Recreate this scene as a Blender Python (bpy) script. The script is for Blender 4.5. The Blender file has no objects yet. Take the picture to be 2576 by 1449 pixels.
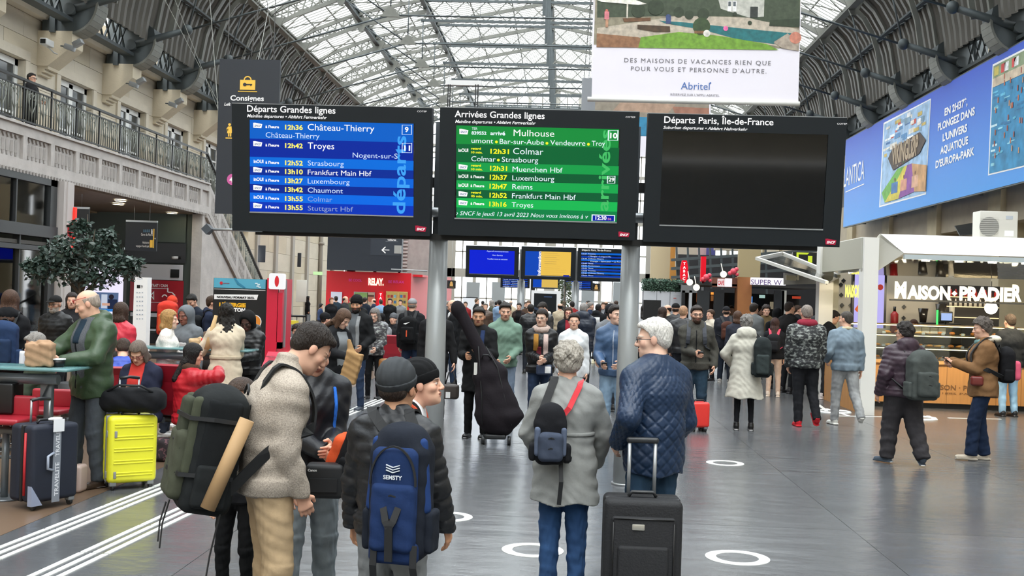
import bpy, math, random
import numpy as np
from mathutils import Vector, Matrix
random.seed(7)
SC = bpy.context.scene
COL = SC.collection
# ------------------------------------------------------------------ camera, sky, exposure
FPX, H = 2750.0, 1.83
YAW, PITCH, ROLL = math.radians(2.763), math.radians(0.444), math.radians(1.80)
F0 = Vector((-math.sin(YAW)*math.cos(PITCH), math.cos(YAW)*math.cos(PITCH), math.sin(PITCH)))
R0 = Vector((math.cos(YAW), math.sin(YAW), 0))
U0 = R0.cross(F0)
CR = math.cos(ROLL)*R0 + math.sin(ROLL)*U0
CU = -math.sin(ROLL)*R0 + math.cos(ROLL)*U0
CAM = Vector((0, 0, H))
cam = bpy.data.cameras.new('camera'); cam.sensor_fit = 'HORIZONTAL'; cam.sensor_width = 36
cam.lens = 36*FPX/2576; cam.clip_end = 400; cam.clip_start = 0.05
camo = bpy.data.objects.new('camera', cam); COL.objects.link(camo)
_m = Matrix.Identity(4)
for i in range(3):
    _m[i][0], _m[i][1], _m[i][2], _m[i][3] = CR[i], CU[i], -F0[i], CAM[i]
camo.matrix_world = _m
SC.camera = camo
SC.view_settings.view_transform = 'Standard'; SC.view_settings.look = 'None'
SC.view_settings.gamma = 1; SC.view_settings.use_curve_mapping = False
SC.view_settings.exposure = 0.6
W = bpy.data.worlds.new('overcast'); SC.world = W; W.use_nodes = True
_nt = W.node_tree; _bg = _nt.nodes['Background']
_bg.inputs[0].default_value = (0.93, 0.97, 1.0, 1); _bg.inputs[1].default_value = 3.4
_s = bpy.data.lights.new('veiled_sun', 'SUN'); _s.energy = 2.2; _s.angle = math.radians(40); _s.color = (1, .97, .92)
_so = bpy.data.objects.new('veiled_sun', _s); COL.objects.link(_so); _so.rotation_euler = (math.radians(28), math.radians(8), 0)
SC.cycles.max_bounces = 7; SC.cycles.diffuse_bounces = 4; SC.cycles.glossy_bounces = 3
SC.cycles.transmission_bounces = 4; SC.cycles.transparent_max_bounces = 12
SC.cycles.caustics_reflective = False; SC.cycles.caustics_refractive = False
SC.cycles.sample_clamp_indirect = 6; SC.cycles.use_denoising = True

# ------------------------------------------------------------------ pixel -> place helpers
def ray(px, py):
    return (F0*FPX + CR*(px-1288) + CU*(724.5-py))
def PL(px, py, p0, n):
    d = ray(px, py); n = Vector(n); t = (Vector(p0)-CAM).dot(n)/d.dot(n)
    return CAM + d*t
def AY(px, py, Y): return PL(px, py, (0, Y, 0), (0, 1, 0))
def AX(px, py, X): return PL(px, py, (X, 0, 0), (1, 0, 0))
def AZ(px, py, Z=0.0): return PL(px, py, (0, 0, Z), (0, 0, 1))
def hz(px): return 746+.0314*(px-1288)
def FL(px, feet):            # spot on the floor seen at a pixel
    p = AZ(px, feet); return p
def FD(px, Y):               # spot on the floor in a column of pixels at a distance
    p = AY(px, hz(px)+5033/Y, Y); p.z = 0; return p

# ------------------------------------------------------------------ materials
def lin(c):
    if isinstance(c, str):
        c = c.lstrip('#'); c = [int(c[i:i+2], 16)/255 for i in (0, 2, 4)]
    return tuple((x/12.92 if x <= .04045 else ((x+.055)/1.055)**2.4) for x in c[:3])
MATS = {}
def mat(name, color='#808080', rough=.6, metal=0., spec=.5, emit=0., noise=0., nscale=8., bump=0., bscale=40., attr=None, objcol=False,
        alpha=1., stretch=(1, 1, 1), color2=None, sheen=0., coat=0., trans=0., ncon=None, bd=.02):
    if name in MATS: return MATS[name]
    m = bpy.data.materials.new(name); m.use_nodes = True; MATS[name] = m
    nt = m.node_tree; N = nt.nodes; L = nt.links; b = N['Principled BSDF']
    c = (*lin(color), 1); m.diffuse_color = c
    b.inputs['Base Color'].default_value = c; b.inputs['Roughness'].default_value = rough
    b.inputs['Metallic'].default_value = metal; b.inputs['Specular IOR Level'].default_value = spec
    b.inputs['Alpha'].default_value = alpha; b.inputs['Coat Weight'].default_value = coat
    b.inputs['Transmission Weight'].default_value = trans
    if sheen: b.inputs['Sheen Weight'].default_value = sheen
    src = None
    if attr:
        a = N.new('ShaderNodeAttribute'); a.attribute_name = attr; src = a.outputs['Color']
    if objcol:
        a = N.new('ShaderNodeObjectInfo'); src = a.outputs['Color']
    if noise or color2 or bump:
        tc = N.new('ShaderNodeTexCoord'); mp = N.new('ShaderNodeMapping'); mp.inputs['Scale'].default_value = stretch
        L.new(tc.outputs['Object'], mp.inputs['Vector'])
    if noise or color2:
        n = N.new('ShaderNodeTexNoise'); n.inputs['Scale'].default_value = nscale; n.inputs['Detail'].default_value = 5
        L.new(mp.outputs['Vector'], n.inputs['Vector'])
        fac = n.outputs['Fac']
        if ncon:
            r = N.new('ShaderNodeMapRange'); r.inputs[1].default_value, r.inputs[2].default_value = ncon
            L.new(fac, r.inputs[0]); fac = r.outputs[0]
        mx = N.new('ShaderNodeMix'); mx.data_type = 'RGBA'
        if color2:
            L.new(fac, mx.inputs[0])
            if src: L.new(src, mx.inputs[6])
            else: mx.inputs[6].default_value = c
            mx.inputs[7].default_value = (*lin(color2), 1)
        else:
            r = N.new('ShaderNodeMapRange'); r.inputs[1].default_value = .25; r.inputs[2].default_value = .75
            r.inputs[3].default_value = 1-noise; r.inputs[4].default_value = 1+noise
            L.new(fac, r.inputs[0]); mx.blend_type = 'MULTIPLY'; mx.inputs[0].default_value = 1
            if src: L.new(src, mx.inputs[6])
            else: mx.inputs[6].default_value = c
            L.new(r.outputs[0], mx.inputs[7])
        src = mx.outputs[2]
    if src: L.new(src, b.inputs['Base Color'])
    if emit:
        if src: L.new(src, b.inputs['Emission Color'])
        else: b.inputs['Emission Color'].default_value = c
        b.inputs['Emission Strength'].default_value = emit
    if bump:
        n = N.new('ShaderNodeTexNoise'); n.inputs['Scale'].default_value = bscale; n.inputs['Detail'].default_value = 4
        L.new(mp.outputs['Vector'], n.inputs['Vector'])
        bp = N.new('ShaderNodeBump'); bp.inputs['Strength'].default_value = bump; bp.inputs['Distance'].default_value = bd
        L.new(n.outputs['Fac'], bp.inputs['Height']); L.new(bp.outputs['Normal'], b.inputs['Normal'])
    return m
def P_(color, rough=.6, **k):      # plain painted material per colour
    key = 'paint_%s_%g' % (color.lstrip('#'), rough) + ''.join('%s%s' % kv for kv in sorted(k.items()))
    return mat(key, color, rough, **k)
def E_(color, s=1.0):              # something that gives light
    key = 'lit_%s_%g' % (color.lstrip('#'), s)
    if key in MATS: return MATS[key]
    m = mat(key, color, .5, emit=s); m.node_tree.nodes['Principled BSDF'].inputs['Base Color'].default_value = (0, 0, 0, 1)
    m.node_tree.nodes['Principled BSDF'].inputs['Specular IOR Level'].default_value = .1
    return m

# ------------------------------------------------------------------ mesh builder
BOXV = [(-1,-1,-1),(1,-1,-1),(1,1,-1),(-1,1,-1),(-1,-1,1),(1,-1,1),(1,1,1),(-1,1,1)]
BOXF = [(0,3,2,1),(4,5,6,7),(0,1,5,4),(1,2,6,5),(2,3,7,6),(3,0,4,7)]
class MB:
    def __init__(s): s.v = []; s.f = []; s.mi = []; s.m = 0; s.sm = []; s.smooth = False
    def add(s, vs, fs):
        o = len(s.v); s.v.extend([tuple(v) for v in vs])
        for f in fs: s.f.append(tuple(i+o for i in f)); s.mi.append(s.m); s.sm.append(s.smooth)
        return s
    def box(s, x0, x1, y0, y1, z0, z1):
        cx, cy, cz, hx, hy, hz_ = (x0+x1)/2, (y0+y1)/2, (z0+z1)/2, abs(x1-x0)/2, abs(y1-y0)/2, abs(z1-z0)/2
        return s.add([(cx+a*hx, cy+b*hy, cz+c*hz_) for a, b, c in BOXV], BOXF)
    def obox(s, c, ax, ay, az):           # centre + half axes
        c, ax, ay, az = map(Vector, (c, ax, ay, az))
        return s.add([c+ax*a+ay*b+az*d for a, b, d in BOXV], BOXF)
    def bar(s, p, q, w, h=None, up=(0, 0, 1)):  # square bar between points
        p, q = Vector(p), Vector(q); d = q-p; L = d.length
        if L < 1e-6: return s
        d /= L; up = Vector(up)
        if abs(d.dot(up)) > .98: up = Vector((1, 0, 0)) if abs(d.x) < .9 else Vector((0, 1, 0))
        a = d.cross(up).normalized(); b = a.cross(d)
        return s.obox((p+q)/2, a*w/2, d*L/2, b*(h or w)/2)
    def tube(s, pts, r, n=8, caps=True, closed=False):
        pts = [Vector(p) for p in pts]; k = len(pts); rr = r if hasattr(r, '__len__') else [r]*k
        ref = None; vs = []; fs = []
        for i, p in enumerate(pts):
            if closed: t = pts[(i+1) % k]-pts[i-1]
            else: t = (pts[min(i+1, k-1)]-pts[max(i-1, 0)])
            t = t.normalized() if t.length > 1e-9 else Vector((0, 0, 1))
            if ref is None: ref = Vector((0, 0, 1)) if abs(t.z) < .9 else Vector((1, 0, 0))
            a = t.cross(ref)
            if a.length < 1e-5: a = t.cross(Vector((0, 1, 0)))
            a.normalize(); b = a.cross(t); ref = b
            for j in range(n):
                th = 2*math.pi*j/n; vs.append(p+(a*math.cos(th)+b*math.sin(th))*rr[i])
        m = k if closed else k-1
        for i in range(m):
            for j in range(n):
                a0 = i*n+j; a1 = i*n+(j+1) % n; b0 = ((i+1) % k)*n+j; b1 = ((i+1) % k)*n+(j+1) % n
                fs.append((a0, a1, b1, b0))
        sm = s.smooth; s.smooth = n > 4; s.add(vs, fs)
        s.smooth = False
        if caps and not closed:
            o = len(s.v)-len(vs)
            s.f.append(tuple(o+j for j in range(n))[::-1]); s.mi.append(s.m); s.sm.append(False)
            s.f.append(tuple(o+(k-1)*n+j for j in range(n))); s.mi.append(s.m); s.sm.append(False)
        s.smooth = sm
        return s
    def cyl(s, p, q, r, r2=None, n=16): return s.tube([p, q], [r, r if r2 is None else r2], n)
    def prism(s, poly, d):                # polygon of 3-D points extruded by vector d
        poly = [Vector(p) for p in poly]; d = Vector(d); n = len(poly)
        vs = poly+[p+d for p in poly]
        fs = [tuple(range(n))[::-1], tuple(range(n, 2*n))]+[(i, (i+1) % n, n+(i+1) % n, n+i) for i in range(n)]
        return s.add(vs, fs)
    def poly(s, pts): return s.add(pts, [tuple(range(len(pts)))])
    def ball(s, c, r, n=12, m=8, R=None):
        rx, ry, rz = r if hasattr(r, '__len__') else (r, r, r); vs = []; fs = []
        for i in range(m+1):
            ph = math.pi*i/m
            for j in range(n):
                th = 2*math.pi*j/n
                v = Vector((rx*math.sin(ph)*math.cos(th), ry*math.sin(ph)*math.sin(th), rz*math.cos(ph)))
                if R: v = R @ v
                vs.append(Vector(c)+v)
        for i in range(m):
            for j in range(n):
                a, b, c2, d = i*n+j, i*n+(j+1) % n, (i+1)*n+(j+1) % n, (i+1)*n+j
                fs.append((d, c2, b) if i == 0 else ((a, d, b) if i == m-1 else (a, d, c2, b)))
        sm = s.smooth; s.smooth = True; s.add(vs, fs); s.smooth = sm
        return s
    def rbox(s, c, h, r, M=None, seg=3, pow_=None):   # rounded box: centre, half sizes, radius
        c = Vector(c); h = Vector(h); n = seg*2+2
        vs = []; fs = []
        def pos(u):   # list of param positions along an axis in [-1,1]
            pass
        faces = []
        ang = [math.pi/4*(2*i/seg-1) for i in range(seg+1)]
        # build via cube-sphere grid: each axis coords = corner arcs
        grid = [-1]+[0]*0+[1]
        K = seg+1
        def face(ax, sg):
            o = len(vs)
            lst = []
            A = [-math.pi/4+math.pi/4*i/seg for i in range(K)]+[math.pi/4*i/seg for i in range(K)]
            for i, a in enumerate(A):
                for j, b in enumerate(A):
                    su = -1 if i < K else 1; sv = -1 if j < K else 1
                    d = Vector((0, 0, 0)); d[ax] = sg; d[(ax+1) % 3] = math.tan(a); d[(ax+2) % 3] = math.tan(b)
                    d.normalize()
                    core = Vector((0, 0, 0)); core[ax] = sg*(h[ax]-r); core[(ax+1) % 3] = su*(h[(ax+1) % 3]-r); core[(ax+2) % 3] = sv*(h[(ax+2) % 3]-r)
                    vs.append(core+d*r)
            n2 = 2*K
            for i in range(n2-1):
                for j in range(n2-1):
                    q = (o+i*n2+j, o+(i+1)*n2+j, o+(i+1)*n2+j+1, o+i*n2+j+1)
                    fs.append(q if sg > 0 else q[::-1])
        for ax in range(3):
            for sg in (-1, 1): face(ax, sg)
        if M is not None: vs2 = [c+(M @ v) for v in vs]
        else: vs2 = [c+v for v in vs]
        sm = s.smooth; s.smooth = True; s.add(vs2, fs); s.smooth = sm
        return s
    def mesh(s, name, mats, off=None):
        me = bpy.data.meshes.new(name)
        V = np.array(s.v, dtype=np.float64).reshape(-1, 3)
        if off is not None: V = V-np.array(off)[None]
        me.from_pydata([], [], []) if not len(V) else me.from_pydata(V.tolist(), [], s.f)
        for m in (mats if isinstance(mats, (list, tuple)) else [mats]): me.materials.append(m)
        if any(s.mi): me.polygons.foreach_set('material_index', s.mi)
        if any(s.sm): me.polygons.foreach_set('use_smooth', s.sm)
        return me
def put(name, me, parent=None, loc=None, rot=None, scale=None, color=None):
    o = bpy.data.objects.new(name, me); COL.objects.link(o)
    if parent is not None: o.parent = parent
    if loc is not None: o.location = loc
    if rot is not None: o.rotation_euler = rot
    if scale is not None: o.scale = scale
    if color is not None: o.color = (*lin(color), 1)
    return o
def wloc(o):
    v = Vector((0, 0, 0))
    while o is not None: v += Vector(o.location); o = o.parent
    return v
def part(name, mb, mats, parent=None, label=None, stuff=False):   # world-space geometry
    off = wloc(parent) if parent is not None else Vector((0, 0, 0))
    o = put(name, mb.mesh(name, mats, off), parent)
    if label: o['label'] = label
    if stuff: o['kind'] = 'stuff'
    return o
def tag(o, label, cat, group=None):
    o['label'] = label; o['category'] = cat
    if group: o['group'] = group
    return o
def thing(name, label, cat, loc=(0, 0, 0), rz=0, group=None):
    o = bpy.data.objects.new(name, None); COL.objects.link(o); o.location = loc; o.rotation_euler = (0, 0, rz)
    o.empty_display_size = .1
    return tag(o, label, cat, group)
def solo(name, mb, mats, label, cat, group=None, base=None):      # a thing that is one mesh
    V = np.array(s_ if (s_ := mb.v) else [(0, 0, 0)]); c = (V.min(0)+V.max(0))/2; c[2] = V[:, 2].min()
    o = put(name, mb.mesh(name, mats, c), loc=tuple(c)); return tag(o, label, cat, group)
def struct(name, mb=None, mats=None, parent=None, loc=(0, 0, 0)):
    if mb is None:
        o = bpy.data.objects.new(name, None); COL.objects.link(o); o.location = loc
    else: o = put(name, mb.mesh(name, mats))
    o['kind'] = 'structure'; return o
UNIT = MB().box(-.5, .5, -.5, .5, -.5, .5)

# ------------------------------------------------------------------ lettering
TCACHE = {}
def glyphs(txt, bold=0., shear=0., spacing=1., res=3, align='LEFT'):
    key = (txt, bold, shear, spacing, res)
    if key in TCACHE: return TCACHE[key]
    c = bpy.data.curves.new('lettering', 'FONT'); c.body = txt; c.size = 1; c.offset = bold; c.shear = shear
    c.space_character = spacing; c.resolution_u = res; c.fill_mode = 'FRONT'
    o = bpy.data.objects.new('lettering', c); COL.objects.link(o)
    dg = bpy.context.evaluated_depsgraph_get(); me = bpy.data.meshes.new_from_object(o.evaluated_get(dg))
    n = len(me.vertices); V = np.zeros(n*3); me.vertices.foreach_get('co', V); V = V.reshape(-1, 3)
    Fc = [tuple(p.vertices) for p in me.polygons]
    bpy.data.objects.remove(o); bpy.data.meshes.remove(me); bpy.data.curves.remove(c)
    TCACHE[key] = (V, Fc); return TCACHE[key]
def text(mb, txt, O, X, Y, h=None, w=None, bold=0., shear=0., spacing=1., align='l', cap=None):
    """letters with baseline start O, unit directions X, Y; h = height of a capital, w = whole width"""
    V, Fc = glyphs(txt, bold, shear, spacing)
    if not len(V): return mb
    sy = h/.682 if h else w/np.ptp(V[:, 0]); sx = w/np.ptp(V[:, 0]) if w else sy
    x = V[:, 0]*sx
    if w: x = (V[:, 0]-V[:, 0].min())*sx
    if align == 'c': x = x-(x.max()+x.min())/2
    if align == 'r': x = x-x.max()
    O, X, Y = np.array(O), np.array(X), np.array(Y)
    P = O[None]+x[:, None]*X[None]+(V[:, 1]*sy)[:, None]*Y[None]
    return mb.add(P.tolist(), Fc)
class Plane:
    """a flat face in the hall: origin, unit right, unit up; px() finds the spot a pixel shows"""
    def __init__(s, o, r, u): s.o, s.r, s.u = Vector(o), Vector(r).normalized(), Vector(u).normalized(); s.n = s.r.cross(s.u)  # towards the viewer
    def px(s, x, y, lift=0.): return PL(x, y, s.o+s.n*lift, s.n)
    def quad(s, mb, x0, y0, x1, y1, lift=0.):
        a = s.px(x0, y0, lift)-s.o; b = s.px(x1, y1, lift)-s.o
        ax, ay, bx, by = a.dot(s.r), a.dot(s.u), b.dot(s.r), b.dot(s.u)
        q = lambda i, j: s.o+s.r*i+s.u*j+s.n*lift
        return mb.add([q(ax, by), q(bx, by), q(bx, ay), q(ax, ay)], [(0, 1, 2, 3)])
    def rel(s, x, y, lift=0.): return s.o+s.r*x+s.u*y+s.n*lift
    def rq(s, mb, x0, y0, x1, y1, lift=0.):
        return mb.add([s.rel(x0, y0, lift), s.rel(x1, y0, lift), s.rel(x1, y1, lift), s.rel(x0, y1, lift)], [(0, 1, 2, 3)])
    def rb(s, mb, x0, y0, x1, y1, l0=0., l1=.01):
        c = s.rel((x0+x1)/2, (y0+y1)/2, (l0+l1)/2)
        return mb.obox(c, s.r*abs(x1-x0)/2, s.u*abs(y1-y0)/2, s.n*abs(l1-l0)/2)
    def txt(s, mb, t, x, y, hpx, wpx=None, lift=.003, up=None, **k):   # (x, y) pixel of baseline start, sizes in pixels there
        p = s.px(x, y, lift); sc = (p-CAM).dot(F0)/FPX
        X, Y = s.r, s.u
        if up: X, Y = s.u, -s.r
        return text(mb, t, p, X, Y, hpx*sc, wpx*sc if wpx else None, **k)
    def rt(s, mb, t, x, y, h, w=None, lift=.003, **k): return text(mb, t, s.rel(x, y, lift), s.r, s.u, h, w, **k)
# ================================================================== THE HALL
XC, ZS = -1.0, 8.63          # centre line of the roof, springing height
HW, WX = 12.1, 13.4
PT = [(0, 13.6), (5.3, 12.5), (8.1, 11.85), (10.0, 11.1), (10.8, 10.65), (11.3, 10.15), (11.65, 9.55), (11.9, 8.8), (12.05, 8.0), (12.1, 7.5)]
def pz(u):
    return H+float(np.interp(abs(u), [p[0] for p in PT], [p[1] for p in PT]))
prof = pz
def PR(u, Y, off=0.):        # point on the roof, off = inward offset
    if off == 0: return Vector((XC+u, Y, pz(u)))
    e = .02; a = Vector((1, 0, (pz(min(u+e, HW))-pz(max(u-e, -HW)))/(min(u+e, HW)-max(u-e, -HW)))).normalized()
    n = Vector((a.z, 0, -a.x)); n = n if n.z < 0 else -n
    return Vector((XC+u, Y, pz(u)))+n*off
YB0, BAY = -16.55, 4.15
YB1 = YB0+BAY*21
# ---- materials
m_floor = mat('dark_resin_floor', '#55575a', .24, spec=.65, noise=.22, nscale=1.2, bump=.75, bscale=3.0, stretch=(1, 2.2, 1))
m_brown = mat('brown_stone_floor', '#6b5848', .3, noise=.25, nscale=1.6, bump=.15, bscale=5)
m_joint = P_('#1f2023', .5)
m_white = mat('white_floor_paint', '#e9ebe8', .35, noise=.08, nscale=30)
m_stone = mat('pale_ashlar', '#cbc2b0', .85, noise=.1, nscale=1.6, bump=.25, bscale=20)
m_stone2 = mat('pale_ashlar_warm', '#c5baa3', .85, noise=.1, nscale=1.3, bump=.25, bscale=20)
m_conc = mat('grey_concrete', '#b3aeaa', .8, noise=.13, nscale=3, bump=.3, bscale=14)
m_conc2 = mat('grey_concrete_dark', '#a09b97', .8, noise=.15, nscale=3)
m_iron = mat('dark_grey_iron', '#4b5254', .5, metal=.2, noise=.15, nscale=3)
m_ironl = mat('grey_painted_iron', '#74756e', .55, noise=.15, nscale=3)
m_corr = mat('brown_corrugated_sheet', '#5c5953', .42, metal=.3, noise=.3, nscale=1.2, stretch=(1, 1, .3))
m_glass = None
def glassmat():
    m = bpy.data.materials.new('frosted_roof_glass'); m.use_nodes = True; nt = m.node_tree; N = nt.nodes; L = nt.links
    N.remove(N['Principled BSDF']); t = N.new('ShaderNodeBsdfTransparent'); t.inputs[0].default_value = (.93, .95, .95, 1)
    d = N.new('ShaderNodeBsdfTranslucent'); d.inputs[0].default_value = (.8, .82, .82, 1)
    mx = N.new('ShaderNodeMixShader'); mx.inputs[0].default_value = .25
    L.new(t.outputs[0], mx.inputs[1]); L.new(d.outputs[0], mx.inputs[2]); L.new(mx.outputs[0], N['Material Output'].inputs[0])
    return m
m_glass = glassmat()
def clearmat(name, tint=(.9, .95, .95), refl=.12):
    m = bpy.data.materials.new(name); m.use_nodes = True; nt = m.node_tree; N = nt.nodes; L = nt.links
    N.remove(N['Principled BSDF']); t = N.new('ShaderNodeBsdfTransparent'); t.inputs[0].default_value = (*tint, 1)
    d = N.new('ShaderNodeBsdfGlossy'); d.inputs['Roughness'].default_value = .03
    mx = N.new('ShaderNodeMixShader'); fr = N.new('ShaderNodeFresnel'); fr.inputs[0].default_value = 1.5
    ad = N.new('ShaderNodeMath'); ad.operation = 'ADD'; ad.inputs[1].default_value = refl*.4; L.new(fr.outputs[0], ad.inputs[0])
    L.new(ad.outputs[0], mx.inputs[0]); L.new(t.outputs[0], mx.inputs[1]); L.new(d.outputs[0], mx.inputs[2])
    L.new(mx.outputs[0], N['Material Output'].inputs[0]); return m
m_clear = clearmat('clear_glass')
m_shop = clearmat('dark_shop_glass', (.55, .58, .6), .2)
m_white_paint = P_('#dfdfdc', .5)
m_dark = P_('#1d2024', .5)
m_alu = P_('#a9adb0', .35, metal=.6)
# ---- floor
fl = struct('floor', MB().box(-19, 15, YB0, 76, -.3, -.012), m_joint)
SLX = [-2.42+2.42*i for i in range(0, 5)]
SLY = [1.2, 3.9, 6.6, 9.1, 11.9, 12.9, 13.9, 17.0, 20.0, 23.0, 26.0, 29.0]
bx_l = AZ(0, 1348).x      # edge of the brown stone paving
def slab(x0, x1, y0, y1, m, g=.006):
    key = 'floor_slab'+m.name
    if key not in MATS_ME: MATS_ME[key] = UNIT.mesh('floor_slab', m)
    o = put('floor_slab', MATS_ME[key], fl, ((x0+x1)/2, (y0+y1)/2, -.006), scale=(x1-x0-g, y1-y0-g, .012)); return o
MATS_ME = {}
for j in range(len(SLY)-1):
    for i in range(len(SLX)-1): slab(SLX[i], SLX[i+1], SLY[j], SLY[j+1], m_floor)
    slab(bx_l, SLX[0], SLY[j], SLY[j+1], m_floor)
slab(bx_l, SLX[-1], 29.0, 75, m_floor); slab(bx_l, SLX[-1], YB0, 1.2, m_floor)
slab(SLX[-1], 14.5, YB0, 75, m_floor)
for y0, y1 in [(YB0, 6), (6, 12), (12, 18), (18, 30), (30, 75)]: slab(-18.5, bx_l, y0, y1, m_brown)
# tactile guiding strips: two bands of three raised bars, cut in lengths
pa, pb = AZ(0, 1378), AZ(462, 1196)
pc, pd = AZ(85, 1447), AZ(488, 1262)
xa = (pa.x+pb.x)/2
me_bar = UNIT.mesh('tactile_bar', m_white)
def strip(p, q, label):
    d = (q-p).normalized(); n = Vector((d.y, -d.x, 0)); a = math.atan2(d.y, d.x)
    t = thing('tactile_guide_strip', label, 'floor marking', tuple(p))
    for k in range(3):
        s = -3.0
        while s < 16:
            L = .88; c = n*(k*.085)+d*(s+L/2)
            o = put('bar', me_bar, t, (c.x, c.y, .003), rot=(0, 0, a), scale=(L, .042, .006)); s += .905
strip(pa, pb, 'white tactile strip of three bars nearest the brown paving')
strip(pc, pd, 'white tactile strip of three bars further from the brown paving')
def ring(px, py, r, label):
    c = AZ(px, py); mb = MB(); n = 40; vs = []
    for k in range(n):
        a = 2*math.pi*k/n
        for rr, z in ((r, 0.0), (r, .003), (r*.66, .003), (r*.66, 0.0)): vs.append((c.x+rr*math.cos(a), c.y+rr*math.sin(a), z))
    fs = [(4*k+j, 4*((k+1) % n)+j, 4*((k+1) % n)+(j+1), 4*k+j+1) for k in range(n) for j in range(3)]
    mb.add(vs, fs); solo('floor_ring_sticker', mb, m_white, label, 'floor marking', 'white ring stickers on the floor')
ring(1340, 1384, .225, 'white ring sticker on the floor behind the woman in the grey coat')
ring(1855, 1403, .23, 'white ring sticker on the open floor right of the black suitcase')
ring(1824, 1165, .215, 'white ring sticker on the floor further off, in line with the red suitcase')
ring(1128, 1300, .2, 'white ring sticker on the floor partly behind the blue backpack')
# queue markings in front of the bakery kiosk
qm = MB()
for (x0, y0, x1, y1, w) in [(2075, 1028, 2130, 1046, .06), (2110, 1047, 2290, 1050, .05), (2330, 1046, 2350, 1056, .06), (2387, 1052, 2520, 1055, .05), (2055, 1018, 2075, 1034, .06)]:
    p, q = AZ(x0, y0), AZ(x1, y1); d = (q-p).normalized(); n = Vector((-d.y, d.x, 0))*w
    qm.prism([p, q, q+n, p+n], (0, 0, .004))
for (x, y) in [(2098, 1036), (2312, 1052)]:
    c = AZ(x, y); qm.tube([(c.x+.28*math.cos(a*.524), c.y+.28*math.sin(a*.524), .002) for a in range(12)], .02, 4, closed=True)
solo('queue_line_marking', qm, m_white, 'white painted queue lines and rings on the floor before the bakery counter', 'floor marking')

# ---- roof
ceiling = struct('ceiling')
def band(u0, u1, n): return [u0+(u1-u0)*i/n for i in range(n+1)]
nb = 21
YT = [YB0+BAY*i for i in range(nb+1)]
for side in (-1, 1):
    # corrugated lower zone, ribs run up the curve; three objects per side
    for (ya, yb) in ((YB0, 24.0), (24.0, 58.0), (58.0, YB1)):
        mb = MB(); us = [HW, 12.05, 11.9, 11.65, 11.3, 10.8]; per = .42
        ys = []; k = 0; y = ya
        while y < yb: ys += [(y, 0), (y+.14, 0), (y+.2, .10), (y+.36, .10)]; y += per
        ys.append((yb, 0))
        vs = [PR(side*u, y, .02+h) for (y, h) in ys for u in us]; K = len(us)
        mb.add(vs, [((j*K+i), (j*K+i+1), ((j+1)*K+i+1), ((j+1)*K+i)) for j in range(len(ys)-1) for i in range(K-1)])
        part('corrugated_sheet', mb, m_corr, ceiling)
    mb = MB()    # wall plate box lattice girder along the springing
# glass zone: bands of panes per bay, glazing bars between them
BD = [(-10.8, -8.1), (-8.1, -5.3), (-5.3, 0), (0, 5.3), (5.3, 8.1), (8.1, 10.8)]
PANE = {}
for bi, (u0, u1) in enumerate(BD):
    mb = MB(); n = 3; us = band(u0, u1, n)
    for j in range(2):
        pass
    vs = [PR(u, y, -.01) for y in (0.04, BAY-.04) for u in us]; K = n+1
    mb.add(vs, [(i, i+1, K+i+1, K+i) for i in range(n)]); me_p = mb.mesh('glass_pane', m_glass)
    mb = MB(); nbars = 13
    for k in range(nbars):
        y = BAY*(k+.5)/nbars
        for i in range(n): mb.bar(PR(us[i], y, .03), PR(us[i+1], y, .03), .032, .03)
    for u in us[1:-1]: mb.bar(PR(u, 0, .03), PR(u, BAY, .03), .05, .05)
    # X bracing under the glass
    if abs(u0+u1) > 6:
        for a in range(2):
            ya, yb = BAY*a/2, BAY*(a+1)/2
            for (p, q) in ((us[0], us[-1]), (us[-1], us[0])):
                pts = [PR(p+(q-p)*t/4, ya+(yb-ya)*t/4, .22) for t in range(5)]
                for t in range(4): mb.bar(pts[t], pts[t+1], .04, .05)
    me_b = mb.mesh('glazing_bar', m_ironl)
    for y in YT[:-1]:
        put('glass_pane', me_p, ceiling, (0, y, 0)); o = put('glazing_bars', me_b, ceiling, (0, y, 0)); o['kind'] = 'stuff'
# longitudinal lattice purlins
def girder(name, uo, m, d=.55, w=.09):
    mb = MB(); mb.bar(PR(uo, 0, .05), PR(uo, BAY, .05), w*2.2, .08); mb.bar(PR(uo, 0, d), PR(uo, BAY, d), w*2.0, .07)
    k = 7
    for i in range(k):
        a, b = BAY*i/k, BAY*(i+1)/k
        mb.bar(PR(uo, a, .08), PR(uo, b, d-.03), .045, .05); mb.bar(PR(uo, b, .08), PR(uo, a, d-.03), .045, .05)
    me = mb.mesh(name, m)
    for y in YT[:-1]: put(name, me, ceiling, (0, y, 0))
for s in (-1, 1):
    girder('edge_girder', s*10.8, m_ironl, .7, .13); girder('purlin', s*8.1, m_iron, .5); girder('purlin', s*5.3, m_iron, .5)
    girder('low_purlin', s*11.75, m_iron, .4, .06)
girder('ridge_purlin', .001, m_ironl, .35)
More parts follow.
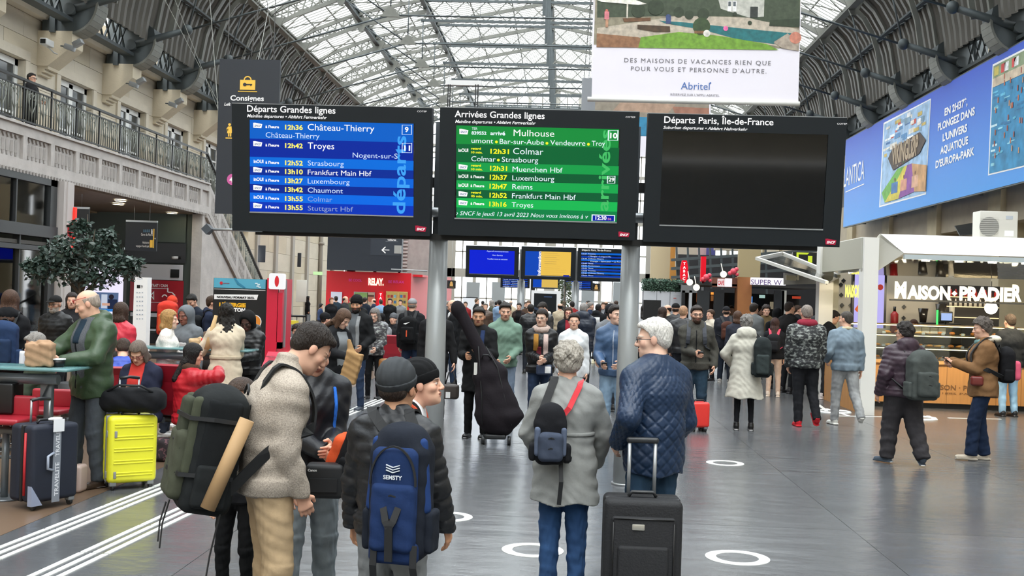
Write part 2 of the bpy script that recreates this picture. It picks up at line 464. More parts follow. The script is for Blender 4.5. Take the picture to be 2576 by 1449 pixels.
# trusses
def truss_meshes():
    out = {}
    mb = MB()
    U = [-12.08, -11.9, -11.65, -11.3, -10.8, -10.0, -9.0, -8.1, -6.7, -5.3]
    for s in (-1, 1):
        for i in range(len(U)-1):
            mb.bar(PR(s*U[i], 0, .12), PR(s*U[i+1], 0, .12), .15, .1, up=(0, 1, 0)); 
            mb.bar(PR(s*U[i], 0, .62), PR(s*U[i+1], 0, .62), .15, .08, up=(0, 1, 0))
        mb.bar(PR(s*5.3, 0, .12), PR(0, 0, .12), .16, .12, up=(0, 1, 0))
    out['arch_chord'] = (mb, m_ironl)
    mb = MB()
    for s in (-1, 1):
        for i in range(4, len(U)-1):
            for k in range(3):
                a, b = U[i]+(U[i+1]-U[i])*k/3, U[i]+(U[i+1]-U[i])*(k+1)/3
                mb.bar(PR(s*a, 0, .15), PR(s*b, 0, .6), .05, .04, up=(0, 1, 0)); mb.bar(PR(s*b, 0, .15), PR(s*a, 0, .6), .05, .04, up=(0, 1, 0))
    zt = pz(5.3)-.15; zb = zt-.85
    for i in range(12):
        a, b = XC-5.3+10.6*i/12, XC-5.3+10.6*(i+1)/12
        mb.bar((a, 0, zb), (b, 0, zt), .055, .04); mb.bar((a, 0, zt), (b, 0, zb), .055, .04)
    out['web_lattice'] = (mb, m_ironl)
    mb = MB(); mb.bar((XC-5.4, 0, zt), (XC+5.4, 0, zt), .12, .1); mb.bar((XC-5.4, 0, zb), (XC+5.4, 0, zb), .12, .1)
    mb.bar((XC, 0, pz(0)-.1), (XC, 0, 11.5), .12, .12)
    out['cross_beam'] = (mb, m_iron)
    mb = MB()
    for s in (-1, 1):
        A = Vector((XC+s*10.9, 0, 9.75)); B = Vector((XC+s*5.3, 0, 11.4))
        mb.tube([A, B], .035, 6); mb.tube([B, (B.x, 0, zb)], .025, 5)
        mb.tube([B, PR(s*8.1, 0, .6)], .03, 5)
        mb.tube([A, PR(s*10.8, 0, .7)], .03, 5)
    mb.tube([(XC-5.3, 0, 11.4), (XC+5.3, 0, 11.4)], .035, 6)
    out['tie_rod'] = (mb, m_iron)
    mb = MB()
    for s in (-1, 1):
        B = Vector((XC+s*5.3, 0, 11.4)); mb.prism([B+Vector((-.35, -.04, -.06)), B+Vector((.35, -.04, -.06)), B+Vector((.08, -.04, .3)), B+Vector((-.08, -.04, .3))], (0, .08, 0))
        for uo in (10.8, 8.1):
            c = PR(s*uo, 0, .55); mb.prism([c+Vector((-.38, -.05, .25)), c+Vector((-.08, -.05, -.35)), c+Vector((.08, -.05, -.35)), c+Vector((.38, -.05, .25))], (0, .1, 0))
    out['gusset'] = (mb, m_ironl)
    for s in (-1, 1):        # iron bracket on the corbel: a quarter drum with a curved rim, strut with pin
        mb = MB(); c = Vector((XC+s*13.3, 0, 8.55)); rim = []     # c: at the wall, top of the corbel
        for k in range(9):
            a = math.pi/2*k/8; rim.append(c+Vector((-s*(.75+.75*math.sin(a)), 0, .85-.85*math.cos(a))))
        poly = [c]+rim+[c+Vector((-s*1.45, 0, 1.15)), c+Vector((-s*.6, 0, 1.75)), c+Vector((0, 0, 1.75))]
        mb.prism([p+Vector((0, -.3, 0)) for p in poly], (0, .6, 0))
        mb.prism([c+Vector((-s*.25, -.42, 0)), c+Vector((-s*.4, -.42, 0)), c+Vector((-s*.4, -.42, 1.7)), c+Vector((-s*.25, -.42, 1.7))], (0, .84, 0))
        out['bracket' if s < 0 else 'bracket_'] = (mb, m_iron)
        mb = MB()
        for k in range(8): mb.bar(rim[k], rim[k+1], .66, .06, up=(0, 0, 1) if k < 5 else (1, 0, 0))
        out['bracket_rim' if s < 0 else 'bracket_rim_'] = (mb, m_ironl)
        mb = MB(); a = c+Vector((-s*.8, -.36, .62)); b = Vector((XC+s*10.9, -.05, 9.75))
        mb.tube([a, a.lerp(b, .5), b], [.12, .11, .09], 12); mb.ball(b, .17, 12, 8); mb.cyl(a-Vector((0, .12, 0)), a+Vector((0, .12, 0)), .16)
        out['strut' if s < 0 else 'strut_'] = (mb, m_iron)
    return out
TM = {k: (mb.mesh(k.strip('_'), m)) for k, (mb, m) in truss_meshes().items()}
for y in YT:
    t = bpy.data.objects.new('roof_truss', None); COL.objects.link(t); t.parent = ceiling; t.location = (0, y, 0)
    for k, me in TM.items(): put(k.strip('_'), me, t)
# hanging bells of light and wires
# ---- side walls: upper part of pale stone with windows, corbels
XW = XC-WX                      # -14.4
ZB = 4.95                       # balcony floor
wl = struct('wall_left', MB().box(XW-.8, XW-.45, 20, 48.9, ZB-.9, ZS+1.4), m_stone2)
blk = {0: UNIT.mesh('stone_block', m_stone), 1: UNIT.mesh('stone_block', m_stone2)}
WIN = [(y+BAY/2-1.05, y+BAY/2+1.05) for y in YT if 20 < y < 49]
rs = random.Random(3)
def blocks(parent, X, y0, y1, z0, z1, holes, ch=.52, bl=1.5, depth=.4, face=1):
    k = 0; z = z0
    while z < z1-.05:
        zt = min(z+ch, z1); y = y0-(bl/2 if k % 2 else 0)
        cuts = sorted([h for h in holes if h[2] < zt-.05 and h[3] > z+.05])
        while y < y1:
            a, b = max(y, y0), min(y+bl, y1); segs = [(a, b)]
            for h in cuts:
                ns = []
                for (p, q) in segs:
                    if h[1] <= p or h[0] >= q: ns.append((p, q))
                    else:
                        if p < h[0]: ns.append((p, h[0]))
                        if q > h[1]: ns.append((h[1], q))
                segs = ns
            for (p, q) in segs:
                if q-p > .06:
                    put('stone_block', blk[rs.random() < .4], parent, (X-face*depth/2+rs.uniform(-.004, .004), (p+q)/2, (z+zt)/2), scale=(depth, q-p-.012, zt-z-.012))
            y += bl
        z = zt; k += 1
holes = [(a, b, ZB, 7.65) for a, b in WIN]
blocks(wl, XW, 20, 48.9, ZB-.4, ZS+.9, holes, ch=.62, bl=2.0)
m_pane = mat('window_glass_dark', '#3a3f42', .08, spec=.8)
k = 0
for a, b in WIN:
    k += 1
    w = struct('window_%d' % k, None, loc=(XW, (a+b)/2, ZB))
    mb = MB(); x = XW-.24
    mb.box(x, x+.08, a, a+.16, ZB, 7.64); mb.box(x, x+.08, b-.16, b, ZB, 7.64); mb.box(x, x+.08, a, b, 7.48, 7.64); mb.box(x, x+.08, (a+b)/2-.12, (a+b)/2+.12, ZB, 7.6)
    for z in (5.0, 6.2, 6.95): mb.box(x+.01, x+.07, a, b, z, z+.06)
    part('window_frame', mb, P_('#e4e5e2', .45), w)
    for p, q in ((a+.16, (a+b)/2-.12), ((a+b)/2+.12, b-.16)): part('pane', MB().box(x+.02, x+.035, p, q, ZB, 7.5), m_pane, w)
    mb = MB(); x = XW
    mb.box(x, x+.05, a-.26, a-.02, ZB, 7.65); mb.box(x, x+.05, b+.02, b+.26, ZB, 7.65); mb.box(x, x+.05, a-.26, b+.26, 7.66, 7.9)
    part('window_surround', mb, m_stone, w)
# corbels with steps, one at every truss
mb = MB(); c = (0, 0, 0)
mb.prism([(0, -.34, 0), (.95, -.34, 0), (.95, -.34, -.42), (.3, -.34, -.95), (0, -.34, -.95)], (0, .68, 0))
for i in range(3): mb.box(0, .3-.09*i, -.3, .3, -1.03-.08*i, -.95-.08*i)
me_c = mb.mesh('corbel', m_stone2)
for y in YT:
    if 20 < y < 49: put('corbel', me_c, wl, (XW, y, ZS-.03))
# lattice plate girder along the wall head
mb = MB(); X = XW+.75
mb.box(X-.14, X+.2, 0, BAY, 8.85, 8.95); mb.box(X-.14, X+.5, 0, BAY, 9.7, 9.8)
for i in range(6):
    a, b = .5+(BAY-1)*i/6, .5+(BAY-1)*(i+1)/6
    mb.bar((X, a, 8.95), (X, b, 9.7), .05); mb.bar((X, b, 8.95), (X, a, 9.7), .05)
me_g = mb.mesh('wall_girder', m_iron)
for y in YT[:-1]:
    if y > 15: put('wall_girder', me_g, ceiling, (0, y, 0))
# soffit cornice
part('cornice', MB().prism([(XW-.4, 20, 8.9), (XW+.25, 20, 8.9), (XW+.32, 20, 9.03), (XW-.4, 20, 9.03)], (0, 29, 0)), m_stone, wl)
# ---- balcony
XB = -11.4; YE = 34.3           # face of the balcony, its far end (head of the stair)
bal = thing('balcony', 'grey concrete balcony along the pale stone wall with fluted panels', 'balcony', (XB, 28, 4.15))
part('floor_slab', MB().box(XW, XB-.3, 14, YE+.2, ZB-.12, ZB), m_conc, bal)
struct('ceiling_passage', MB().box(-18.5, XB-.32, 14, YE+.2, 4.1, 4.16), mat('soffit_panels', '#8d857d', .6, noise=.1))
mb = MB(); mb.box(XB-.3, XB, 14, YE, 4.15, 4.38); mb.box(XB-.3, XB, 14, YE, 4.87, 5.1); mb.box(XB-.3, XB-.07, 14, YE, 4.3, 4.95)
mb.box(XB-.34, XB+.05, 14, YE, 5.08, 5.13)
part('parapet', mb, m_conc, bal)
mb = MB()   # one fluted panel, plane at x=0, y 0..w
PW = 1.06
mb.box(-.05, 0, 0, .06, 0, .61); mb.box(-.05, 0, PW-.06, PW, 0, .61)
me_post = mb.mesh('panel_frame', m_conc)
mb = MB()
for i in range(5):
    y0 = .12+.175*i
    mb.prism([(-.065, y0, .1), (-.065, y0+.1, .1), (-.03, y0+.05, .1)], (0, 0, .24)); mb.box(-.065, -.045, y0+.02, y0+.08, .03, .1)
    mb.prism([(-.065, y0-.02, .48), (-.065, y0+.12, .48), (-.065, y0+.05, .38)], (.03, 0, 0))
me_flute = mb.mesh('fluted_panel', m_conc2)
y = 20.02
PITCHP = 1.24
while y < YE-.9:
    put('fluted_panel', me_flute, bal, (0, y-28, .235)); 
    mbp = None
    o = put('panel_pier', UNIT.mesh('panel_pier', m_conc) if 'pier' not in MATS_ME else MATS_ME['pier'], bal, (-.035, y+PW+.09-28, .475), scale=(.07, .18, .5)); MATS_ME['pier'] = o.data
    y += PITCHP
# dentil strip under the face
mb = MB(); y = 18
while y < YE-.1: mb.box(XB-.04, XB+.02, y, y+.07, 4.09, 4.16); y += .14
part('dentil_strip', mb, m_conc2, bal, stuff=True)
# railing: top rail, lower rail, balusters, scroll ornaments
m_rail = mat('black_wrought_iron', '#2c2e2f', .45, metal=.4)
m_railg = mat('grey_wrought_iron', '#6d7069', .5, metal=.4)
ral = thing('balcony_railing', 'dark wrought iron railing with scrolls along the balcony edge', 'railing', (XB-.12, 28, 5.13))
X = XB-.12
part('hand_rail', MB().box(X-.04, X+.04, 14, YE, 6.05, 6.1), m_rail, ral); part('upper_rail', MB().box(X-.015, X+.015, 14, YE, 5.9, 5.93), m_rail, ral)
part('bottom_rail', MB().box(X-.02, X+.02, 14, YE, 5.2, 5.235), m_rail, ral)
me_bl = MB().cyl((0, 0, 0), (0, 0, .72), .015, n=5).mesh('baluster', m_railg)
me_pt = MB().box(-.018, .018, -.018, .018, 0, .95).mesh('rail_post', m_rail)
mb = MB()
for sgn in (-1, 1):
    pts = []
    for i in range(12):
        a = i*.55; r = .1*(1-i/15); pts.append((0, sgn*(.11-r*math.cos(a)), .55+r*math.sin(a)))
    mb.tube(pts, .012, 4)
    mb.tube([(0, sgn*.2, .72), (0, sgn*.16, .45), (0, sgn*.02, .22), (0, 0, .1)], .012, 4)
mb.tube([(0, .05*math.cos(t*.785), .62+.05*math.sin(t*.785)) for t in range(8)], .01, 4, closed=True)
me_sc = mb.mesh('scroll', m_railg)
y = 20.0; i = 0
while y < YE:
    if i % 10 == 0: put('rail_post', me_pt, ral, (0, y-28, 0))
    elif i % 10 in (3, 7): put('scroll', me_sc, ral, (0, y-28, .07)); put('baluster', me_bl, ral, (0, y-28, .07))
    else: put('baluster', me_bl, ral, (0, y-28, .07))
    y += .125; i += 1
# ---- stair going down beyond the balcony
SA = Vector((XB, YE, 4.95)); SBt = Vector((XB, 41.6, .75)); sd = (SBt-SA); sl = sd.z/sd.y
st = thing('staircase', 'grey concrete staircase descending from the balcony with fluted side panels', 'staircase', (XB, YE, 0))
lo = lambda y, dz: 4.15+(y-YE)*sl+dz
part('stringer', MB().prism([(XB-.3, YE, 4.15), (XB-.3, YE, 5.12), (XB-.3, 41.6, 5.12+7.3*sl), (XB-.3, 41.6, 4.15+7.3*sl)], (.3, 0, 0)), m_conc, st)
part('string_edge', MB().prism([(XB-.3, YE-.3, 4.02), (XB-.3, YE-.3, 4.16), (XB-.3, 41.4, 4.16+7.1*sl), (XB-.3, 41.4, 3.98+7.1*sl)], (.36, 0, 0)), m_conc2, st)
for i in range(7):
    y = YE+.25+i*1.02; z = 4.15+(y-YE)*sl
    mb = MB().prism([(XB+.0, y, z+.2), (XB+.0, y, z+.82), (XB+.0, y+.78, z+.82+.78*sl), (XB+.0, y+.78, z+.2+.78*sl)], (.006, 0, 0))
    for j in range(4):
        yy = y+.12+j*.17; zz = z+(yy-y)*sl
        mb.box(XB, XB+.03, yy, yy+.06, zz+.62, zz+.74); mb.box(XB, XB+.03, yy, yy+.06, zz+.28, zz+.4)
    part('fluted_panel', mb, m_conc2, st)
for i in range(24):
    y = YE+.3*i; z = 4.95-.17*(i+1)
    if z > .2: part('step', MB().box(XW+.1, XB-.3, y, y+.31, z-.17, z), m_conc2, st)
strl = thing('stair_railing', 'dark wrought iron railing sloping down the concrete staircase', 'railing', (XB-.12, YE, 5.1))
sdz = lambda y: (y-YE)*sl
part('hand_rail', MB().bar((X, YE, 6.08), (X, 41.6, 6.08+7.3*sl), .09, .06), m_rail, strl)
part('bottom_rail', MB().bar((X, YE, 5.22), (X, 41.6, 5.22+7.3*sl), .04, .04), m_rail, strl)
for i in range(58):
    y = YE+.125*i
    if i % 5 == 2: put('scroll', me_sc, strl, (0, y-YE, sdz(y)+.1), scale=(1, .7, 1))
    put('baluster', me_bl, strl, (0, y-YE, sdz(y)+.1), scale=(1, 1, 1.08))
struct('wall_stair', MB().box(XB-.35, XB-.02, YE-.45, 42.5, 0, 4.12).prism([(XB-.34, 36, 0), (XB-.34, 36, 1), (XB-.34, 42, .5), (XB-.34, 42, 0)], (.3, 0, 0)), m_conc)
bpy.data.objects['wall_stair'].data = (MB().prism([(XB-.35, YE-.5, 0), (XB-.35, YE-.5, 4.1), (XB-.35, YE, 4.1), (XB-.35, 41.4, 4.0+7.1*sl), (XB-.35, 41.4, 0)], (.33, 0, 0))).mesh('wall_stair', m_conc)
# ---- passage under the balcony
YR = 34.0
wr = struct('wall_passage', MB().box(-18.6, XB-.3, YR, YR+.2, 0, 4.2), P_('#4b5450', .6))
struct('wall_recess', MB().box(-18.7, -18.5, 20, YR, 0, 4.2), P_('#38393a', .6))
# shop corner at the very side: pilaster, glazing with red panel, beam
pil = struct('trim_pilaster', MB().box(XB-.15, XB+.12, 24.0, 24.5, 0, 4.1).box(XB+.12, XB+.15, 24.12, 24.38, 0, 4.1), P_('#b9b3b0', .6))
XS = XB-.05
for (y0, y1) in ((18.0, 23.9),):
    sh = thing('shop_front', 'dark framed glass shop front with a red panel behind the glass', 'shop front', (XS, 21, 0))
    mb = MB(); mb.box(XS-.2, XS+.1, y0, y1, 2.8, 3.05); mb.box(XS-.2, XS+.06, y0, y1, 3.95, 4.1); mb.box(XS-.1, XS+.06, 23.6, 23.9, 0, 4.1); mb.box(XS-.1, XS+.05, 22.3, 22.36, 0, 2.8)
    mb.box(XS-.1, XS+.05, 22.1, 22.15, 3.05, 3.95); mb.box(XS-.2, XS+.12, y0, y1, 2.5, 2.6)
    part('frame', mb, P_('#2f3133', .4), sh)
    part('upper_pane', MB().box(XS-.03, XS-.015, y0, y1, 3.05, 3.95), m_clear, sh); part('pane', MB().box(XS-.03, XS-.015, y0, y1, .1, 2.5), m_clear, sh)
    part('red_panel', MB().box(XS-.5, XS-.45, y0, 22.9, 3.1, 3.9), P_('#c0303a', .6), sh, 'bright red panel behind the upper pane')
    part('lit_interior', MB().box(XS-2.6, XS-2.5, y0, 26, 0, 2.6), mat('cream_interior', '#cdb38a', .6, noise=.1), sh)
    part('menu_board', MB().box(XS-.9, XS-.85, 20.0, 22.2, .8, 1.9), P_('#39372f', .5), sh)
    part('red_shelf', MB().box(XS-.95, XS-.9, 20.0, 22.6, .2, 2.1), P_('#a02530', .5), sh)
    part('ceiling_pane', MB().box(XS-2.6, XS, y0, 23.9, 2.62, 2.7), P_('#54504b', .6), sh); part('shop_lamp', MB().box(XS-1.8, XS-.8, 19, 23, 2.57, 2.61), E_('#ffe9c4', 5), sh)
    part('kick_panel', MB().box(XS-.05, XS+.04, 22.4, 23.9, 0, .75), P_('#a8aaab', .4), sh)
# pale stone wall beyond the stair, tall pilasters
wl2 = struct('wall_left_far', MB().box(XW-.8, XW-.4, 48.9, YB1, 0, ZS+1.3), m_stone2)
holes2 = []
blocks(wl2, XW, 48.9, YB1, 0.02, ZS+.8, holes2, ch=.9, bl=3.4, depth=.38)
for i in range(6):
    y = 50.0+i*3.3
    part('pilaster', MB().box(XW, XW+.12, y, y+.45, 0, ZS+.6) if i < 4 else MB().cyl((XW+.12, y, 0), (XW+.12, y, ZS+.5), .12, n=8).cyl((XW+.12, y, 4.5), (XW+.12, y, 4.65), .2, n=8), P_('#a29c92', .7), wl2)
# end wall with tall glazing
def endwall(name, Y, zt, col='#a9a59c'):
    e = struct(name)
    mb = MB(); z0 = 0
    xs = [XC-13.0+26*i/16 for i in range(17)]
    for i, x in enumerate(xs): mb.box(x-(.35 if i % 4 == 0 else .1), x+(.35 if i % 4 == 0 else .1), Y, Y+.4, 0, max(.5, pz(max(-12.1, min(12.1, x-XC)))))
    for z in (0.3, 3.0, 6.6, 9.6, 11.4): mb.box(XC-13.2, XC+13.2, Y, Y+.35, z, z+(.55 if z in (3.0, 6.6) else .2))
    for z in (1.6, 4.6, 5.6, 8.2, 11.0): mb.box(XC-13.2, XC+13.2, Y+.1, Y+.2, z, z+.1)
    part('mullion_grid', mb, P_(col, .6), e)
    for i in range(16):
        x0, x1 = xs[i], xs[i+1]; z1 = min(pz(max(-12.1, min(12.1, x0-XC))), pz(max(-12.1, min(12.1, x1-XC))))
        part('pane', MB().box(x0+.1, x1-.1, Y+.14, Y+.16, .3, z1), m_glass, e)
        part('glazing_bar', MB().box((x0+x1)/2-.03, (x0+x1)/2+.03, Y+.1, Y+.2, .3, z1), P_('#6b665c', .6), e)
endwall('wall_back', YB1, 17)
struct('wall_front', MB().box(XC-13.4, XC+13.4, YB0-.8, YB0-.4, 0, ZS+1.2), m_stone2)
# right wall
XR = XC+WX                      # 12.0
wr_ = struct('wall_right', MB().box(XR+.4, XR+.8, YB0, YB1, 0, ZS+1.4), m_stone2)
struct('wall_left_near', MB().box(XW-.8, XW-.4, YB0, 20, 0, ZS+1.4), m_stone2)
part('concrete_band', MB().box(XR-.3, XR+.4, 20, YB1, 4.3, 6.2), mat('beige_panel', '#a99b84', .7, noise=.1, nscale=2), wr_)
part('upper_band', MB().box(XR+.1, XR+.4, 18, YB1, 6.2, ZS+.5), P_('#5b5852', .8), wr_)
for i in range(12):
    y = 10+i*5.2; part('pier', MB().box(XR-.45, XR+.4, y, y+.9, 0, 6.3), mat('beige_pier', '#b7a98b', .8, noise=.12, nscale=2), wr_)
for y in YT:
    if 20 < y < 80: put('corbel', me_c, wr_, (XR+.4, y, ZS-.03), rot=(0, 0, math.pi))
for y in YT[:-1]:
    if y > 15: put('wall_girder', me_g, ceiling, (2*XC, y+BAY, 0), rot=(0, 0, 0)).rotation_euler = (0, 0, math.pi)
# ================================================================== BOARDS, SIGNS, BANNERS
m_board = P_('#161c20', .6, spec=.3); m_black = P_('#0e1012', .4); m_colm = mat('grey_painted_column', '#9da1a2', .32, metal=.15, noise=.05, nscale=2)
WHT, YEL = E_('#ffffff', .72), E_('#fff06a', .72)
mat('dead_screen', '#04060a', .06, spec=.6)
class Zoom:
    """text laid on a plane from coordinates read off an enlarged crop"""
    def __init__(s, pl, k, ox, oy): s.p, s.k, s.ox, s.oy = pl, k, ox, oy; s.b = {}
    def mb(s, m): return s.b.setdefault(m.name, (MB(), m))[0]
    def X(s, x, y): return (s.ox+x/s.k, s.oy+y/s.k)
    def t(s, txt, x0, x1, y, h, m, lift=.006, **kw):
        X, Y = s.X(x0, y); s.p.txt(s.mb(m), txt, X, Y, h/s.k, (x1-x0)/s.k, lift, **kw)
    def q(s, x0, y0, x1, y1, m, lift=.004): s.p.quad(s.mb(m), *s.X(x0, y0), *s.X(x1, y1), lift)
    def poly(s, pts, m, lift=.004): s.mb(m).poly([s.p.px(*s.X(*p), lift) for p in pts][::-1])
    def disc(s, x, y, r, m, lift=.006, n=16):
        c = s.p.px(*s.X(x, y), lift); sc = (c-CAM).dot(F0)/FPX*r/s.k
        s.mb(m).poly([c+s.p.r*sc*math.cos(2*math.pi*i/n)+s.p.u*sc*math.sin(2*math.pi*i/n) for i in range(n)])
    def frame(s, x0, y0, x1, y1, w, m, lift=.007):
        for a in ((x0, y0, x1, y0+w), (x0, y1-w, x1, y1), (x0, y0, x0+w, y1), (x1-w, y0, x1, y1)): s.q(*a, m, lift)
    def build(s, name, parent):
        for k, (mb, m) in s.b.items(): part(name, mb, m, parent)
        s.b = {}
def rect_of(pl, TL, BR):
    a, b = pl.px(*TL)-pl.o, pl.px(*BR)-pl.o
    return a.dot(pl.r), b.dot(pl.u), b.dot(pl.r), a.dot(pl.u)
def board(name, label, cat, pl, TL, BR, sTL, sBR, group=None, th=.16, edge=True, frame_m=None, screen_m=None):
    x0, y0, x1, y1 = rect_of(pl, TL, BR); base = pl.rel((x0+x1)/2, y0, -th/2)
    t = thing(name, label, cat, tuple(base), group=group)
    sx0, sy0, sx1, sy1 = rect_of(pl, sTL, sBR)
    mb = MB()
    pl.rb(mb, x0, y0, x1, y1, -th, -.02)
    for r in ((x0, y0, sx0, y1), (sx1, y0, x1, y1), (sx0, y0, sx1, sy0), (sx0, sy1, sx1, y1)): pl.rb(mb, *r, -.02, 0)
    part('housing', mb, frame_m or m_board, t)
    mb = MB(); pl.rb(mb, x0, y1, x1, y1+.006, -th, 0); pl.rb(mb, sx0, sy0-.012, sx1, sy0, -.01, .006)
    if edge: part('edge_trim', mb, m_alu, t)
    mb = MB(); pl.rb(mb, sx0, sy0, sx1, sy1, -.019, -.012); part('screen', mb, screen_m or MATS['dead_screen'], t)
    return t, (x0, y0, x1, y1), (sx0, sy0, sx1, sy1)
m_red = P_('#b3123c', .4)
TLT = math.radians(7)
YBD = 10.5
bp = Plane((0, YBD, 2.5), (1, 0, 0), (0, -math.sin(TLT), math.cos(TLT)))
def sncf(z, x0, y0, x1, y1, m1=None, m2=None):
    w, h = x1-x0, y1-y0
    z.poly([(x0, y0), (x0+.2*w, y0-.02*h), (x1, y0+.25*h), (x1-.1*w, y1), (x0+.02*w, y1-.08*h)], m1 or WHT, .005)
    z.t('SNCF', x0+.12*w, x1-.12*w, y0+.74*h, .38*h, m2 or P_('#5a6f9a', .5), .008, shear=.3, bold=.03)
def inoui(z, x, y): z.t('inOUI', x, x+92, y, 30, WHT, .006, bold=.03)
def ontime(z, x, y, w=128): z.t("à l'heure", x, x+w, y, 24, WHT, .006, bold=.03)
def rows(z, x, ys, x0, x1, cols):
    for i, c in enumerate(cols):
        s = math.tan(ROLL)
        a = z.p.px(*z.X(x0, ys[i])); b = z.p.px(*z.X(x0, ys[i+1])); r = z.p.px(*z.X(x1, ys[i]+(x1-x0)*.031))
        ax, ay, by, bx = (a-z.p.o).dot(z.p.r), (a-z.p.o).dot(z.p.u), (b-z.p.o).dot(z.p.u), (r-z.p.o).dot(z.p.r)
        z.p.rq(z.mb(E_(c, .72)), ax, by, bx, ay, -.010)
# --- departures
b1, r1, s1 = board('departure_board', 'large blue mainline departures board headed Départs Grandes lignes', 'display board', bp, (583, 260), (1081, 594), (627.5, 301.3), (1040, 543.5))
z = Zoom(bp, 3.716, 540, 230)
z.t('Départs Grandes lignes', 303, 1137, 188, 58, WHT, bold=.012); z.t('Mainline departures • Abfahrt Fernverkehr', 303, 1057, 241, 28, WHT, shear=.25, bold=.012)
z.t('COTEP', 1893, 1982, 193, 14, WHT)
rows(z, 0, [265, 440, 610, 700, 780, 865, 945, 1030, 1138], 325, 1858, ['#0d5fc4', '#0a2b9c', '#0a6bd8', '#0a2e94', '#0a63d6', '#0a2a90', '#0a68e0', '#0a35b4'])
z.build('row_band', b1)
LB = E_('#cfe2ff', .7)
for (tm, y, nm, x1, yn, h, m, log) in [('12h36', 355, 'Château-Thierry', 1497, 362, 58, WHT, 's'), ('12h42', 527, 'Troyes', 1120, 535, 58, WHT, 's'), ('12h52', 688, 'Strasbourg', 1210, 692, 46, LB, 'o'),
    ('13h10', 770, 'Frankfurt Main Hbf', 1470, 777, 46, WHT, 's'), ('13h27', 855, 'Luxembourg', 1265, 860, 46, LB, 'o'), ('13h42', 937, 'Chaumont', 1202, 944, 46, LB, 's'),
    ('13h55', 1022, 'Colmar', 1102, 1027, 44, E_('#8fa6dd', .7), 'o'), ('13h55', 1105, 'Stuttgart Hbf', 1297, 1113, 44, E_('#8fa0cc', .7), 's')]:
    z.t(tm, 658, 826, y, 42, YEL, bold=.03); z.t(nm, 870, x1, yn, h, m)
    ontime(z, 475, y-14)
    if log == 's': sncf(z, 360, y-62, 445, y-12)
    else: inoui(z, 365, y-20)
z.t('Château-Thierry', 477, 985, 430, 48, LB); z.t('Nogent-sur-S', 1290, 1712, 618, 46, LB)
z.frame(1750, 312, 1843, 405, 6, LB); z.t('9', 1778, 1812, 378, 44, WHT, bold=.03)
z.frame(1750, 482, 1845, 575, 6, LB); z.t('11', 1770, 1828, 552, 46, WHT, bold=.03)
z.p.txt(z.mb(E_('#3f9ff0', .72)), 'départs', *z.X(1778, 1146), 112/z.k, 722/z.k, .0035, up=True, bold=.02)
sncf(z, 1875, 1255, 1980, 1312, m_red, WHT)
z.build('lettering', b1)
# --- arrivals
b2, r2, s2 = board('arrival_board', 'large green mainline arrivals board headed Arrivées Grandes lignes', 'display board', bp, (1107, 270), (1597, 605), (1147.9, 315.3), (1551.6, 559))
z = Zoom(bp, 3.715, 1090, 230)
z.t('Arrivées Grandes lignes', 200, 1040, 238, 58, WHT, bold=.012); z.t('Mainline departures • Abfahrt Fernverkehr', 205, 958, 293, 28, WHT, shear=.25, bold=.012); z.t('COTEP', 1797, 1888, 247, 14, WHT)
rows(z, 0, [317, 490, 660, 745, 830, 915, 995, 1083, 1192], 215, 1737, ['#1a8a3c', '#0f6334', '#199a48', '#0f5a32', '#19a34c', '#105c34', '#1bb352', '#117f45'])
z.build('row_band', b2)
GW = E_('#e8f6ff', .72); Y2 = E_('#f2f02a', .72)
sncf(z, 243, 350, 328, 402); z.t('TER', 360, 412, 358, 22, GW); z.t('839552', 357, 497, 402, 28, GW, bold=.03); z.t('arrivé', 533, 672, 407, 34, GW, bold=.03); z.t('Mulhouse', 750, 1130, 415, 58, WHT)
z.t('umont', 357, 560, 481, 46, GW); z.t('Bar-sur-Aube', 620, 1033, 489, 46, GW); z.t('Vendeuvre', 1092, 1420, 500, 46, GW); z.t('Troy', 1480, 1603, 508, 46, GW)
for x, y in ((590, 472), (1062, 485), (1450, 494), (608, 642)): z.disc(x, y, 13, Y2)
z.frame(1633, 362, 1728, 460, 7, GW); z.t('10', 1652, 1718, 436, 46, WHT, bold=.03)
for (a, x0, x1, y, lg, dl) in [('12h31', 533, 708, 580, 'o', '10 min.'), ('12h31', 530, 690, 738, 's', '10 min.'), ('12h37', 527, 690, 822, 'o', ''), ('12h47', 525, 688, 906, 'o', ''), ('12h52', 525, 687, 990, 's', '05 min.'), ('13h16', 523, 685, 1073, 's', '')]:
    z.t(a, x0, x1, y, 42, Y2, bold=.03)
    if lg == 's': sncf(z, 236, y-57, 322, y-8)
    else: inoui(z, 235, y-16)
    if dl: z.t('retard', 353, 445, y-37, 20, Y2, bold=.03); z.t(dl, 353, 461, y-2, 20, Y2, bold=.03)
    else: ontime(z, 348, y-14)
for (a, x0, x1, y, h) in [('Colmar', 745, 1028, 585, 56), ('Muenchen Hbf', 740, 1207, 748, 46), ('Luxembourg', 738, 1130, 830, 46), ('Reims', 738, 927, 912, 46), ('Frankfurt Main Hbf', 735, 1330, 998, 46), ('Troyes', 732, 933, 1080, 46), ('Colmar', 355, 583, 651, 46), ('Strasbourg', 640, 980, 658, 46)]:
    z.t(a, x0, x1, y, h, GW)
z.frame(1625, 790, 1700, 860, 6, GW); z.t('29', 1638, 1690, 840, 34, WHT, bold=.03)
z.t('› SNCF le jeudi 13 avril 2023 Nous vous invitons à v', 213, 1445, 1155, 38, GW, shear=.25)
z.q(1480, 1150, 1697, 1216, GW, .004); z.q(1490, 1158, 1688, 1214, E_('#0a1fa0', .7), .006); z.t('12:30', 1515, 1618, 1198, 34, WHT, .009, bold=.03); z.t('06', 1630, 1663, 1202, 20, E_('#ff9ac0', .7), .009)
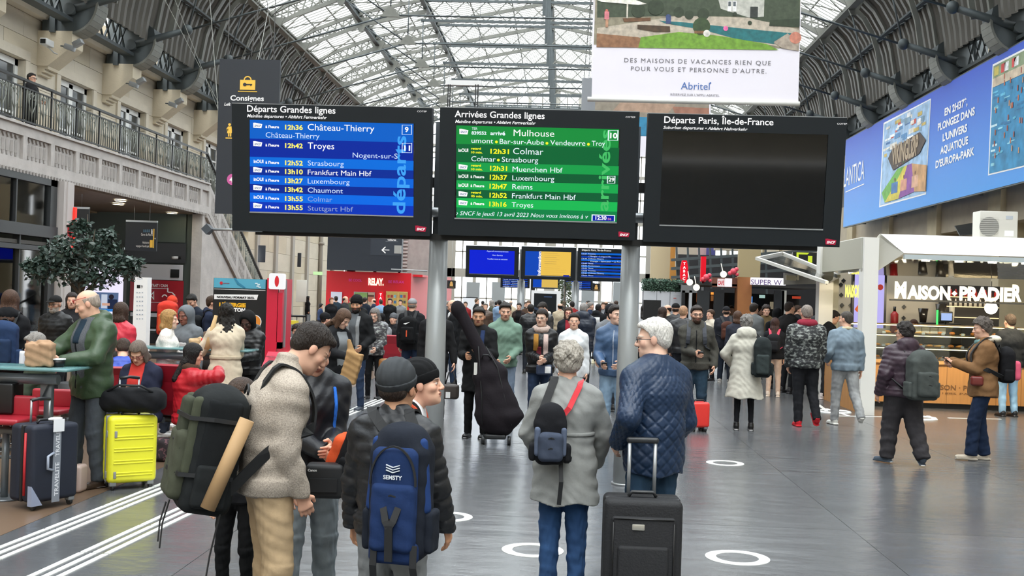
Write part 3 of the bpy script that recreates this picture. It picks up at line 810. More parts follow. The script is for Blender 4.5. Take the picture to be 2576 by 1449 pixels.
z.p.txt(z.mb(E_('#46bd66', .7)), 'arrivées', *z.X(1632, 1118), 100/z.k, 750/z.k, .0035, up=True, bold=.02)
sncf(z, 1730, 1310, 1835, 1362, m_red, WHT)
z.build('lettering', b2)
# --- suburban board, dark screen
b3, r3, s3 = board('departure_board', 'switched off suburban board with a black screen headed Départs Paris, Île-de-France', 'display board', bp, (1631, 285), (2112, 622), (1668.5, 329), (2070.4, 576.4))
z = Zoom(bp, 2.264, 1460, 0)
z.t('Départs Paris, Île-de-France', 477, 1093, 699, 36, WHT, bold=.012); z.t('Suburban departures • Abfahrt Nahverkehr', 472, 948, 733, 16, WHT, shear=.25, bold=.012)
z.t('COTEP', 1462, 1518, 709, 9, WHT); sncf(z, 1395, 1360, 1458, 1395, m_red, WHT)
z.build('lettering', b3)
# carrying frame: two tapering columns, beam, collars
pc1, pc2 = FL(1569, 1218), AY(1094, 910, FL(1569, 1218).y)
YC = pc2.y
zc = AY(1103, 596, YC).z
for (p, lab) in ((pc1, 'grey round steel column between the arrivals board and the dark board'), (pc2, 'grey round steel column between the blue departures board and the green one')):
    t = thing('sign_column', lab, 'column', (p.x, YC, 0))
    part('shaft', MB().tube([(p.x, YC, .012), (p.x, YC, 1.2), (p.x, YC, zc-.03)], [.108, .103, .092], 32), m_colm, t)
    part('cap', MB().cyl((p.x, YC, zc-.03), (p.x, YC, zc), .097, n=32), m_black, t)
    part('foot_ring', MB().cyl((p.x, YC, 0), (p.x, YC, .02), .125, n=32), m_alu, t)
    part('mast', MB().box(p.x-.06, p.x+.06, YC-.04, YC+.1, zc, zc+1.15), P_('#3a4045', .5), t)
    part('collar', MB().cyl((p.x-.16, YC-.1, zc+.24), (p.x+.16, YC-.1, zc+.24), .05, n=16), m_alu, t)
fr = thing('board_frame', 'black beam running under the three display boards', 'frame', (1.2, YC-.02, zc-.05))
a, b = AY(658, 590, YC), AY(2043, 632, YC)
part('lower_beam', MB().box(a.x, b.x, YC-.22, YC-.14, zc-.04, zc+.02), m_black, fr)
part('rear_rail', MB().box(a.x, b.x, YC+.02, YC+.1, zc+.5, zc+.6), m_black, fr)
for px in (800, 960, 1240, 1450, 1760, 1950): q = AY(px, 500, YC); part('bracket', MB().box(q.x-.04, q.x+.04, YC-.22, YC+.06, zc, zc+.75), m_black, fr)
sp = thing('arm_loudspeaker', 'small dark square speaker turned on its corner at the end of a thin arm', 'speaker', tuple(AY(519, 578, 10.5)))
c = AY(519, 576, 10.5); h = .053; part('speaker_box', MB().prism([c+Vector((-h, 0, 0)), c+Vector((0, 0, -h)), c+Vector((h, 0, 0)), c+Vector((0, 0, h))], (0, .1, 0)), P_('#3a4047', .5), sp)
part('arm', MB().tube([c+Vector((h, .05, 0)), AY(660, 580, 10.55)], .014, 8), m_alu, sp)
# --- hanging lockers sign
hp = Plane((0, 13.2, 3), (1, 0, 0), (0, 0, 1))
def sign(name, label, cat, pl, TL, BR, m, th=.05, group=None, wires=None, bar=None):
    x0, y0, x1, y1 = rect_of(pl, TL, BR); t = thing(name, label, cat, tuple(pl.rel((x0+x1)/2, y0, -th/2)), group=group)
    part('panel', pl.rb(MB(), x0, y0, x1, y1, -th, 0), m, t)
    if bar: part('top_bar', pl.rb(MB(), x0, y1-.02, x1, y1+.03, -th-.01, .01), bar, t)
    if wires:
        for k in wires: q = pl.rel(x0+(x1-x0)*k[0], y1, -th/2); part('wire', MB().tube([q, q+Vector((k[1], 0, k[2]))], k[3] if len(k) > 3 else .006, 5), m_alu, t)
    return t
m_navy = P_('#22272f', .5); m_yel = P_('#f0bf4a', .5); m_wht = P_('#f2f2f2', .5)
cs = sign('hanging_sign', 'tall dark hanging sign with a yellow locker icon and the word Consignes', 'sign', hp, (553, 148), (692, 541), m_navy, wires=[(.12, 0, 3), (.88, 0, 3), (.5, .35, 3), (.9, -.5, 3)])
z = Zoom(hp, 3.37, 520, 130)
z.q(283, 238, 410, 325, m_yel); z.q(265, 332, 427, 343, m_yel)
for i in range(9):
    a0, a1 = math.pi*i/9, math.pi*(i+1)/9
    z.poly([(347+34*math.cos(a0), 240-34*math.sin(a0)), (347+34*math.cos(a1), 240-34*math.sin(a1)), (347+24*math.cos(a1), 240-24*math.sin(a1)), (347+24*math.cos(a0), 240-24*math.sin(a0))], m_yel)
z.disc(322, 278, 15, m_navy, .008); z.q(330, 273, 385, 283, m_navy, .008); z.q(370, 280, 378, 292, m_navy, .008)
z.t('Consignes', 200, 488, 412, 42, m_wht, bold=.02); z.t('Left', 148, 203, 456, 24, m_wht, shear=.25, bold=.02)
z.disc(194, 618, 12, m_yel); z.poly([(180, 633), (210, 633), (216, 690), (172, 692)], m_yel); z.q(182, 690, 192, 720, m_yel); z.q(198, 690, 208, 720, m_yel); z.poly([(168, 650), (182, 636), (182, 668), (174, 672)], m_yel); z.q(160, 727, 216, 738, m_yel)
z.disc(218, 1083, 48, P_('#c85a9a', .5)); z.t('4', 192, 226, 1106, 46, m_wht, .008, bold=.03)
z.build('print', cs)
# --- big poster banner with pool picture
gp = Plane((0, 16.0, 4), (1, 0, 0), (0, 0, 1))
x0, y0, x1, y1 = rect_of(gp, (1497, -40), (2008, 258))
bn = thing('hanging_banner', 'huge hanging advert with a garden pool picture above white lettering panel', 'banner', tuple(gp.rel((x0+x1)/2, y0)))
part('cloth', gp.rb(MB(), x0, y0, x1, y1+2.6, -.012, 0), mat('white_banner_cloth', '#e6e2ec', .6, bump=.15, bscale=1.5), bn)
part('bottom_bar', MB().tube([gp.rel(x0-.06, y0-.02), gp.rel(x1+.02, y0-.02)], .035, 10), m_white_paint, bn)
def img(z):
    C = lambda c: mat('print_'+c, '#'+c, .6, noise=.35, nscale=14)
    z.q(97, -400, 1245, 278, C('8d8672'), .002)
    z.poly([(97, -400), (1252, -420), (1250, 150), (1100, 130), (900, 95), (560, 90), (95, 100)], C('3f4a38'), .003)
    z.poly([(770, -60), (1050, -60), (1045, 95), (960, 100), (800, 50)], C('b8b8b0'), .004); z.poly([(760, -40), (860, -70), (950, -10), (870, 0)], C('707478'), .005)
    for a in (840, 868): z.q(a, 5, a+20, 65, C('e8e8e8'), .006); z.q(a+3, 9, a+17, 35, C('555c60'), .007)
    z.q(968, 38, 1010, 100, C('2f3430'), .006)
    z.poly([(95, 160), (560, 90), (950, 100), (1250, 170), (1245, 290), (1100, 260), (700, 190), (350, 215), (95, 190)], C('b9ae9e'), .005)
    z.poly([(450, 118), (600, 128), (900, 160), (1215, 190), (1100, 250), (900, 225), (700, 170), (480, 132)], C('1f6a6e'), .007)
    z.poly([(345, 212), (560, 182), (800, 205), (1060, 250), (1130, 285), (330, 272)], C('6f9a33'), .008)
    z.poly([(93, 190), (330, 212), (430, 272), (92, 268)], C('8d6548'), .0066)
    z.poly([(325, 140), (510, 150), (512, 182), (420, 182), (325, 165)], C('4c3a28'), .009); z.poly([(240, 105), (400, 100), (400, 118), (250, 125)], C('6b4a30'), .009)
    z.poly([(95, 0), (230, -30), (378, 22), (330, 28), (120, 10)], C('e6e2d8'), .01); z.q(264, 20, 270, 110, C('cfc9bb'), .009)
    z.disc(690, 150, 50, C('36492a'), .010); z.q(650, 175, 730, 192, C('7b5a3a'), .011); z.disc(720, 190, 20, C('dad7cf'), .012); z.disc(500, 95, 14, C('3b4d7c'), .010); z.q(488, 88, 515, 135, C('3a4a76'), .011)
    z.disc(150, 60, 8, C('c06a5a'), .010); z.q(138, 65, 163, 110, C('d9808a'), .011); z.q(144, 110, 158, 155, C('b08468'), .011); z.disc(828, 162, 14, C('e06aa0'), .012)
    z.poly([(1080, 115), (1250, 105), (1248, 155), (1075, 148)], C('2c3a26'), .008); z.poly([(1100, 240), (1180, 190), (1245, 240), (1240, 290), (1150, 275)], C('a5988a'), .010); z.disc(1225, 215, 34, C('c5806c'), .012)
    for (x, y, r) in [(560, 70, 30), (620, 85, 26), (700, 80, 34), (330, 60, 40), (430, 40, 46), (880, 80, 12), (965, 130, 12)]: z.disc(x, y, r, C('2f3b28'), .009)
z = Zoom(gp, 2.264, 1460, 0)
img(z); z.build('picture', bn)
m_gtx = P_('#6c6a70', .6)
z.t('DES MAISONS DE VACANCES RIEN QUE', 250, 1077, 354, 24, m_gtx, spacing=1.25); z.t("POUR VOUS ET PERSONNE D'AUTRE.", 287, 1052, 402, 24, m_gtx, spacing=1.25)
z.t('Abritel', 572, 735, 508, 40, P_('#4a6fb0', .6)); z.disc(741, 473, 5, P_('#4a6fb0', .6)); z.t("RÉSERVEZ SUR L'APPLI ABRITEL", 513, 790, 544, 12, m_gtx)
z.build('lettering', bn)
gp2 = Plane((0, 29.0, 4), (1, 0, 0), (0, 0, 1))
x0, y0, x1, y1 = rect_of(gp2, (1494, -40), (1784, 398))
bn2 = thing('hanging_banner', 'second pool advert banner further back, half hidden behind the first one', 'banner', tuple(gp2.rel((x0+x1)/2, y0)))
part('cloth', gp2.rb(MB(), x0, y0, x1, y1, -.012, 0), MATS['white_banner_cloth'], bn2)
z = Zoom(gp2, 1, 0, 0)
for (q, c) in [([(1494, -40), (1784, -40), (1784, 300), (1494, 290)], '8f8678'), ([(1494, 262), (1784, 272), (1784, 345), (1494, 340)], '2f7fa4'), ([(1560, 258), (1700, 262), (1680, 285), (1540, 280)], 'a88c78'), ([(1690, 268), (1784, 272), (1784, 290), (1700, 290)], '9d6f5c')]:
    z.poly(q, mat('print_'+c, '#'+c, .6, noise=.3, nscale=5), .003+.002*int(c[0], 16)/16)
z.build('picture', bn2)
# white bar with legs over the far boards, grey column box beside the banner
lp = Plane((0, 24.0, 4), (1, 0, 0), (0, 0, 1))
t = sign('light_bar', 'white horizontal light bar standing on thin black legs above the green board', 'light', lp, (1121, 201), (1211, 215), P_('#dedede', .5), .12, wires=[(.1, 0, 9), (.9, 0, 9)])
for px in (1128, 1133, 1197, 1203): a, b = AY(px, 213, 24.03), AY(px, 300, 24.03); part('leg', MB().box(a.x-.012, a.x+.012, 24.0, 24.06, b.z, a.z), m_black, t)
sign('hanging_case', 'grey metal case hanging beside the garden pool banner', 'case', Plane((0, 19, 4), (1, 0, 0), (0, 0, 1)), (1465, 196), (1495, 330), P_('#8e9296', .4, metal=.4), .3, wires=[(.5, 0, 7)])
# --- long blue advert on the side
sxp = Plane((XR-1.15, 30, 5), (0, -1, 0), (0, 0, 1))
def gradmat(name, c1, c2):
    m = bpy.data.materials.new(name); m.use_nodes = True; nt = m.node_tree; N = nt.nodes; L = nt.links
    tc = N.new('ShaderNodeTexCoord'); sx = N.new('ShaderNodeSeparateXYZ'); mx = N.new('ShaderNodeMix'); mx.data_type = 'RGBA'
    L.new(tc.outputs['Generated'], sx.inputs[0]); L.new(sx.outputs[2], mx.inputs[0]); mx.inputs[6].default_value = (*lin(c1), 1); mx.inputs[7].default_value = (*lin(c2), 1)
    L.new(mx.outputs[2], N['Principled BSDF'].inputs['Base Color']); N['Principled BSDF'].inputs['Roughness'].default_value = .5; return m
bc = [sxp.px(*p) for p in ((2136, 342), (2576, 113), (2576, 451), (2113, 576))]
zt_, zb_ = (bc[0].z+bc[1].z)/2, (bc[2].z+bc[3].z)/2; yfar = (bc[0].y+bc[3].y)/2
bb = thing('long_banner', 'long blue water park advert hung along the right-hand gallery', 'banner', (XR-1.15, 33, zb_))
part('cloth', MB().box(XR-1.15, XR-1.12, 22, yfar, zb_, zt_), gradmat('blue_banner_print', '#3f97e6', '#2f55c8'), bb)
z = Zoom(sxp, 2.07, 1900, 0)
C = lambda c: mat('print_'+c, '#'+c, .6, noise=.35, nscale=3)
for (s_, a, b, y, h) in [('EN 2H37*,', 987, 1105, 603, 36), ('PLONGEZ DANS', 952, 1142, 682, 36), ("L'UNIVERS", 977, 1103, 736, 36), ('AQUATIQUE', 965, 1108, 803, 36), ("D'EUROPA-PARK", 940, 1140, 876, 36)]:
    p0, p1 = sxp.px(*z.X(a, y)), sxp.px(*z.X(b, y)); text(z.mb(m_wht), s_, p0+sxp.n*.01, sxp.r, sxp.u, h/z.k*((p0-CAM).dot(F0)/FPX), (p1-p0).dot(sxp.r), bold=.035)
p0, p1 = sxp.px(*z.X(462, 975)), sxp.px(*z.X(567, 975)); text(z.mb(m_wht), 'LANTICA', p0+sxp.n*.01, sxp.r, sxp.u, .75, (p1-p0).dot(sxp.r))
z.poly([(470, 998), (567, 955), (567, 960), (470, 1003)], m_wht, .01)
fr1 = [(672, 648), (910, 520), (885, 1005), (650, 1070)]
z.poly([(668, 640), (915, 512), (889, 1012), (645, 1080)], m_wht, .006); z.poly(fr1, C('9fc0e0'), .012)
rr = random.Random(5)
def inq(u, v, q): 
    a = [q[0][i]+(q[1][i]-q[0][i])*u for i in (0, 1)]; b = [q[3][i]+(q[2][i]-q[3][i])*u for i in (0, 1)]; return tuple(a[i]+(b[i]-a[i])*v for i in (0, 1))
def qq(q, u0, v0, u1, v1, m, l): z.poly([inq(u0, v0, q), inq(u1, v0, q), inq(u1, v1, q), inq(u0, v1, q)], m, l)
for i in range(46):
    u, v = rr.random()*.85, rr.random()*.4; qq(fr1, u, v, u+.05+.1*rr.random(), v+.02+.05*rr.random(), C(rr.choice(['d05a4a', 'e8e4da', '5a8fc0', '7fa0b8', 'c8b060', 'f0f4f8', '3f6fa8'])), .014+i*.0002)
z.poly([inq(.1, .98, fr1), inq(.02, .85, fr1), inq(.35, .62, fr1), inq(.5, .62, fr1)], C('6fb04a'), .026); z.poly([inq(.1, .98, fr1), inq(.5, .62, fr1), inq(.56, .62, fr1), inq(.4, .98, fr1)], C('d8c84a'), .028); z.poly([inq(.4, .98, fr1), inq(.56, .62, fr1), inq(.66, .62, fr1), inq(.75, .95, fr1)], C('8a4a9a'), .03); z.poly([inq(.75, .95, fr1), inq(.66, .62, fr1), inq(1, .7, fr1), inq(1, .98, fr1)], C('c89a6a'), .03)
for u in (.3, .5, .75): z.disc(*inq(u, .74, fr1), 10, C('7a4a38'), .034); qq(fr1, u-.07, .77, u+.07, .9, C(rr.choice(['d89a80', 'e0b090', '4a7ab0'])), .033)
z.poly([inq(.12, .45, fr1), inq(.2, .36, fr1), inq(.8, .3, fr1), inq(.95, .42, fr1), inq(.82, .54, fr1), inq(.25, .62, fr1)], C('4a3a30'), .036)
pa_, pb_ = inq(.24, .55, fr1), inq(.82, .47, fr1)
p0 = sxp.px(*z.X(*pa_)); p1 = sxp.px(*z.X(*pb_)); text(z.mb(P_('#a89070', .5)), 'VIKINGLØP', p0+sxp.n*.045, sxp.r, sxp.u, .62, (p1-p0).dot(sxp.r), bold=.04)
for k in range(6):
    for v in (.39, .585): z.disc(*inq(.34+k*.07, v-.01*k, fr1), 4, C(rr.choice(['d04040', '40a040', 'e0e0e0', 'e0a030'])), .04)
fr2 = [(1240, 345), (1620, 150), (1600, 812), (1217, 905)]
z.poly([(1236, 336), (1625, 138), (1606, 820), (1212, 914)], m_wht, .006); z.poly(fr2, C('2f86b4'), .012)
for i in range(60):
    u, v = rr.random()*.92, .2+rr.random()*.75; qq(fr2, u, v, u+.03+.06*rr.random(), v+.008+.02*rr.random(), C(rr.choice(['5ab0d0', '8fd0e0', '2470a0', 'c8e8f0'])), .014+i*.0001)
qq(fr2, 0, 0, 1, .13, C('8a9a78'), .02); qq(fr2, 0, .12, 1, .2, C('c9b8a0'), .021)
for i in range(26):
    u, v = .03+rr.random()*.4, .08+rr.random()*.75; qq(fr2, u, v, u+.014, v+.05, C(rr.choice(['b86a4a', 'a04a3a', 'd09a70'])), .024)
for i in range(10): u = rr.random()*.9; qq(fr2, u, .02, u+.06, .1, C(rr.choice(['d04040', 'e8e8e8', 'd0c060'])), .024)
z.build('print', bb)
mb = MB()
for i in range(6): y = 24+i*4.1; mb.box(XR-1.1, XR-.4, y, y+.08, zt_-.2, zt_-.1); mb.box(XR-1.1, XR-.4, y, y+.08, zb_+.1, zb_+.2)
part('support_arm', mb, m_iron, bb)
part('frame_rail', MB().box(XR-1.14, XR-1.06, 22, yfar, zt_-.03, zt_+.04).box(XR-1.14, XR-1.06, 22, yfar, zb_-.04, zb_+.03), m_iron, bb)
# --- second and third rows of boards
Yq = 38.0; qp = Plane((0, Yq, 2.5), (1, 0, 0), (0, -math.sin(TLT), math.cos(TLT)))
z = Zoom(qp, 4.954, 1100, 600)
def far(label, TL, BR, s0, s1): return board('display_board', label, 'display board', qp, z.X(*TL), z.X(*BR), z.X(*s0), z.X(*s1), th=.3)[0]
f1 = far('distant board with an out of service message on a bright blue screen', (358, 88), (1008, 500), (403, 140), (957, 455))
z.q(403, 138, 957, 450, E_('#0a22d0', .7), -.01); z.t('Appareil momentanément', 617, 887, 165, 18, LB, .03); z.t('Hors Service', 687, 815, 216, 18, LB, .03); z.t('Veuillez nous en excuser.', 622, 880, 262, 18, LB, .03); z.build('lettering', f1)
f2 = far('distant information board split between blue and yellow', (1050, 98), (1718, 522), (1100, 155), (1665, 478))
z.q(1100, 153, 1296, 462, E_('#1046b4', .7), -.01); z.q(1296, 158, 1660, 470, E_('#e6bc50', .72), -.005)
qp.txt(z.mb(WHT), 'Information', *z.X(1286, 462), 36/4.954, 300/4.954, .03, up=True, bold=.03)
for i in range(11): z.q(1335, 182+i*26, 1335+rr.choice([215, 190, 150, 165, 270, 240]), 189+i*26, P_('#8a7a50', .6), .03)
z.q(1570, 455, 1645, 478, E_('#0a1fa0', .6), .03); z.build('lettering', f2)
f3 = far('distant suburban departures board with a blue list, partly behind the column', (1755, 118), (2340, 545), (1795, 170), (2320, 495))
z.t('Départs Paris, Île-de-France', 1803, 2165, 152, 22, WHT, .03)
for i in range(8): z.q(1795, 174+i*40, 2320, 214+i*40, E_('#0a62cc' if i % 2 == 0 else '#0a3aa4', .7), -.01)
for i, s_ in enumerate(['Provins', '• Nangis • Longueville', 'Château-Thierry', '• Changis - Saint-Jean • La Ferté', 'Meaux', 'Coulommiers', 'Meaux', 'Provins', 'Château-Thierry', 'Meaux']):
    w = len(s_)*13; z.t(s_, 1880, 1880+w, 198+i*30, 16, LB, .03); z.t('12h%02d' % (37+i*3), 1800, 1865, 198+i*30, 16, LB, .03) if i not in (1, 3) else None
z.build('lettering', f3)
for px in (1306, 1443): q = FD(px, 38.4); t = thing('sign_column', 'distant grey column under the %s boards' % ('blue and yellow' if px < 1400 else 'yellow and suburban'), 'column', tuple(q)); part('shaft', MB().tube([(q.x, q.y, 0), (q.x, q.y, 2.4)], .13, 16), m_colm, t); part('mast', MB().box(q.x-.08, q.x+.08, q.y-.1, q.y+.1, 2.4, 3.5), m_alu, t)
Yr = 56.0; rp = Plane((0, Yr, 2.5), (1, 0, 0), (0, -math.sin(TLT), math.cos(TLT))); z = Zoom(rp, 4.954, 1100, 600)
for (a, lab) in (((790, 470, 1150, 622), 'farthest row, blue departures list on the first board'), ((1170, 480, 1525, 632), 'farthest row, small blue and yellow information board'), ((1585, 500, 1935, 650), 'farthest row, last board with blue lines and a dark half')):
    f = board('display_board', lab, 'display board', rp, z.X(a[0], a[1]), z.X(a[2], a[3]), z.X(a[0]+25, a[1]+20), z.X(a[2]-22, a[3]-16), th=.3)[0]
    X0, Y1_ = a[0]+25, a[3]-18
    if 'yellow' in lab: z.q(X0, a[1]+22, X0+105, Y1_, E_('#1046b4', .7), -.01); z.q(X0+105, a[1]+22, a[2]-25, Y1_, E_('#d8b458', .7), -.01)
    else:
        for i in range(5): z.q(X0, a[1]+30+i*22, a[2]-25, a[1]+50+i*22, E_('#0a50d0' if i % 2 else '#0a34a8', .7), -.01); z.t('12h%02d  ' % (40+i*7)+['Strasbourg', 'Reims', 'Metz', 'Nancy', 'Colmar'][i], X0+10, X0+190, a[1]+45+i*22, 11, LB, .03)
    z.build('lettering', f)
for px in (1337, 1416): q = FD(px, 56.4); t = thing('sign_column', 'farthest grey column seen beside the %s white framed screen' % ('near side of the' if px < 1400 else 'fir tree and the'), 'column', tuple(q)); part('shaft', MB().tube([(q.x, q.y, 0), (q.x, q.y, 3.2)], .13, 12), m_colm, t); part('cap', MB().cyl((q.x, q.y, 3.2), (q.x, q.y, 3.25), .16), m_black, t)
# ================================================================== FIGURES: one smooth surface per body or garment
def smin(a, b, k):
    h = np.maximum(k-np.abs(a-b), 0)/k
    return np.minimum(a, b)-h*h*k*.25
CORN = [(0,0,0),(1,0,0),(0,1,0),(1,1,0),(0,0,1),(1,0,1),(0,1,1),(1,1,1)]
EDG = [(0,1),(2,3),(4,5),(6,7),(0,2),(1,3),(4,6),(5,7),(0,4),(1,5),(2,6),(3,7)]
def nets(D, o, h):
    ins = D < 0; nx, ny, nz = D.shape
    cnt = np.zeros((nx-1, ny-1, nz-1), np.int8)
    for a, b, c in CORN: cnt += ins[a:nx-1+a, b:ny-1+b, c:nz-1+c]
    idx = np.argwhere((cnt > 0) & (cnt < 8))
    if not len(idx): return np.zeros((0, 3)), []
    dv = [D[idx[:, 0]+a, idx[:, 1]+b, idx[:, 2]+c] for a, b, c in CORN]
    acc = np.zeros((len(idx), 3)); n = np.zeros(len(idx))
    for i, j in EDG:
        m = (dv[i] < 0) != (dv[j] < 0); t = np.where(m, dv[i]/(dv[i]-dv[j]+1e-12), 0)
        ci, cj = np.array(CORN[i]), np.array(CORN[j])
        acc += m[:, None]*(ci[None]+t[:, None]*(cj-ci)[None]); n += m
    V = (idx+acc/n[:, None])*h+o
    cid = -np.ones((nx-1, ny-1, nz-1), np.int64); cid[tuple(idx.T)] = np.arange(len(idx))
    Fs = []
    for ax in range(3):
        u, v = (ax+1) % 3, (ax+2) % 3
        sl0 = [slice(None)]*3; sl1 = [slice(None)]*3; sl0[ax] = slice(0, -1); sl1[ax] = slice(1, None)
        ch = ins[tuple(sl0)] != ins[tuple(sl1)]
        e = np.argwhere(ch); e = e[(e[:, u] > 0) & (e[:, v] > 0) & (e[:, u] < cid.shape[u]) & (e[:, v] < cid.shape[v])]
        if not len(e): continue
        s = ins[tuple(e.T)]
        def g(du, dv_): q = e.copy(); q[:, u] += du; q[:, v] += dv_; return cid[tuple(q.T)]
        Q = np.stack([g(-1, -1), g(0, -1), g(0, 0), g(-1, 0)], 1)
        Q[~s] = Q[~s][:, ::-1]; Fs.append(Q)
    return V, np.concatenate(Fs)
class Sdf:
    def __init__(s, res): s.r = res; s.P = []; s.cuts = []; s.noise = None
    def seg(s, a, b, ra, rb=None, u=(1, 0, 0), k=.03, disp=None, sub=False, cap=None):
        rb = ra if rb is None else rb
        ra = ra if hasattr(ra, '__len__') else (ra, ra); rb = rb if hasattr(rb, '__len__') else (rb, rb)
        s.P.append((np.array(a, float), np.array(b, float), ra, rb, np.array(u, float), k, disp, sub, cap)); return s
    def ell(s, c, r, R=None, k=.02, sub=False, disp=None):
        R = np.eye(3) if R is None else np.array(R)
        s.P.append(('e', np.array(c, float), np.array(r if hasattr(r, '__len__') else (r, r, r), float), R, k, sub, disp)); return s
    def box(s, c, h, r, R=None, k=.02, disp=None, sub=False):
        R = np.eye(3) if R is None else np.array(R)
        s.P.append(('b', np.array(c, float), np.array(h, float), r, R, k, disp, sub)); return s
    def cut(s, f): s.cuts.append(f); return s
    def run(s):
        lo = np.full(3, 1e9); hi = -lo; bb = []
        for p in s.P:
            if isinstance(p[0], str):
                m = (max(p[2]) if p[0] == 'e' else float(np.linalg.norm(p[2]))); a = p[1]-m; b = p[1]+m; sub = p[5] if p[0] == 'e' else p[7]; k = p[4] if p[0] == 'e' else p[5]
                if p[0] == 'b' or p[0] == 'e':
                    e = np.abs(p[3] if p[0] == 'e' else p[4]) @ p[2]; a, b = p[1]-e, p[1]+e
            else:
                m = max(max(p[2]), max(p[3])); a = np.minimum(p[0], p[1])-m; b = np.maximum(p[0], p[1])+m; sub = p[7]; k = p[5]
            bb.append((a, b, k));
            if not sub: lo = np.minimum(lo, a); hi = np.maximum(hi, b)
        h = s.r; lo = lo-2.5*h-.01; n = np.ceil((hi+2.5*h+.01-lo)/h).astype(int)+1
        D = np.full(tuple(n), 1.0, np.float32)
        ax = [lo[i]+h*np.arange(n[i]) for i in range(3)]
        for p, (a, b, k) in zip(s.P, bb):
            mg = max(k, 3*h)+.02
            i0 = np.clip(((a-mg-lo)/h).astype(int), 0, n); i1 = np.clip(((b+mg-lo)/h).astype(int)+2, 0, n)
            if (i1 <= i0).any(): continue
            sl = tuple(slice(i0[i], i1[i]) for i in range(3))
            X = ax[0][sl[0]][:, None, None]; Y = ax[1][sl[1]][None, :, None]; Z = ax[2][sl[2]][None, None, :]
            if isinstance(p[0], str) and p[0] == 'e':
                _, c, r, R, k, sub, disp = p; x, y, z = X-c[0], Y-c[1], Z-c[2]
                q = np.sqrt(sum(((x*R[0, i]+y*R[1, i]+z*R[2, i])/r[i])**2 for i in range(3))); d = (q-1)*r.min()
                if disp: d = d+disp(X, Y, Z)
            elif isinstance(p[0], str):
                _, c, hh, r, R, k, disp, sub = p; x, y, z = X-c[0], Y-c[1], Z-c[2]
                L = [np.abs(x*R[0, i]+y*R[1, i]+z*R[2, i])-(hh[i]-r) for i in range(3)]
                d = np.sqrt(sum(np.maximum(l, 0)**2 for l in L))+np.minimum(np.maximum(np.maximum(L[0], L[1]), L[2]), 0)-r
                if disp: d = d+disp(X, Y, Z)
            else:
                a0, b0, ra, rb, u, k, disp, sub, cap = p; w = b0-a0; Ln = np.linalg.norm(w)
                w = w/Ln if Ln > 1e-9 else np.array([0, 0, 1.]); u = u-w*u.dot(w)
                if np.linalg.norm(u) < 1e-3: u = np.array([0, 1., 0])-w*w[1]
                u /= np.linalg.norm(u); v = np.cross(w, u); x, y, z = X-a0[0], Y-a0[1], Z-a0[2]
                pw = x*w[0]+y*w[1]+z*w[2]; pu = x*u[0]+y*u[1]+z*u[2]; pv = x*v[0]+y*v[1]+z*v[2]
                t = np.clip(pw/max(Ln, 1e-9), 0, 1); ru = ra[0]+(rb[0]-ra[0])*t; rv = ra[1]+(rb[1]-ra[1])*t
                e = pw-np.clip(pw, 0, Ln); m = np.minimum(ru, rv)
                q = np.sqrt((pu/ru)**2+(pv/rv)**2+(e/(m if cap is None else cap))**2); d = (q-1)*m
                if disp: d = d+disp(pw, pu, pv, X, Y, Z)
            cur = D[sl]
            if sub: D[sl] = -smin(-cur, d.astype(np.float32), k)
            else: D[sl] = smin(cur, d.astype(np.float32), k)
        if s.noise is not None or s.cuts:
            X = ax[0][:, None, None]; Y = ax[1][None, :, None]; Z = ax[2][None, None, :]
            if s.noise: D = D+s.noise(X, Y, Z)
            for f in s.cuts: D = np.maximum(D, f(X, Y, Z))
        D[0] = D[-1] = .1; D[:, 0] = D[:, -1] = .1; D[:, :, 0] = D[:, :, -1] = .1
        return nets(D, lo, h)
def to_mesh(name, parts_, m, cols=None):
    me = bpy.data.meshes.new(name); vs = []; fs = []; o = 0
    for V, Fc in parts_:
        if len(V): vs.append(V); fs.append(np.array(Fc)+o); o += len(V)
    if not vs: me.materials.append(m); return me
    V = np.concatenate(vs); Fq = np.concatenate(fs); n = len(Fq)
    me.vertices.add(len(V)); me.vertices.foreach_set('co', V.astype(np.float32).ravel())
    me.loops.add(n*4); me.polygons.add(n); me.loops.foreach_set('vertex_index', Fq.astype(np.int32).ravel())
    me.polygons.foreach_set('loop_start', np.arange(0, n*4, 4, dtype=np.int32)); me.polygons.foreach_set('use_smooth', np.ones(n, bool))
    me.update(calc_edges=True); me.materials.append(m)
    if cols is not None:
        at = me.color_attributes.new('Col', 'FLOAT_COLOR', 'POINT'); c = np.ones((len(V), 4), np.float32); c[:, :3] = cols; at.data.foreach_set('color', c.ravel())
    return me
def rotm(yaw=0, pitch=0, roll=0):   # yaw about z, then pitch (nod forward +), then roll; columns = axes
    cy, sy = math.cos(yaw), math.sin(yaw); cp, sp_ = math.cos(-pitch), math.sin(-pitch); cr, sr = math.cos(roll), math.sin(roll)
    Rz = np.array([[cy, -sy, 0], [sy, cy, 0], [0, 0, 1]]); Rx = np.array([[1, 0, 0], [0, cp, -sp_], [0, sp_, cp]]); Ry = np.array([[cr, 0, sr], [0, 1, 0], [-sr, 0, cr]])
    return Rz @ Rx @ Ry
def ik(a, t, l1, l2, pole):
    a, t, pole = np.array(a, float), np.array(t, float), np.array(pole, float)
    d = t-a; L = np.linalg.norm(d); L2 = min(L, (l1+l2)*.995); d = d/max(L, 1e-6); t = a+d*L2
    x = (l1*l1-l2*l2+L2*L2)/(2*L2); hgt = math.sqrt(max(l1*l1-x*x, 0))
    p = pole-d*pole.dot(d); p /= max(np.linalg.norm(p), 1e-6)
    return a+d*x+p*hgt, t
m_cloth = mat('woven_cloth', '#ffffff', .85, spec=.2, objcol=True, noise=.1, nscale=16, bump=.5, bscale=34, bd=.005)
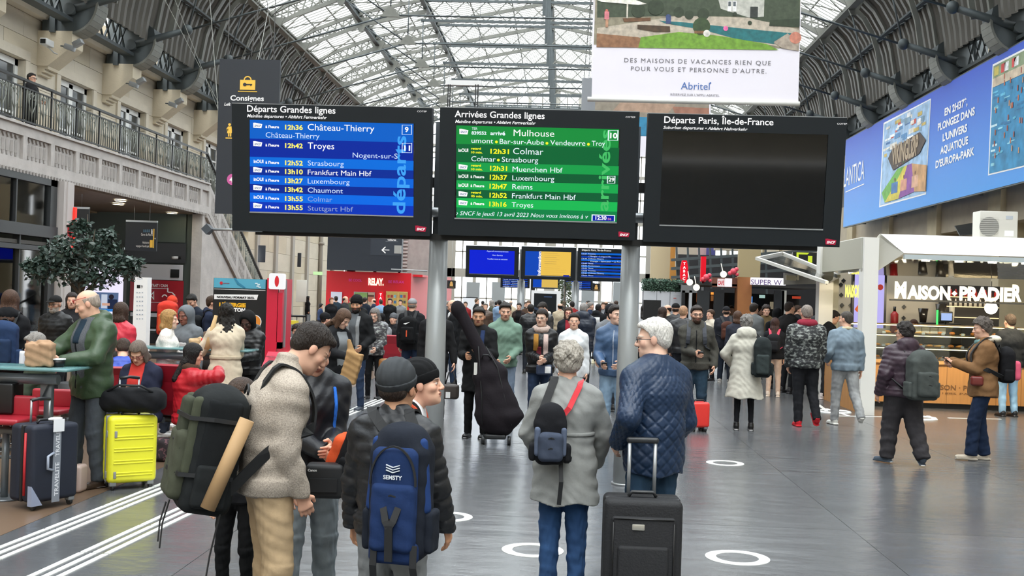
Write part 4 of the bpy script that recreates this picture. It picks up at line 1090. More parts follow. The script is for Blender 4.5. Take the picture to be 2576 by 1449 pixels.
m_knit = mat('speckled_fleece', '#ffffff', .95, spec=.1, objcol=True, noise=.34, nscale=150, bump=.7, bscale=160, bd=.004)
m_shiny = mat('shiny_nylon', '#ffffff', .42, spec=.4, objcol=True, noise=.08, nscale=9, bump=.6, bscale=24, bd=.006)
m_denim = mat('denim', '#ffffff', .85, spec=.2, objcol=True, noise=.3, nscale=9, bump=.5, bscale=34, stretch=(1, 1, .5), bd=.005)
m_leather = mat('smooth_leather', '#ffffff', .38, spec=.5, objcol=True, noise=.1, nscale=10, bump=.2, bscale=20)
m_camo = mat('camouflage_cloth', '#ffffff', .7, objcol=True, color2='#8f9490', nscale=17, ncon=(.5, .62), bump=.4, bscale=24, bd=.005, stretch=(1, 1, 1.9))
m_hair = mat('hair', '#ffffff', .5, spec=.35, objcol=True, noise=.35, nscale=26, bump=.7, bscale=60, stretch=(2.5, 2.5, .8))
m_skin = mat('skin', '#c99a80', .5, spec=.35, attr='Col')
m_web = P_('#15171a', .6)
CM = dict(cloth=m_cloth, knit=m_knit, shiny=m_shiny, denim=m_denim, leather=m_leather, camo=m_camo)
def puff(pitch, amp):
    return lambda w, u, v, X, Y, Z: -amp*np.sqrt(np.abs(np.sin(math.pi*w/pitch)))+amp*.6
def quilt(pitch, amp):
    def f(w, u, v, X, Y, Z):
        th = np.arctan2(v, u)*.17; a = np.abs(((w+th)/pitch) % 1-.5); b = np.abs(((w-th)/pitch) % 1-.5)
        return -amp*np.minimum(1, np.minimum(.5-a, .5-b)*6)+amp*.5
    return f
def folds(f, amp, ph=0.):
    return lambda w, u, v, X, Y, Z: amp*np.sin(w*f+ph+2.2*np.sin(np.arctan2(v, u)+ph))*np.clip(.5+.5*np.sin(w*7+ph*3), 0, 1)
SK = dict(pale='#e3bba5', fair='#dcae95', tan='#c89878', brown='#85584a', dark='#523830')
class Fig:
    """a clothed figure built in its own frame: +Y is where it faces, +X its right-hand side"""
    def __init__(s, label, loc, face, ht, lod=1, sex='m', skin='fair', build=1., lean=0., sit=0., head=(0, 0, 0), lh=None, rh=None, lf=None, rf=None,
                 shoulders=None, group=None, chest=1., roll=0., hp=(0, 0), lp=None, rp=None, hunch=0.):
        s.k = ht/1.75; s.lod = lod; s.sex = sex; s.skin = skin; s.b = build; s.chest = chest
        s.res = (.0085, .0135, .022, .03)[lod]; s.hres = (.0048, .0068, .011, .016)[lod]
        s.root = thing('person', label, 'person', tuple(loc), math.radians(face), group)
        K = s.k; sw = (shoulders or (.172 if sex == 'm' else .15))
        ph = .95-sit; s.pel = np.array([hp[0], hp[1], ph]); sp = s.pel.copy()
        def up(p, L, a, r=0.): return p+L*np.array([math.sin(r), math.sin(a)*math.cos(r), math.cos(a)*math.cos(r)])
        s.waist = up(sp, .14, lean*.5, roll*.3); s.ch = up(s.waist, .22, lean+hunch*.3, roll*.7); s.sh = up(s.ch, .13, lean+hunch*.8, roll); s.nk = up(s.sh, .08, lean+hunch+.05, roll*.8)
        s.lat = np.array([math.cos(roll), 0, -math.sin(roll)*.6])
        s.fwd = np.array([0, math.cos(lean), -math.sin(lean)])
        s.hR = rotm(*[math.radians(a) for a in head]); hc = s.nk+np.array([0, .02+.10*math.sin(lean+hunch), .02])
        s.hc = hc+s.hR @ np.array([0, .0, .1]); s.hs = (1.04 if sex == 'm' else 1.0)/K*max(K, .93)
        s.L = {}
        for sd, hand, foot, pole in ((-1, lh, lf, lp), (1, rh, rf, rp)):
            S = s.sh+s.lat*sd*sw+np.array([0, 0, -.045])
            if hand is None: hand = (sd*(sw+.07), .03, s.sh[2]-.66)
            pole = pole if pole is not None else (sd*.5, -1, -.3)
            E, Wr = ik(S, hand, .285, .255, pole)
            Hp = s.pel+np.array([sd*.085, 0, -.03])
            if foot is None: foot = (sd*.11, 0, 0)
            ft = np.array([foot[0], foot[1], foot[2]+.085]); toe = foot[3] if len(foot) > 3 else 0.; toez = foot[4] if len(foot) > 4 else 0.
            Kn, An = ik(Hp, ft, .424, .414, (sd*.05, 1, .1))
            s.L[sd] = dict(S=S, E=E, W=Wr, H=Hp, K=Kn, A=An, toe=toe, toez=toez, hand=np.array(hand, float))
        s.parts = {}
    def S(s): return Sdf(s.res)
    def out(s, name, sd, m, color, label=None, verts=None):
        V, Fc = sd.run()
        if not len(V): return None
        o = put(name, to_mesh(name, [(V*s.k, Fc)], CM.get(m, m) if isinstance(m, str) else m), s.root, color=color)
        if label: o['label'] = label
        return o
    def torso(s, q, th=.0, disp=None, k=.05, hem=None, flare=0., belly=0.):
        b = s.b; f = s.sex != 'm'
        hip = (.165*b+th, .118*b+th); wa = ((.138 if f else .152)*b+th, (.105+belly)*b+th); chs = ((.155 if f else .178)*b*s.chest+th, (.118 if f else .125)*b*s.chest+th); sh = ((.135 if f else .155)+th*.6, .082+th*.7)
        lo = s.pel+np.array([0, 0, -.03])
        q.seg(lo, s.waist, hip, wa, s.lat, k, disp); q.seg(s.waist, s.ch, wa, chs, s.lat, k, disp); q.seg(s.ch, s.sh-np.array([0, 0, .02]), chs, sh, s.lat, k, disp)
        for sd in (-1, 1):
            S = s.L[sd]['S']; q.seg(s.sh+s.lat*sd*.05+np.array([0, 0, .03]), S+np.array([0, 0, -.01]), .055+th*.6, .06+th*.8, k=.05)
        if f: q.ell(s.ch+s.fwd*.075+np.array([0, 0, -.02]), (.125+th*.7, .065+th*.7, .07+th*.5), k=.06)
        if hem is not None:      # skirts of a coat down to height hem
            a = s.pel+np.array([0, 0, -.02]); bt = np.array([s.pel[0], s.pel[1]*.6, hem-.06]); Lh = a[2]-hem
            q.seg(a, bt, (hip[0], hip[1]), (hip[0]+flare, hip[1]+flare), s.lat, k, disp); q.cut(lambda X, Y, Z: hem+.012*np.sin(X*22)-Z+0*Y)
        return q
    def sleeves(s, q, th=.0, disp=None, short=0., wr=None):
        for sd in (-1, 1):
            l = s.L[sd]; wend = l['W']+(l['E']-l['W'])*short
            q.seg(l['S'], l['E'], .056*s.b+th, .045*s.b+th, k=.035, disp=disp or folds(42, .004+th*.08, sd)); q.seg(l['E'], wend, .046*s.b+th, (.034+th*.8) if wr is None else wr, k=.018, disp=disp or folds(50, .004+th*.08, sd+2.))
        return q
    def top(s, kind='jacket', color='#333333', m='cloth', th=.022, hem=None, flare=.0, collar=.06, hood=None, name=None, disp=None, dsl=None, belly=0., label=None, cuff=None, hem_band=None, fold=.004):
        q = s.S(); s.topth = th; s.belly = belly; a_ = 0 if kind == 'quilt' else (.003 if s.lod < 2 else .003)
        q.noise = lambda X, Y, Z: a_*(np.sin(17*X+5*np.sin(9*Z+2*Y)+9*Y)*np.sin(31*Z+5*np.sin(11*X)+14*X)*1.4+.5*np.sin(58*Z+40*np.abs(X)+3*np.sin(14*X)))
        if kind == 'puffer': disp = puff(.068, .015); dsl = puff(.062, .013)
        if kind == 'quilt': disp = quilt(.085, .0085); dsl = quilt(.08, .008)
        if disp is None: disp = folds(30, fold, 1.3)
        s.torso(q, th, disp, hem=hem, flare=flare, belly=belly); s.sleeves(q, th*.75, dsl)
        if hem is None:
            z0 = s.pel[2]-.10; q.seg(s.pel+np.array([0, 0, -.09]), s.pel, (.163*s.b+th, .118*s.b+th), (.165*s.b+th, .12*s.b+th), s.lat, .04, disp, cap=.01)
            q.cut(lambda X, Y, Z: z0+.006*np.sin(X*30)-Z+0*Y)
        if collar:
            q.seg(s.sh+np.array([0, .005, .0]), s.nk+np.array([0, .005, -.04+collar*.6]), (.078, .072), (.07, .068), s.lat, .03, cap=.02)
        if hood is not None:
            q.ell(s.nk+np.array([0, -.085, -.02]), (.125*hood, .065*hood, .085*hood), k=.03); q.seg(s.nk+np.array([-.09, -.03, 0]), s.nk+np.array([-.045, .065, -.07]), .028, .02, k=.03); q.seg(s.nk+np.array([.09, -.03, 0]), s.nk+np.array([.045, .065, -.07]), .028, .02, k=.03)
        return s.out(name or {'coat': 'coat', 'sweater': 'sweater', 'hoodie': 'hoodie'}.get(kind, 'jacket'), q, m, color, label)
    def panel(s, name, color, w=.05, z0=.85, z1=1.46, m='cloth', th=None, taper=0., side=1, off=0.):
        """a strip of what shows down the front (or back): shirt, zip, scarf end"""
        q = s.S(); t = (s.topth if th is None else th)+.009; q.r = min(q.r, .011); s.torso(q, t, None, belly=getattr(s, 'belly', 0))
        q.cut(lambda X, Y, Z: np.abs(X-off)-(w-(1.46-Z)*taper)+0*Y); q.cut(lambda X, Y, Z: side*(s.ch[1]-Y)+0*X+0*Z); q.cut(lambda X, Y, Z: z0-Z+0*X+0*Y); q.cut(lambda X, Y, Z: Z-z1+0*X+0*Y)
        return s.out(name, q, m, color)
    def legs(s, color='#2a2c33', m='denim', th=.006, flare=0., short=0., name='trousers', bags=.0032, waist=True):
        q = s.S(); q.noise = lambda X, Y, Z: .003*(np.sin(38*Z+8*np.sin(25*X+9*Y))*np.sin(33*X+14*Z)+.5*np.sin(90*Z+30*X+40*Y))
        for sd in (-1, 1):
            l = s.L[sd]; A = l['A']+(l['K']-l['A'])*(short-.05); b = s.b
            q.seg(l['H'], l['K'], (.092*b+th, .088*b+th), (.06*b+th, .06*b+th), k=.03, disp=folds(34, bags, sd)); q.seg(l['K'], A, (.06*b+th, .06*b+th), (.044*b+th+flare, .048*b+th+flare), k=.025, disp=folds(46, bags, sd+1), cap=.02)
        if waist: q.seg(s.pel+np.array([0, 0, -.03]), s.pel+np.array([0, 0, .08]), (.158*s.b+th*.5, .112*s.b+th*.5), (.14*s.b+th*.5, .1*s.b+th*.5), s.lat, .05)
        return s.out(name, q, m, color)
    def skirt(s, color, z=.55, flare=.04):
        q = s.S(); a = s.pel+np.array([0, 0, .06]); q.seg(a, (s.pel[0], s.pel[1], z), (.15, .11), (.17+flare, .13+flare), s.lat, .03, folds(14, .006)); q.cut(lambda X, Y, Z: z-Z+0*X+0*Y); return s.out('skirt', q, 'cloth', color)
    def shoes(s, color='#1a1a1c', m='leather', sole='#e8e8e8', boot=0.):
        for sd in (-1, 1):
            l = s.L[sd]; q = Sdf(min(s.res, .011)); A = l['A']; R = rotm(l['toe'], -l['toez']); f = lambda x, y, z: A+R @ np.array([x, y, z])
            q.seg(f(0, -.03, -.045), f(0, .10, -.055), (.042, .036), (.045, .026), k=.02); q.seg(f(0, -.02, -.03), f(0, -.01, .03+boot), (.042, .045), (.045, .045), k=.03, cap=.01)
            q.ell(f(0, .14, -.055), (.045, .05, .026), k=.02)
            q.box(f(0, .055, -.077), (.046, .125, .010), .008, R, k=.006)
            o = s.out('shoe', q, m, color)
            if s.lod < 2 and sole:
                q = Sdf(min(s.res, .009)); q.seg(f(0, -.045, -.078), f(0, .15, -.078), (.047, .009), (.045, .009), k=.01, cap=.04); V, Fc = q.run()
                if len(V): put('sole', to_mesh('sole', [(V*s.k, Fc)], m_cloth), o, color=sole)
    def head(s, hair='short', hcol='#2a1d16', beard=None, brow='#2a1e18', glasses=None, lips='#a85f55'):
        R = s.hR; hs = s.hs; c = s.hc; s.hair_style = hair
        f = lambda x, y, z: c+R @ (np.array([x, y, z])*hs)
        q = Sdf(s.hres*1.0); r = lambda *a: tuple(v*hs for v in a)
        q.ell(f(0, -.012, .035), r(.074, .094, .084), R); q.ell(f(0, .028, -.03), r(.061, .06, .088), R, k=.03); q.ell(f(0, .045, -.078), r(.044, .042, .034), R, k=.03)
        q.ell(f(0, .072, -.1), r(.019, .016, .014), R, k=.02)
        if s.lod < 3:
            q.ell(f(0, .078, .02), r(.05, .016, .011), R, k=.015)
            for sx in (-1, 1):
                q.ell(f(sx*.031, .102, .002), r(.017, .017, .012), R, k=.012, sub=True); q.ell(f(sx*.044, .056, -.025), r(.024, .024, .022), R, k=.02); q.ell(f(sx*.031, .077, .0), r(.0155, .012, .0125), R, k=.004)
                q.ell(f(sx*.077, -.004, -.004), r(.011, .02, .031), R, k=.008)
                if s.lod < 2: q.ell(f(sx*.012, .098, -.033), r(.01, .011, .008), R, k=.008)
            q.seg(f(0, .086, .014), f(0, .107, -.028), .008*hs, .0125*hs, k=.01)
            q.ell(f(0, .088, -.055), r(.025, .011, .0065), R, k=.006); q.ell(f(0, .087, -.067), r(.021, .011, .0075), R, k=.006)
        q.seg(f(0, -.02, -.05), s.nk+np.array([0, -.005, -.01]), .056, .058, k=.03); q.seg(s.nk, s.sh+np.array([0, 0, -.02]), .058, .075, k=.03)
        stub = bool(beard) and beard[0] == 's'; bc_ = beard[1:] if stub else beard
        Vh, Fh = q.run(); P = (Vh-c) @ R/hs; base = np.array(lin(SK[s.skin])); C = np.tile(base, (len(Vh), 1))
        def paint(mask, col, a=1.): C[mask] = C[mask]*(1-a)+np.array(lin(col))*a
        x, y, z = P.T; fr = y > .05
        paint(fr & (z < -.005) & (z > -.045) & (abs(x) > .028), '#c07060' if s.skin != 'dark' else '#4a2c24', .22)
        paint((y > .085) & (z < -.025) & (z > -.045) & (abs(x) < .02), '#b06a58' if s.skin != 'dark' else '#4a2c24', .25); paint((np.abs(x) > .07), '#b86a5a' if s.skin != 'dark' else '#402820', .25)
        if s.lod < 3:
            if beard: paint((y > .0) & (z < -.035-.02*np.clip((.075-y)*20, -1, 1)*0) & (z > -.135) & ~((np.abs(x) < .03) & (z > -.048) & (y > .09)), bc_, .38 if stub else .9)
            ll = (y > .07) & (((x/.026)**2+((z+.061)/.0115)**2) < 1); paint(ll, lips, .75)
            paint((y > .07) & (np.abs(z+.061) < .0022) & (np.abs(x) < .024), '#4a2a26', .8)
            for sx in (-1, 1):
                e = ((x-sx*.031)/.0155)**2+((z-.0005)/.0075)**2 < 1; paint(e & (y > .06), '#cfc6bf', .8); paint((y > .06) & ((x-sx*.031)**2+(z)**2 < .0072**2), '#2c1f18')
                paint((y > .055) & (((x-sx*.031)/.018)**2+((z-.0085)/.0028)**2 < 1), '#3a2620', .75)
                paint((y > .055) & (((x-sx*.033)/.024)**2+((z-.022-.0*sx)/.0048)**2 < 1), brow, .85)
        parts_ = [(Vh*s.k, Fh)]; cols = [C]
        for sd in (-1, 1):
            g = s.hand(sd)
            if g is not None: V, Fc = g.run(); parts_.append((V*s.k, Fc)); cols.append(np.tile(base*np.array([1, .95, .93]), (len(V), 1)))
        q = Sdf(.032 if s.lod < 2 else .045); s.torso(q, -.012); s.sleeves(q, -.012, None)
        for sd in (-1, 1): l = s.L[sd]; q.seg(l['H'], l['K'], .075, .05); q.seg(l['K'], l['A'], .05, .03); q.seg(l['A'], l['A']+np.array([0, .04, -.03]), .03, .02)
        V, Fc = q.run(); parts_.append((V*s.k, Fc)); cols.append(np.tile(base, (len(V), 1)))
        s.body = put('body', to_mesh('body', parts_, m_skin, np.concatenate(cols)), s.root)
        s.f = f; s.hair(hair, hcol)
        if beard and s.lod < 2 and beard.startswith('#'):
            q = Sdf(s.hres); q.ell(f(0, .048, -.083), r(.051, .052, .045), R, k=.01); q.ell(f(0, .07, -.07), r(.04, .034, .03), R)
            q.cut(lambda X, Y, Z: s.loc(X, Y, Z)[2]+.047*hs); q.cut(lambda X, Y, Z: -s.loc(X, Y, Z)[1]+.005*hs)
            q.ell(f(0, .1, -.06), r(.022, .03, .010), R, k=.004, sub=True)
            s.beardo = s.out('beard', q, m_hair, beard)
        if glasses:
            mb = MB(); w = {0: .0022, 1: .0028}.get(s.lod, .004)
            for sx in (-1, 1):
                mb.tube([Vector(f(sx*.033+.023*math.cos(t*.524), .103-.004*abs(math.cos(t*.524)), glasses_z(glasses)+.017*math.sin(t*.524))) for t in range(12)], w*hs, 5, closed=True)
                mb.tube([Vector(f(sx*.056, .1, glasses_z(glasses)+.004)), Vector(f(sx*.078, .06, glasses_z(glasses)+.004)), Vector(f(sx*.08, -.01, glasses_z(glasses)))], w*hs, 5)
            mb.tube([Vector(f(-.01, .106, glasses_z(glasses)+.003)), Vector(f(.01, .106, glasses_z(glasses)+.003))], w*hs, 5)
            mb.v = [tuple(np.array(v)*s.k) for v in mb.v]; put('glasses', mb.mesh('glasses', P_(glasses[0] if isinstance(glasses, tuple) else glasses, .35)), s.root)
    def sexf(s): return s.sex != 'm'
    def loc(s, X, Y, Z):
        a, b, c_ = X-s.hc[0], Y-s.hc[1], Z-s.hc[2]; R = s.hR
        return [a*R[0, i]+b*R[1, i]+c_*R[2, i] for i in range(3)]
    def hair(s, st, col):
        if st is None: return
        f, R, hs = s.f, s.hR, s.hs; r = lambda *a: tuple(v*hs for v in a); q = Sdf(s.hres*1.15)
        def line(ys, zs): return lambda X, Y, Z: (lambda L: (np.interp(L[1]/hs, ys, zs)*hs-L[2])*.8)(s.loc(X, Y, Z))
        frontcut = lambda y0, zt, hw=.066: q.cut(lambda X, Y, Z: (lambda L: -np.maximum(np.maximum(y0*hs-L[1], np.abs(L[0])-hw*hs), L[2]-zt*hs))(s.loc(X, Y, Z)))
        wav = None; name = 'hair'; m = m_hair
        if st in ('short', 'crew', 'curly', 'thin'):
            t = dict(short=.011, crew=.006, curly=.024, thin=.005)[st]
            if st == 'curly': wav = lambda X, Y, Z: .013*np.sin(X*62+3*Z)*np.sin(Y*58+1)*np.sin(Z*55+2*X)+.005*np.sin(X*190+Y*160)*np.sin(Z*170)
            q.ell(f(0, -.013, .038+t*.6), r(.075+t, .095+t, .083+t), R, disp=wav or (lambda X, Y, Z: .0025*np.sin(X*140+Z*40)*np.sin(Y*110)))
            q.ell(f(0, -.06, -.01), r(.062+t*.8, .04+t*.8, .055), R, k=.02)
            if st == 'short': q.ell(f(0, .06, .09), r(.06, .035, .022), R, k=.02)
            q.cut(line([-.12, -.06, -.02, 0.012, .03, .06, .12], [-.055, -.06, -.02, .005, .045, .07, .078]) if st != 'thin' else line([-.12, -.06, -.02, .02, .03, .12], [-.05, -.055, -.02, .0, .06, .2]))
            if st == 'thin': q.cut(lambda X, Y, Z: s.loc(X, Y, Z)[2]-.052*hs)
        elif st in ('bob', 'long', 'verylong', 'afro', 'tied', 'longcurly'):
            t = .03 if st in ('afro',) else .014
            if st in ('afro', 'longcurly'): wav = lambda X, Y, Z: .008*np.sin(X*90)*np.sin(Y*84+1)*np.sin(Z*70)
            q.ell(f(0, -.013, .04+t*.5), r(.077+t, .097+t, .085+t), R, disp=wav)
            if st != 'tied':
                zl = {'bob': -.10, 'afro': -.04, 'long': -.2, 'verylong': -.3, 'longcurly': -.24}[st]
                dp = (lambda w, u, v, X, Y, Z: wav(X, Y, Z)) if wav else (lambda w, u, v, X, Y, Z: .004*np.sin(u*150))
                yo = -.07 if st in ('bob', 'afro') else -.135; q.seg(f(0, -.045, .0), f(0, -.07, -.09), (.085*hs, .055*hs), (.09*hs, .045*hs), u=R[:, 0], k=.03, disp=dp); q.seg(f(0, -.07, -.09), f(0, yo, zl), (.09*hs, .045*hs), (.1*hs if st != 'bob' else .09*hs, .04*hs), u=R[:, 0], k=.03, disp=dp)
                for sx in (-1, 1): q.seg(f(sx*.068, .01, .03), f(sx*.078, .015, max(zl, -.14)), (.022*hs, .04*hs), (.018*hs, .03*hs), k=.03, disp=dp)
            else: q.ell(f(0, -.115, .02), r(.035, .035, .035), R, k=.01); q.ell(f(0, -.05, -.02), r(.065, .045, .05), R, k=.02)
            frontcut(.03, .068, .058); q.cut(lambda X, Y, Z: (lambda L: -np.maximum(np.maximum(.062*hs-L[1], -1+0*L[0]), L[2]-.07*hs))(s.loc(X, Y, Z)))
            if st == 'tied': q.cut(line([-.12, -.06, -.02, 0.012, .03, .06, .12], [-.055, -.07, -.03, .0, .04, .065, .072]))
        elif st == 'beanie':
            name = 'beanie'; m = m_cloth; q.ell(f(0, -.022, .062), r(.09, .112, .094), R, disp=lambda X, Y, Z: .0015*np.sin(X*200)); q.cut(line([-.13, .12], [-.03, .045])); s.out(name, q, m, col)
            q = Sdf(s.hres*1.15); q.ell(f(0, -.02, .055), r(.096, .118, .094), R); q.cut(line([-.13, .12], [-.045, .035])); q.cut(lambda X, Y, Z: (lambda L: (L[2]-np.interp(L[1]/hs, [-.13, .12], [.02, .088])*hs)*.8)(s.loc(X, Y, Z)))
            s.out('beanie_fold', q, m, col); s.hairunder(col); return
        elif st == 'cap':
            name = 'cap'; m = m_cloth; q.ell(f(0, -.015, .05), r(.086, .106, .084), R); q.cut(line([-.12, .12], [.03, .045])); s.out(name, q, m, col)
            q = Sdf(s.hres); q.ell(f(0, .105, .052), r(.066, .075, .012), R); q.cut(line([-.12, .07, .0701, .3], [1, 1, -.2, -.2])); s.out('cap_peak', q, m, col); s.hairunder(None); return
        elif st == 'hoodup':
            name = 'hood'; m = m_cloth; q.ell(f(0, -.02, .03), r(.105, .125, .115), R); q.seg(f(0, -.03, -.03), s.nk+np.array([0, -.03, -.03]), (.1, .1), (.11, .1), k=.04)
            q.cut(lambda X, Y, Z: (lambda L: (L[1]-.072*hs))(s.loc(X, Y, Z))); q.ell(f(0, .07, -.01), r(.07, .07, .085), R, k=.012, sub=True)
        s.out(name, q, m, col)
    def hairunder(s, col):
        f, R, hs = s.f, s.hR, s.hs; r = lambda *a: tuple(v*hs for v in a); q = Sdf(s.hres*1.3); q.ell(f(0, -.05, -.01), r(.072, .056, .05), R)
        q.cut(lambda X, Y, Z: (lambda L: L[2]-.04*hs)(s.loc(X, Y, Z))); s.out('hair', q, m_hair, getattr(s, 'under', '#2b1f19'))
    def hand(s, sd):
        l = s.L[sd]; W_, E = l['W'], l['E']; w = W_-E; w = w/np.linalg.norm(w)
        hd = l.get('dir'); d = np.array(hd, float) if hd is not None else w+np.array([0, .12, -.15]); d /= np.linalg.norm(d)
        pn = l.get('palm'); n = np.array(pn if pn is not None else (-sd*1., .1, 0), float); n = n-d*n.dot(d); n /= max(np.linalg.norm(n), 1e-6); u = np.cross(d, n)*sd    # u: towards the thumb? chosen so that thumb sits forward
        if pn is None and u[1] < 0: u = -u
        curl = l.get('curl', .45); fine = s.lod < 2
        q = Sdf((.0042, .006, .011, .016)[s.lod]); c = W_+d*.045
        q.seg(W_-w*.05, W_+d*.01, .027, .026, k=.015); q.seg(W_+d*.01, W_+d*.085, (.027, .014), (.04, .014), u=u, k=.015)
        ln = (.062, .074, .07, .055)
        for i in range(4):
            o = W_+d*.088+u*(.03-.02*i); a1 = curl; a2 = curl*2.1; L1 = ln[i]*.55
            p1 = o+(d*math.cos(a1)+n*math.sin(a1))*L1; p2 = p1+(d*math.cos(a2)+n*math.sin(a2))*ln[i]*.6
            q.seg(o-d*.01, p1, .0095, .0088, k=.005); q.seg(p1, p2, .0088, .0075, k=.004)
        o = W_+d*.03+u*.026; p1 = o+(u*.65+d*.6+n*.4)*.04; p2 = p1+(d*.85+u*.1+n*.5)*.035
        q.seg(o, p1, .014, .011, k=.01); q.seg(p1, p2, .011, .009, k=.005)
        l['grip'] = W_+d*.1+n*.03; l['n'] = n; l['u'] = u
        return q
    def grip(s, sd): s_ = s.L[sd]; return s.world(s_.get('grip', s_['W']))
    def world(s, p): p = np.array(p)*s.k; a = s.root.rotation_euler.z; return Vector((s.root.location.x+p[0]*math.cos(a)-p[1]*math.sin(a), s.root.location.y+p[0]*math.sin(a)+p[1]*math.cos(a), s.root.location.z+p[2]))
    def scarf(s, color, m='cloth', fat=.035, ends=True):
        q = s.S(); n = 8; pts = [s.nk+np.array([.085*math.cos(2*math.pi*i/n), .075*math.sin(2*math.pi*i/n)+.005, -.03-.02*math.sin(2*math.pi*i/n)]) for i in range(n+1)]
        for i in range(n): q.seg(pts[i], pts[i+1], fat, k=.02, disp=folds(60, .004, i))
        return s.out('scarf', q, m, color)
def glasses_z(g): return g[1] if isinstance(g, tuple) else .002
def ribbon(mb, pts, w, t, wd):
    pts = [Vector(p) for p in pts]; k = len(pts); vs = []
    for i, p in enumerate(pts):
        tg = (pts[min(i+1, k-1)]-pts[max(i-1, 0)]).normalized(); a = Vector(wd[i] if hasattr(wd[0], '__len__') else wd); a = (a-tg*a.dot(tg)).normalized(); b = tg.cross(a)
        vs += [p+a*w/2+b*t/2, p-a*w/2+b*t/2, p-a*w/2-b*t/2, p+a*w/2-b*t/2]
    fs = [(4*i+j, 4*i+(j+1) % 4, 4*i+4+(j+1) % 4, 4*i+4+j) for i in range(k-1) for j in range(4)]+[(0, 1, 2, 3)[::-1], tuple(range(4*k-4, 4*k))]
    return mb.add(vs, fs)
def backpack(fig, label, color, h=.46, w=.30, d=.17, z=None, m='cloth', pocket=None, straps='both', front_color=None, name='backpack', off=(0, 0), strap_color='#17191c', rolltop=False, group=None, parts_extra=None, chest=False, shape='box'):
    """a bag worn on a figure's back (or on one shoulder)"""
    K = fig.k; t = thing(name, label, 'backpack', tuple(fig.root.location), fig.root.rotation_euler.z, group); th = fig.topth
    zc = (fig.sh[2]-.02-h/2) if z is None else z; sgn = -1 if not chest else 1
    yb = fig.ch[1]+sgn*(.125*fig.b+th); c = np.array([off[0]+fig.ch[0], yb+sgn*d/2+off[1], zc]); ln = math.atan2(fig.sh[1]-fig.waist[1], fig.sh[2]-fig.waist[2])
    R = rotm(0, ln, 0); c = c+(R-np.eye(3)) @ np.array([0, 0, zc-fig.ch[2]])
    f = lambda x, y, z_: c+R @ np.array([x, y, z_])
    def mk(nm, q, col, mm=m, lab=None):
        V, Fc = q.run(); o = put(nm, to_mesh(nm, [(V*K, Fc)], CM.get(mm, mm)), t, color=col)
        if lab: o['label'] = lab
        return o
    res = (.0085, .012, .02, .03)[fig.lod]
    q = Sdf(res); wr_f = lambda X, Y, Z: .003*np.sin(X*40+Z*25)*np.sin(Z*33+Y*20)
    q.box(f(0, 0, -.02), (w/2, d/2, h/2-.02), min(.06, d*.42), R, disp=wr_f); q.ell(f(0, 0, h/2-.07), (w/2*.92, d/2*.95, .085), R, k=.04)
    if shape == 'tall': q.ell(f(0, 0, h/2-.02), (w/2*.85, d/2*1.0, .08), R, k=.03)
    mk('main_bag', q, color)
    pc = pocket or color
    q = Sdf(res); q.box(f(0, sgn*(d/2+.02), -h*.14), (w*.38, .045, h*.27), .035, R, disp=wr_f); mk('front_pocket', q, pc)
    if fig.lod < 2:
        mb = MB(); zz = .1*h
        for a in range(2): ribbon(mb, [f((-w*.36+w*.72*i/6), sgn*(d/2+.066*(1-abs(i-3)/9.)), h*.045-a*h*.19-.012*abs(i-3)) for i in range(7)], .008, .006, R[:, 2])
        mb.v = [tuple(np.array(v)*K) for v in mb.v]; put('zip', mb.mesh('zip', m_web), t)
        mb = MB(); mb.tube([Vector(f(.04*math.cos(a*.45), -sgn*(d/2-.01), h/2-.02+.05*math.sin(a*.45))*K) for a in range(8)], .007*K, 6); put('grab_loop', mb.mesh('grab_loop', m_web), t)
        for sx in (-1, 1):
            q = Sdf(res); q.box(f(sx*(w/2+.01), 0, -h*.27), (.025, d*.33, h*.17), .022, R, disp=wr_f); mk('side_pocket', q, color)
    sdl = {'both': (-1, 1), 'left': (-1,), 'right': (1,), 'none': ()}[straps]
    for sd in sdl:
        S = fig.sh+fig.lat*sd*.105; up_ = S+np.array([0, -sgn*.0, .062+th*.8]); fw = -sgn*(.12*fig.b+th+.012)
        pts = [f(sd*.07, -sgn*d/2, h*.36), S+np.array([0, sgn*.075, .045+th]), up_, S+np.array([sd*.005, -sgn*.075, .012+th*.6]), np.array([fig.ch[0]+sd*.115, fig.ch[1]+fw, fig.ch[2]+.02]), np.array([fig.ch[0]+sd*.135, fig.ch[1]+fw*.85, fig.ch[2]-.12]), np.array([fig.waist[0]+sd*(.16*fig.b+th), fig.waist[1], fig.waist[2]+.05]), f(sd*w*.42, -sgn*d*.3, -h*.34)]
        P2 = []
        for i in range(len(pts)-1):
            for j in range(3):
                tt = j/3; p0, p1, p2, p3 = pts[max(i-1, 0)], pts[i], pts[i+1], pts[min(i+2, len(pts)-1)]
                P2.append(.5*((2*p1)+(-p0+p2)*tt+(2*p0-5*p1+4*p2-p3)*tt**2+(-p0+3*p1-3*p2+p3)*tt**3))
        P2.append(pts[-1]); mb = MB(); wd = [(1, 0, 0)]*(len(P2)-7)+[(0, 1, 0)]*7
        ribbon(mb, [Vector(p)*K for p in P2], .055*K if fig.lod < 3 else .06, .012*K, wd); put('shoulder_strap', mb.mesh('shoulder_strap', P_(strap_color, .7)), t)
    t['_f'] = 0; del t['_f']
    return t, f, R, K
def phone(fig, sd, label, off=(0, 0, 0)):
    l = fig.L[sd]; g = fig.world(l['grip'] if 'grip' in l else l['W']); a = fig.root.rotation_euler.z
    mb = MB().rbox((0, 0, 0), (.037*fig.k, .006, .075*fig.k), .004, seg=1)
    t = tag(put('smartphone', mb.mesh('smartphone', P_('#101216', .2)), loc=tuple(g+Vector(off)), rot=(math.radians(-52), 0, a)), label, 'phone'); return t
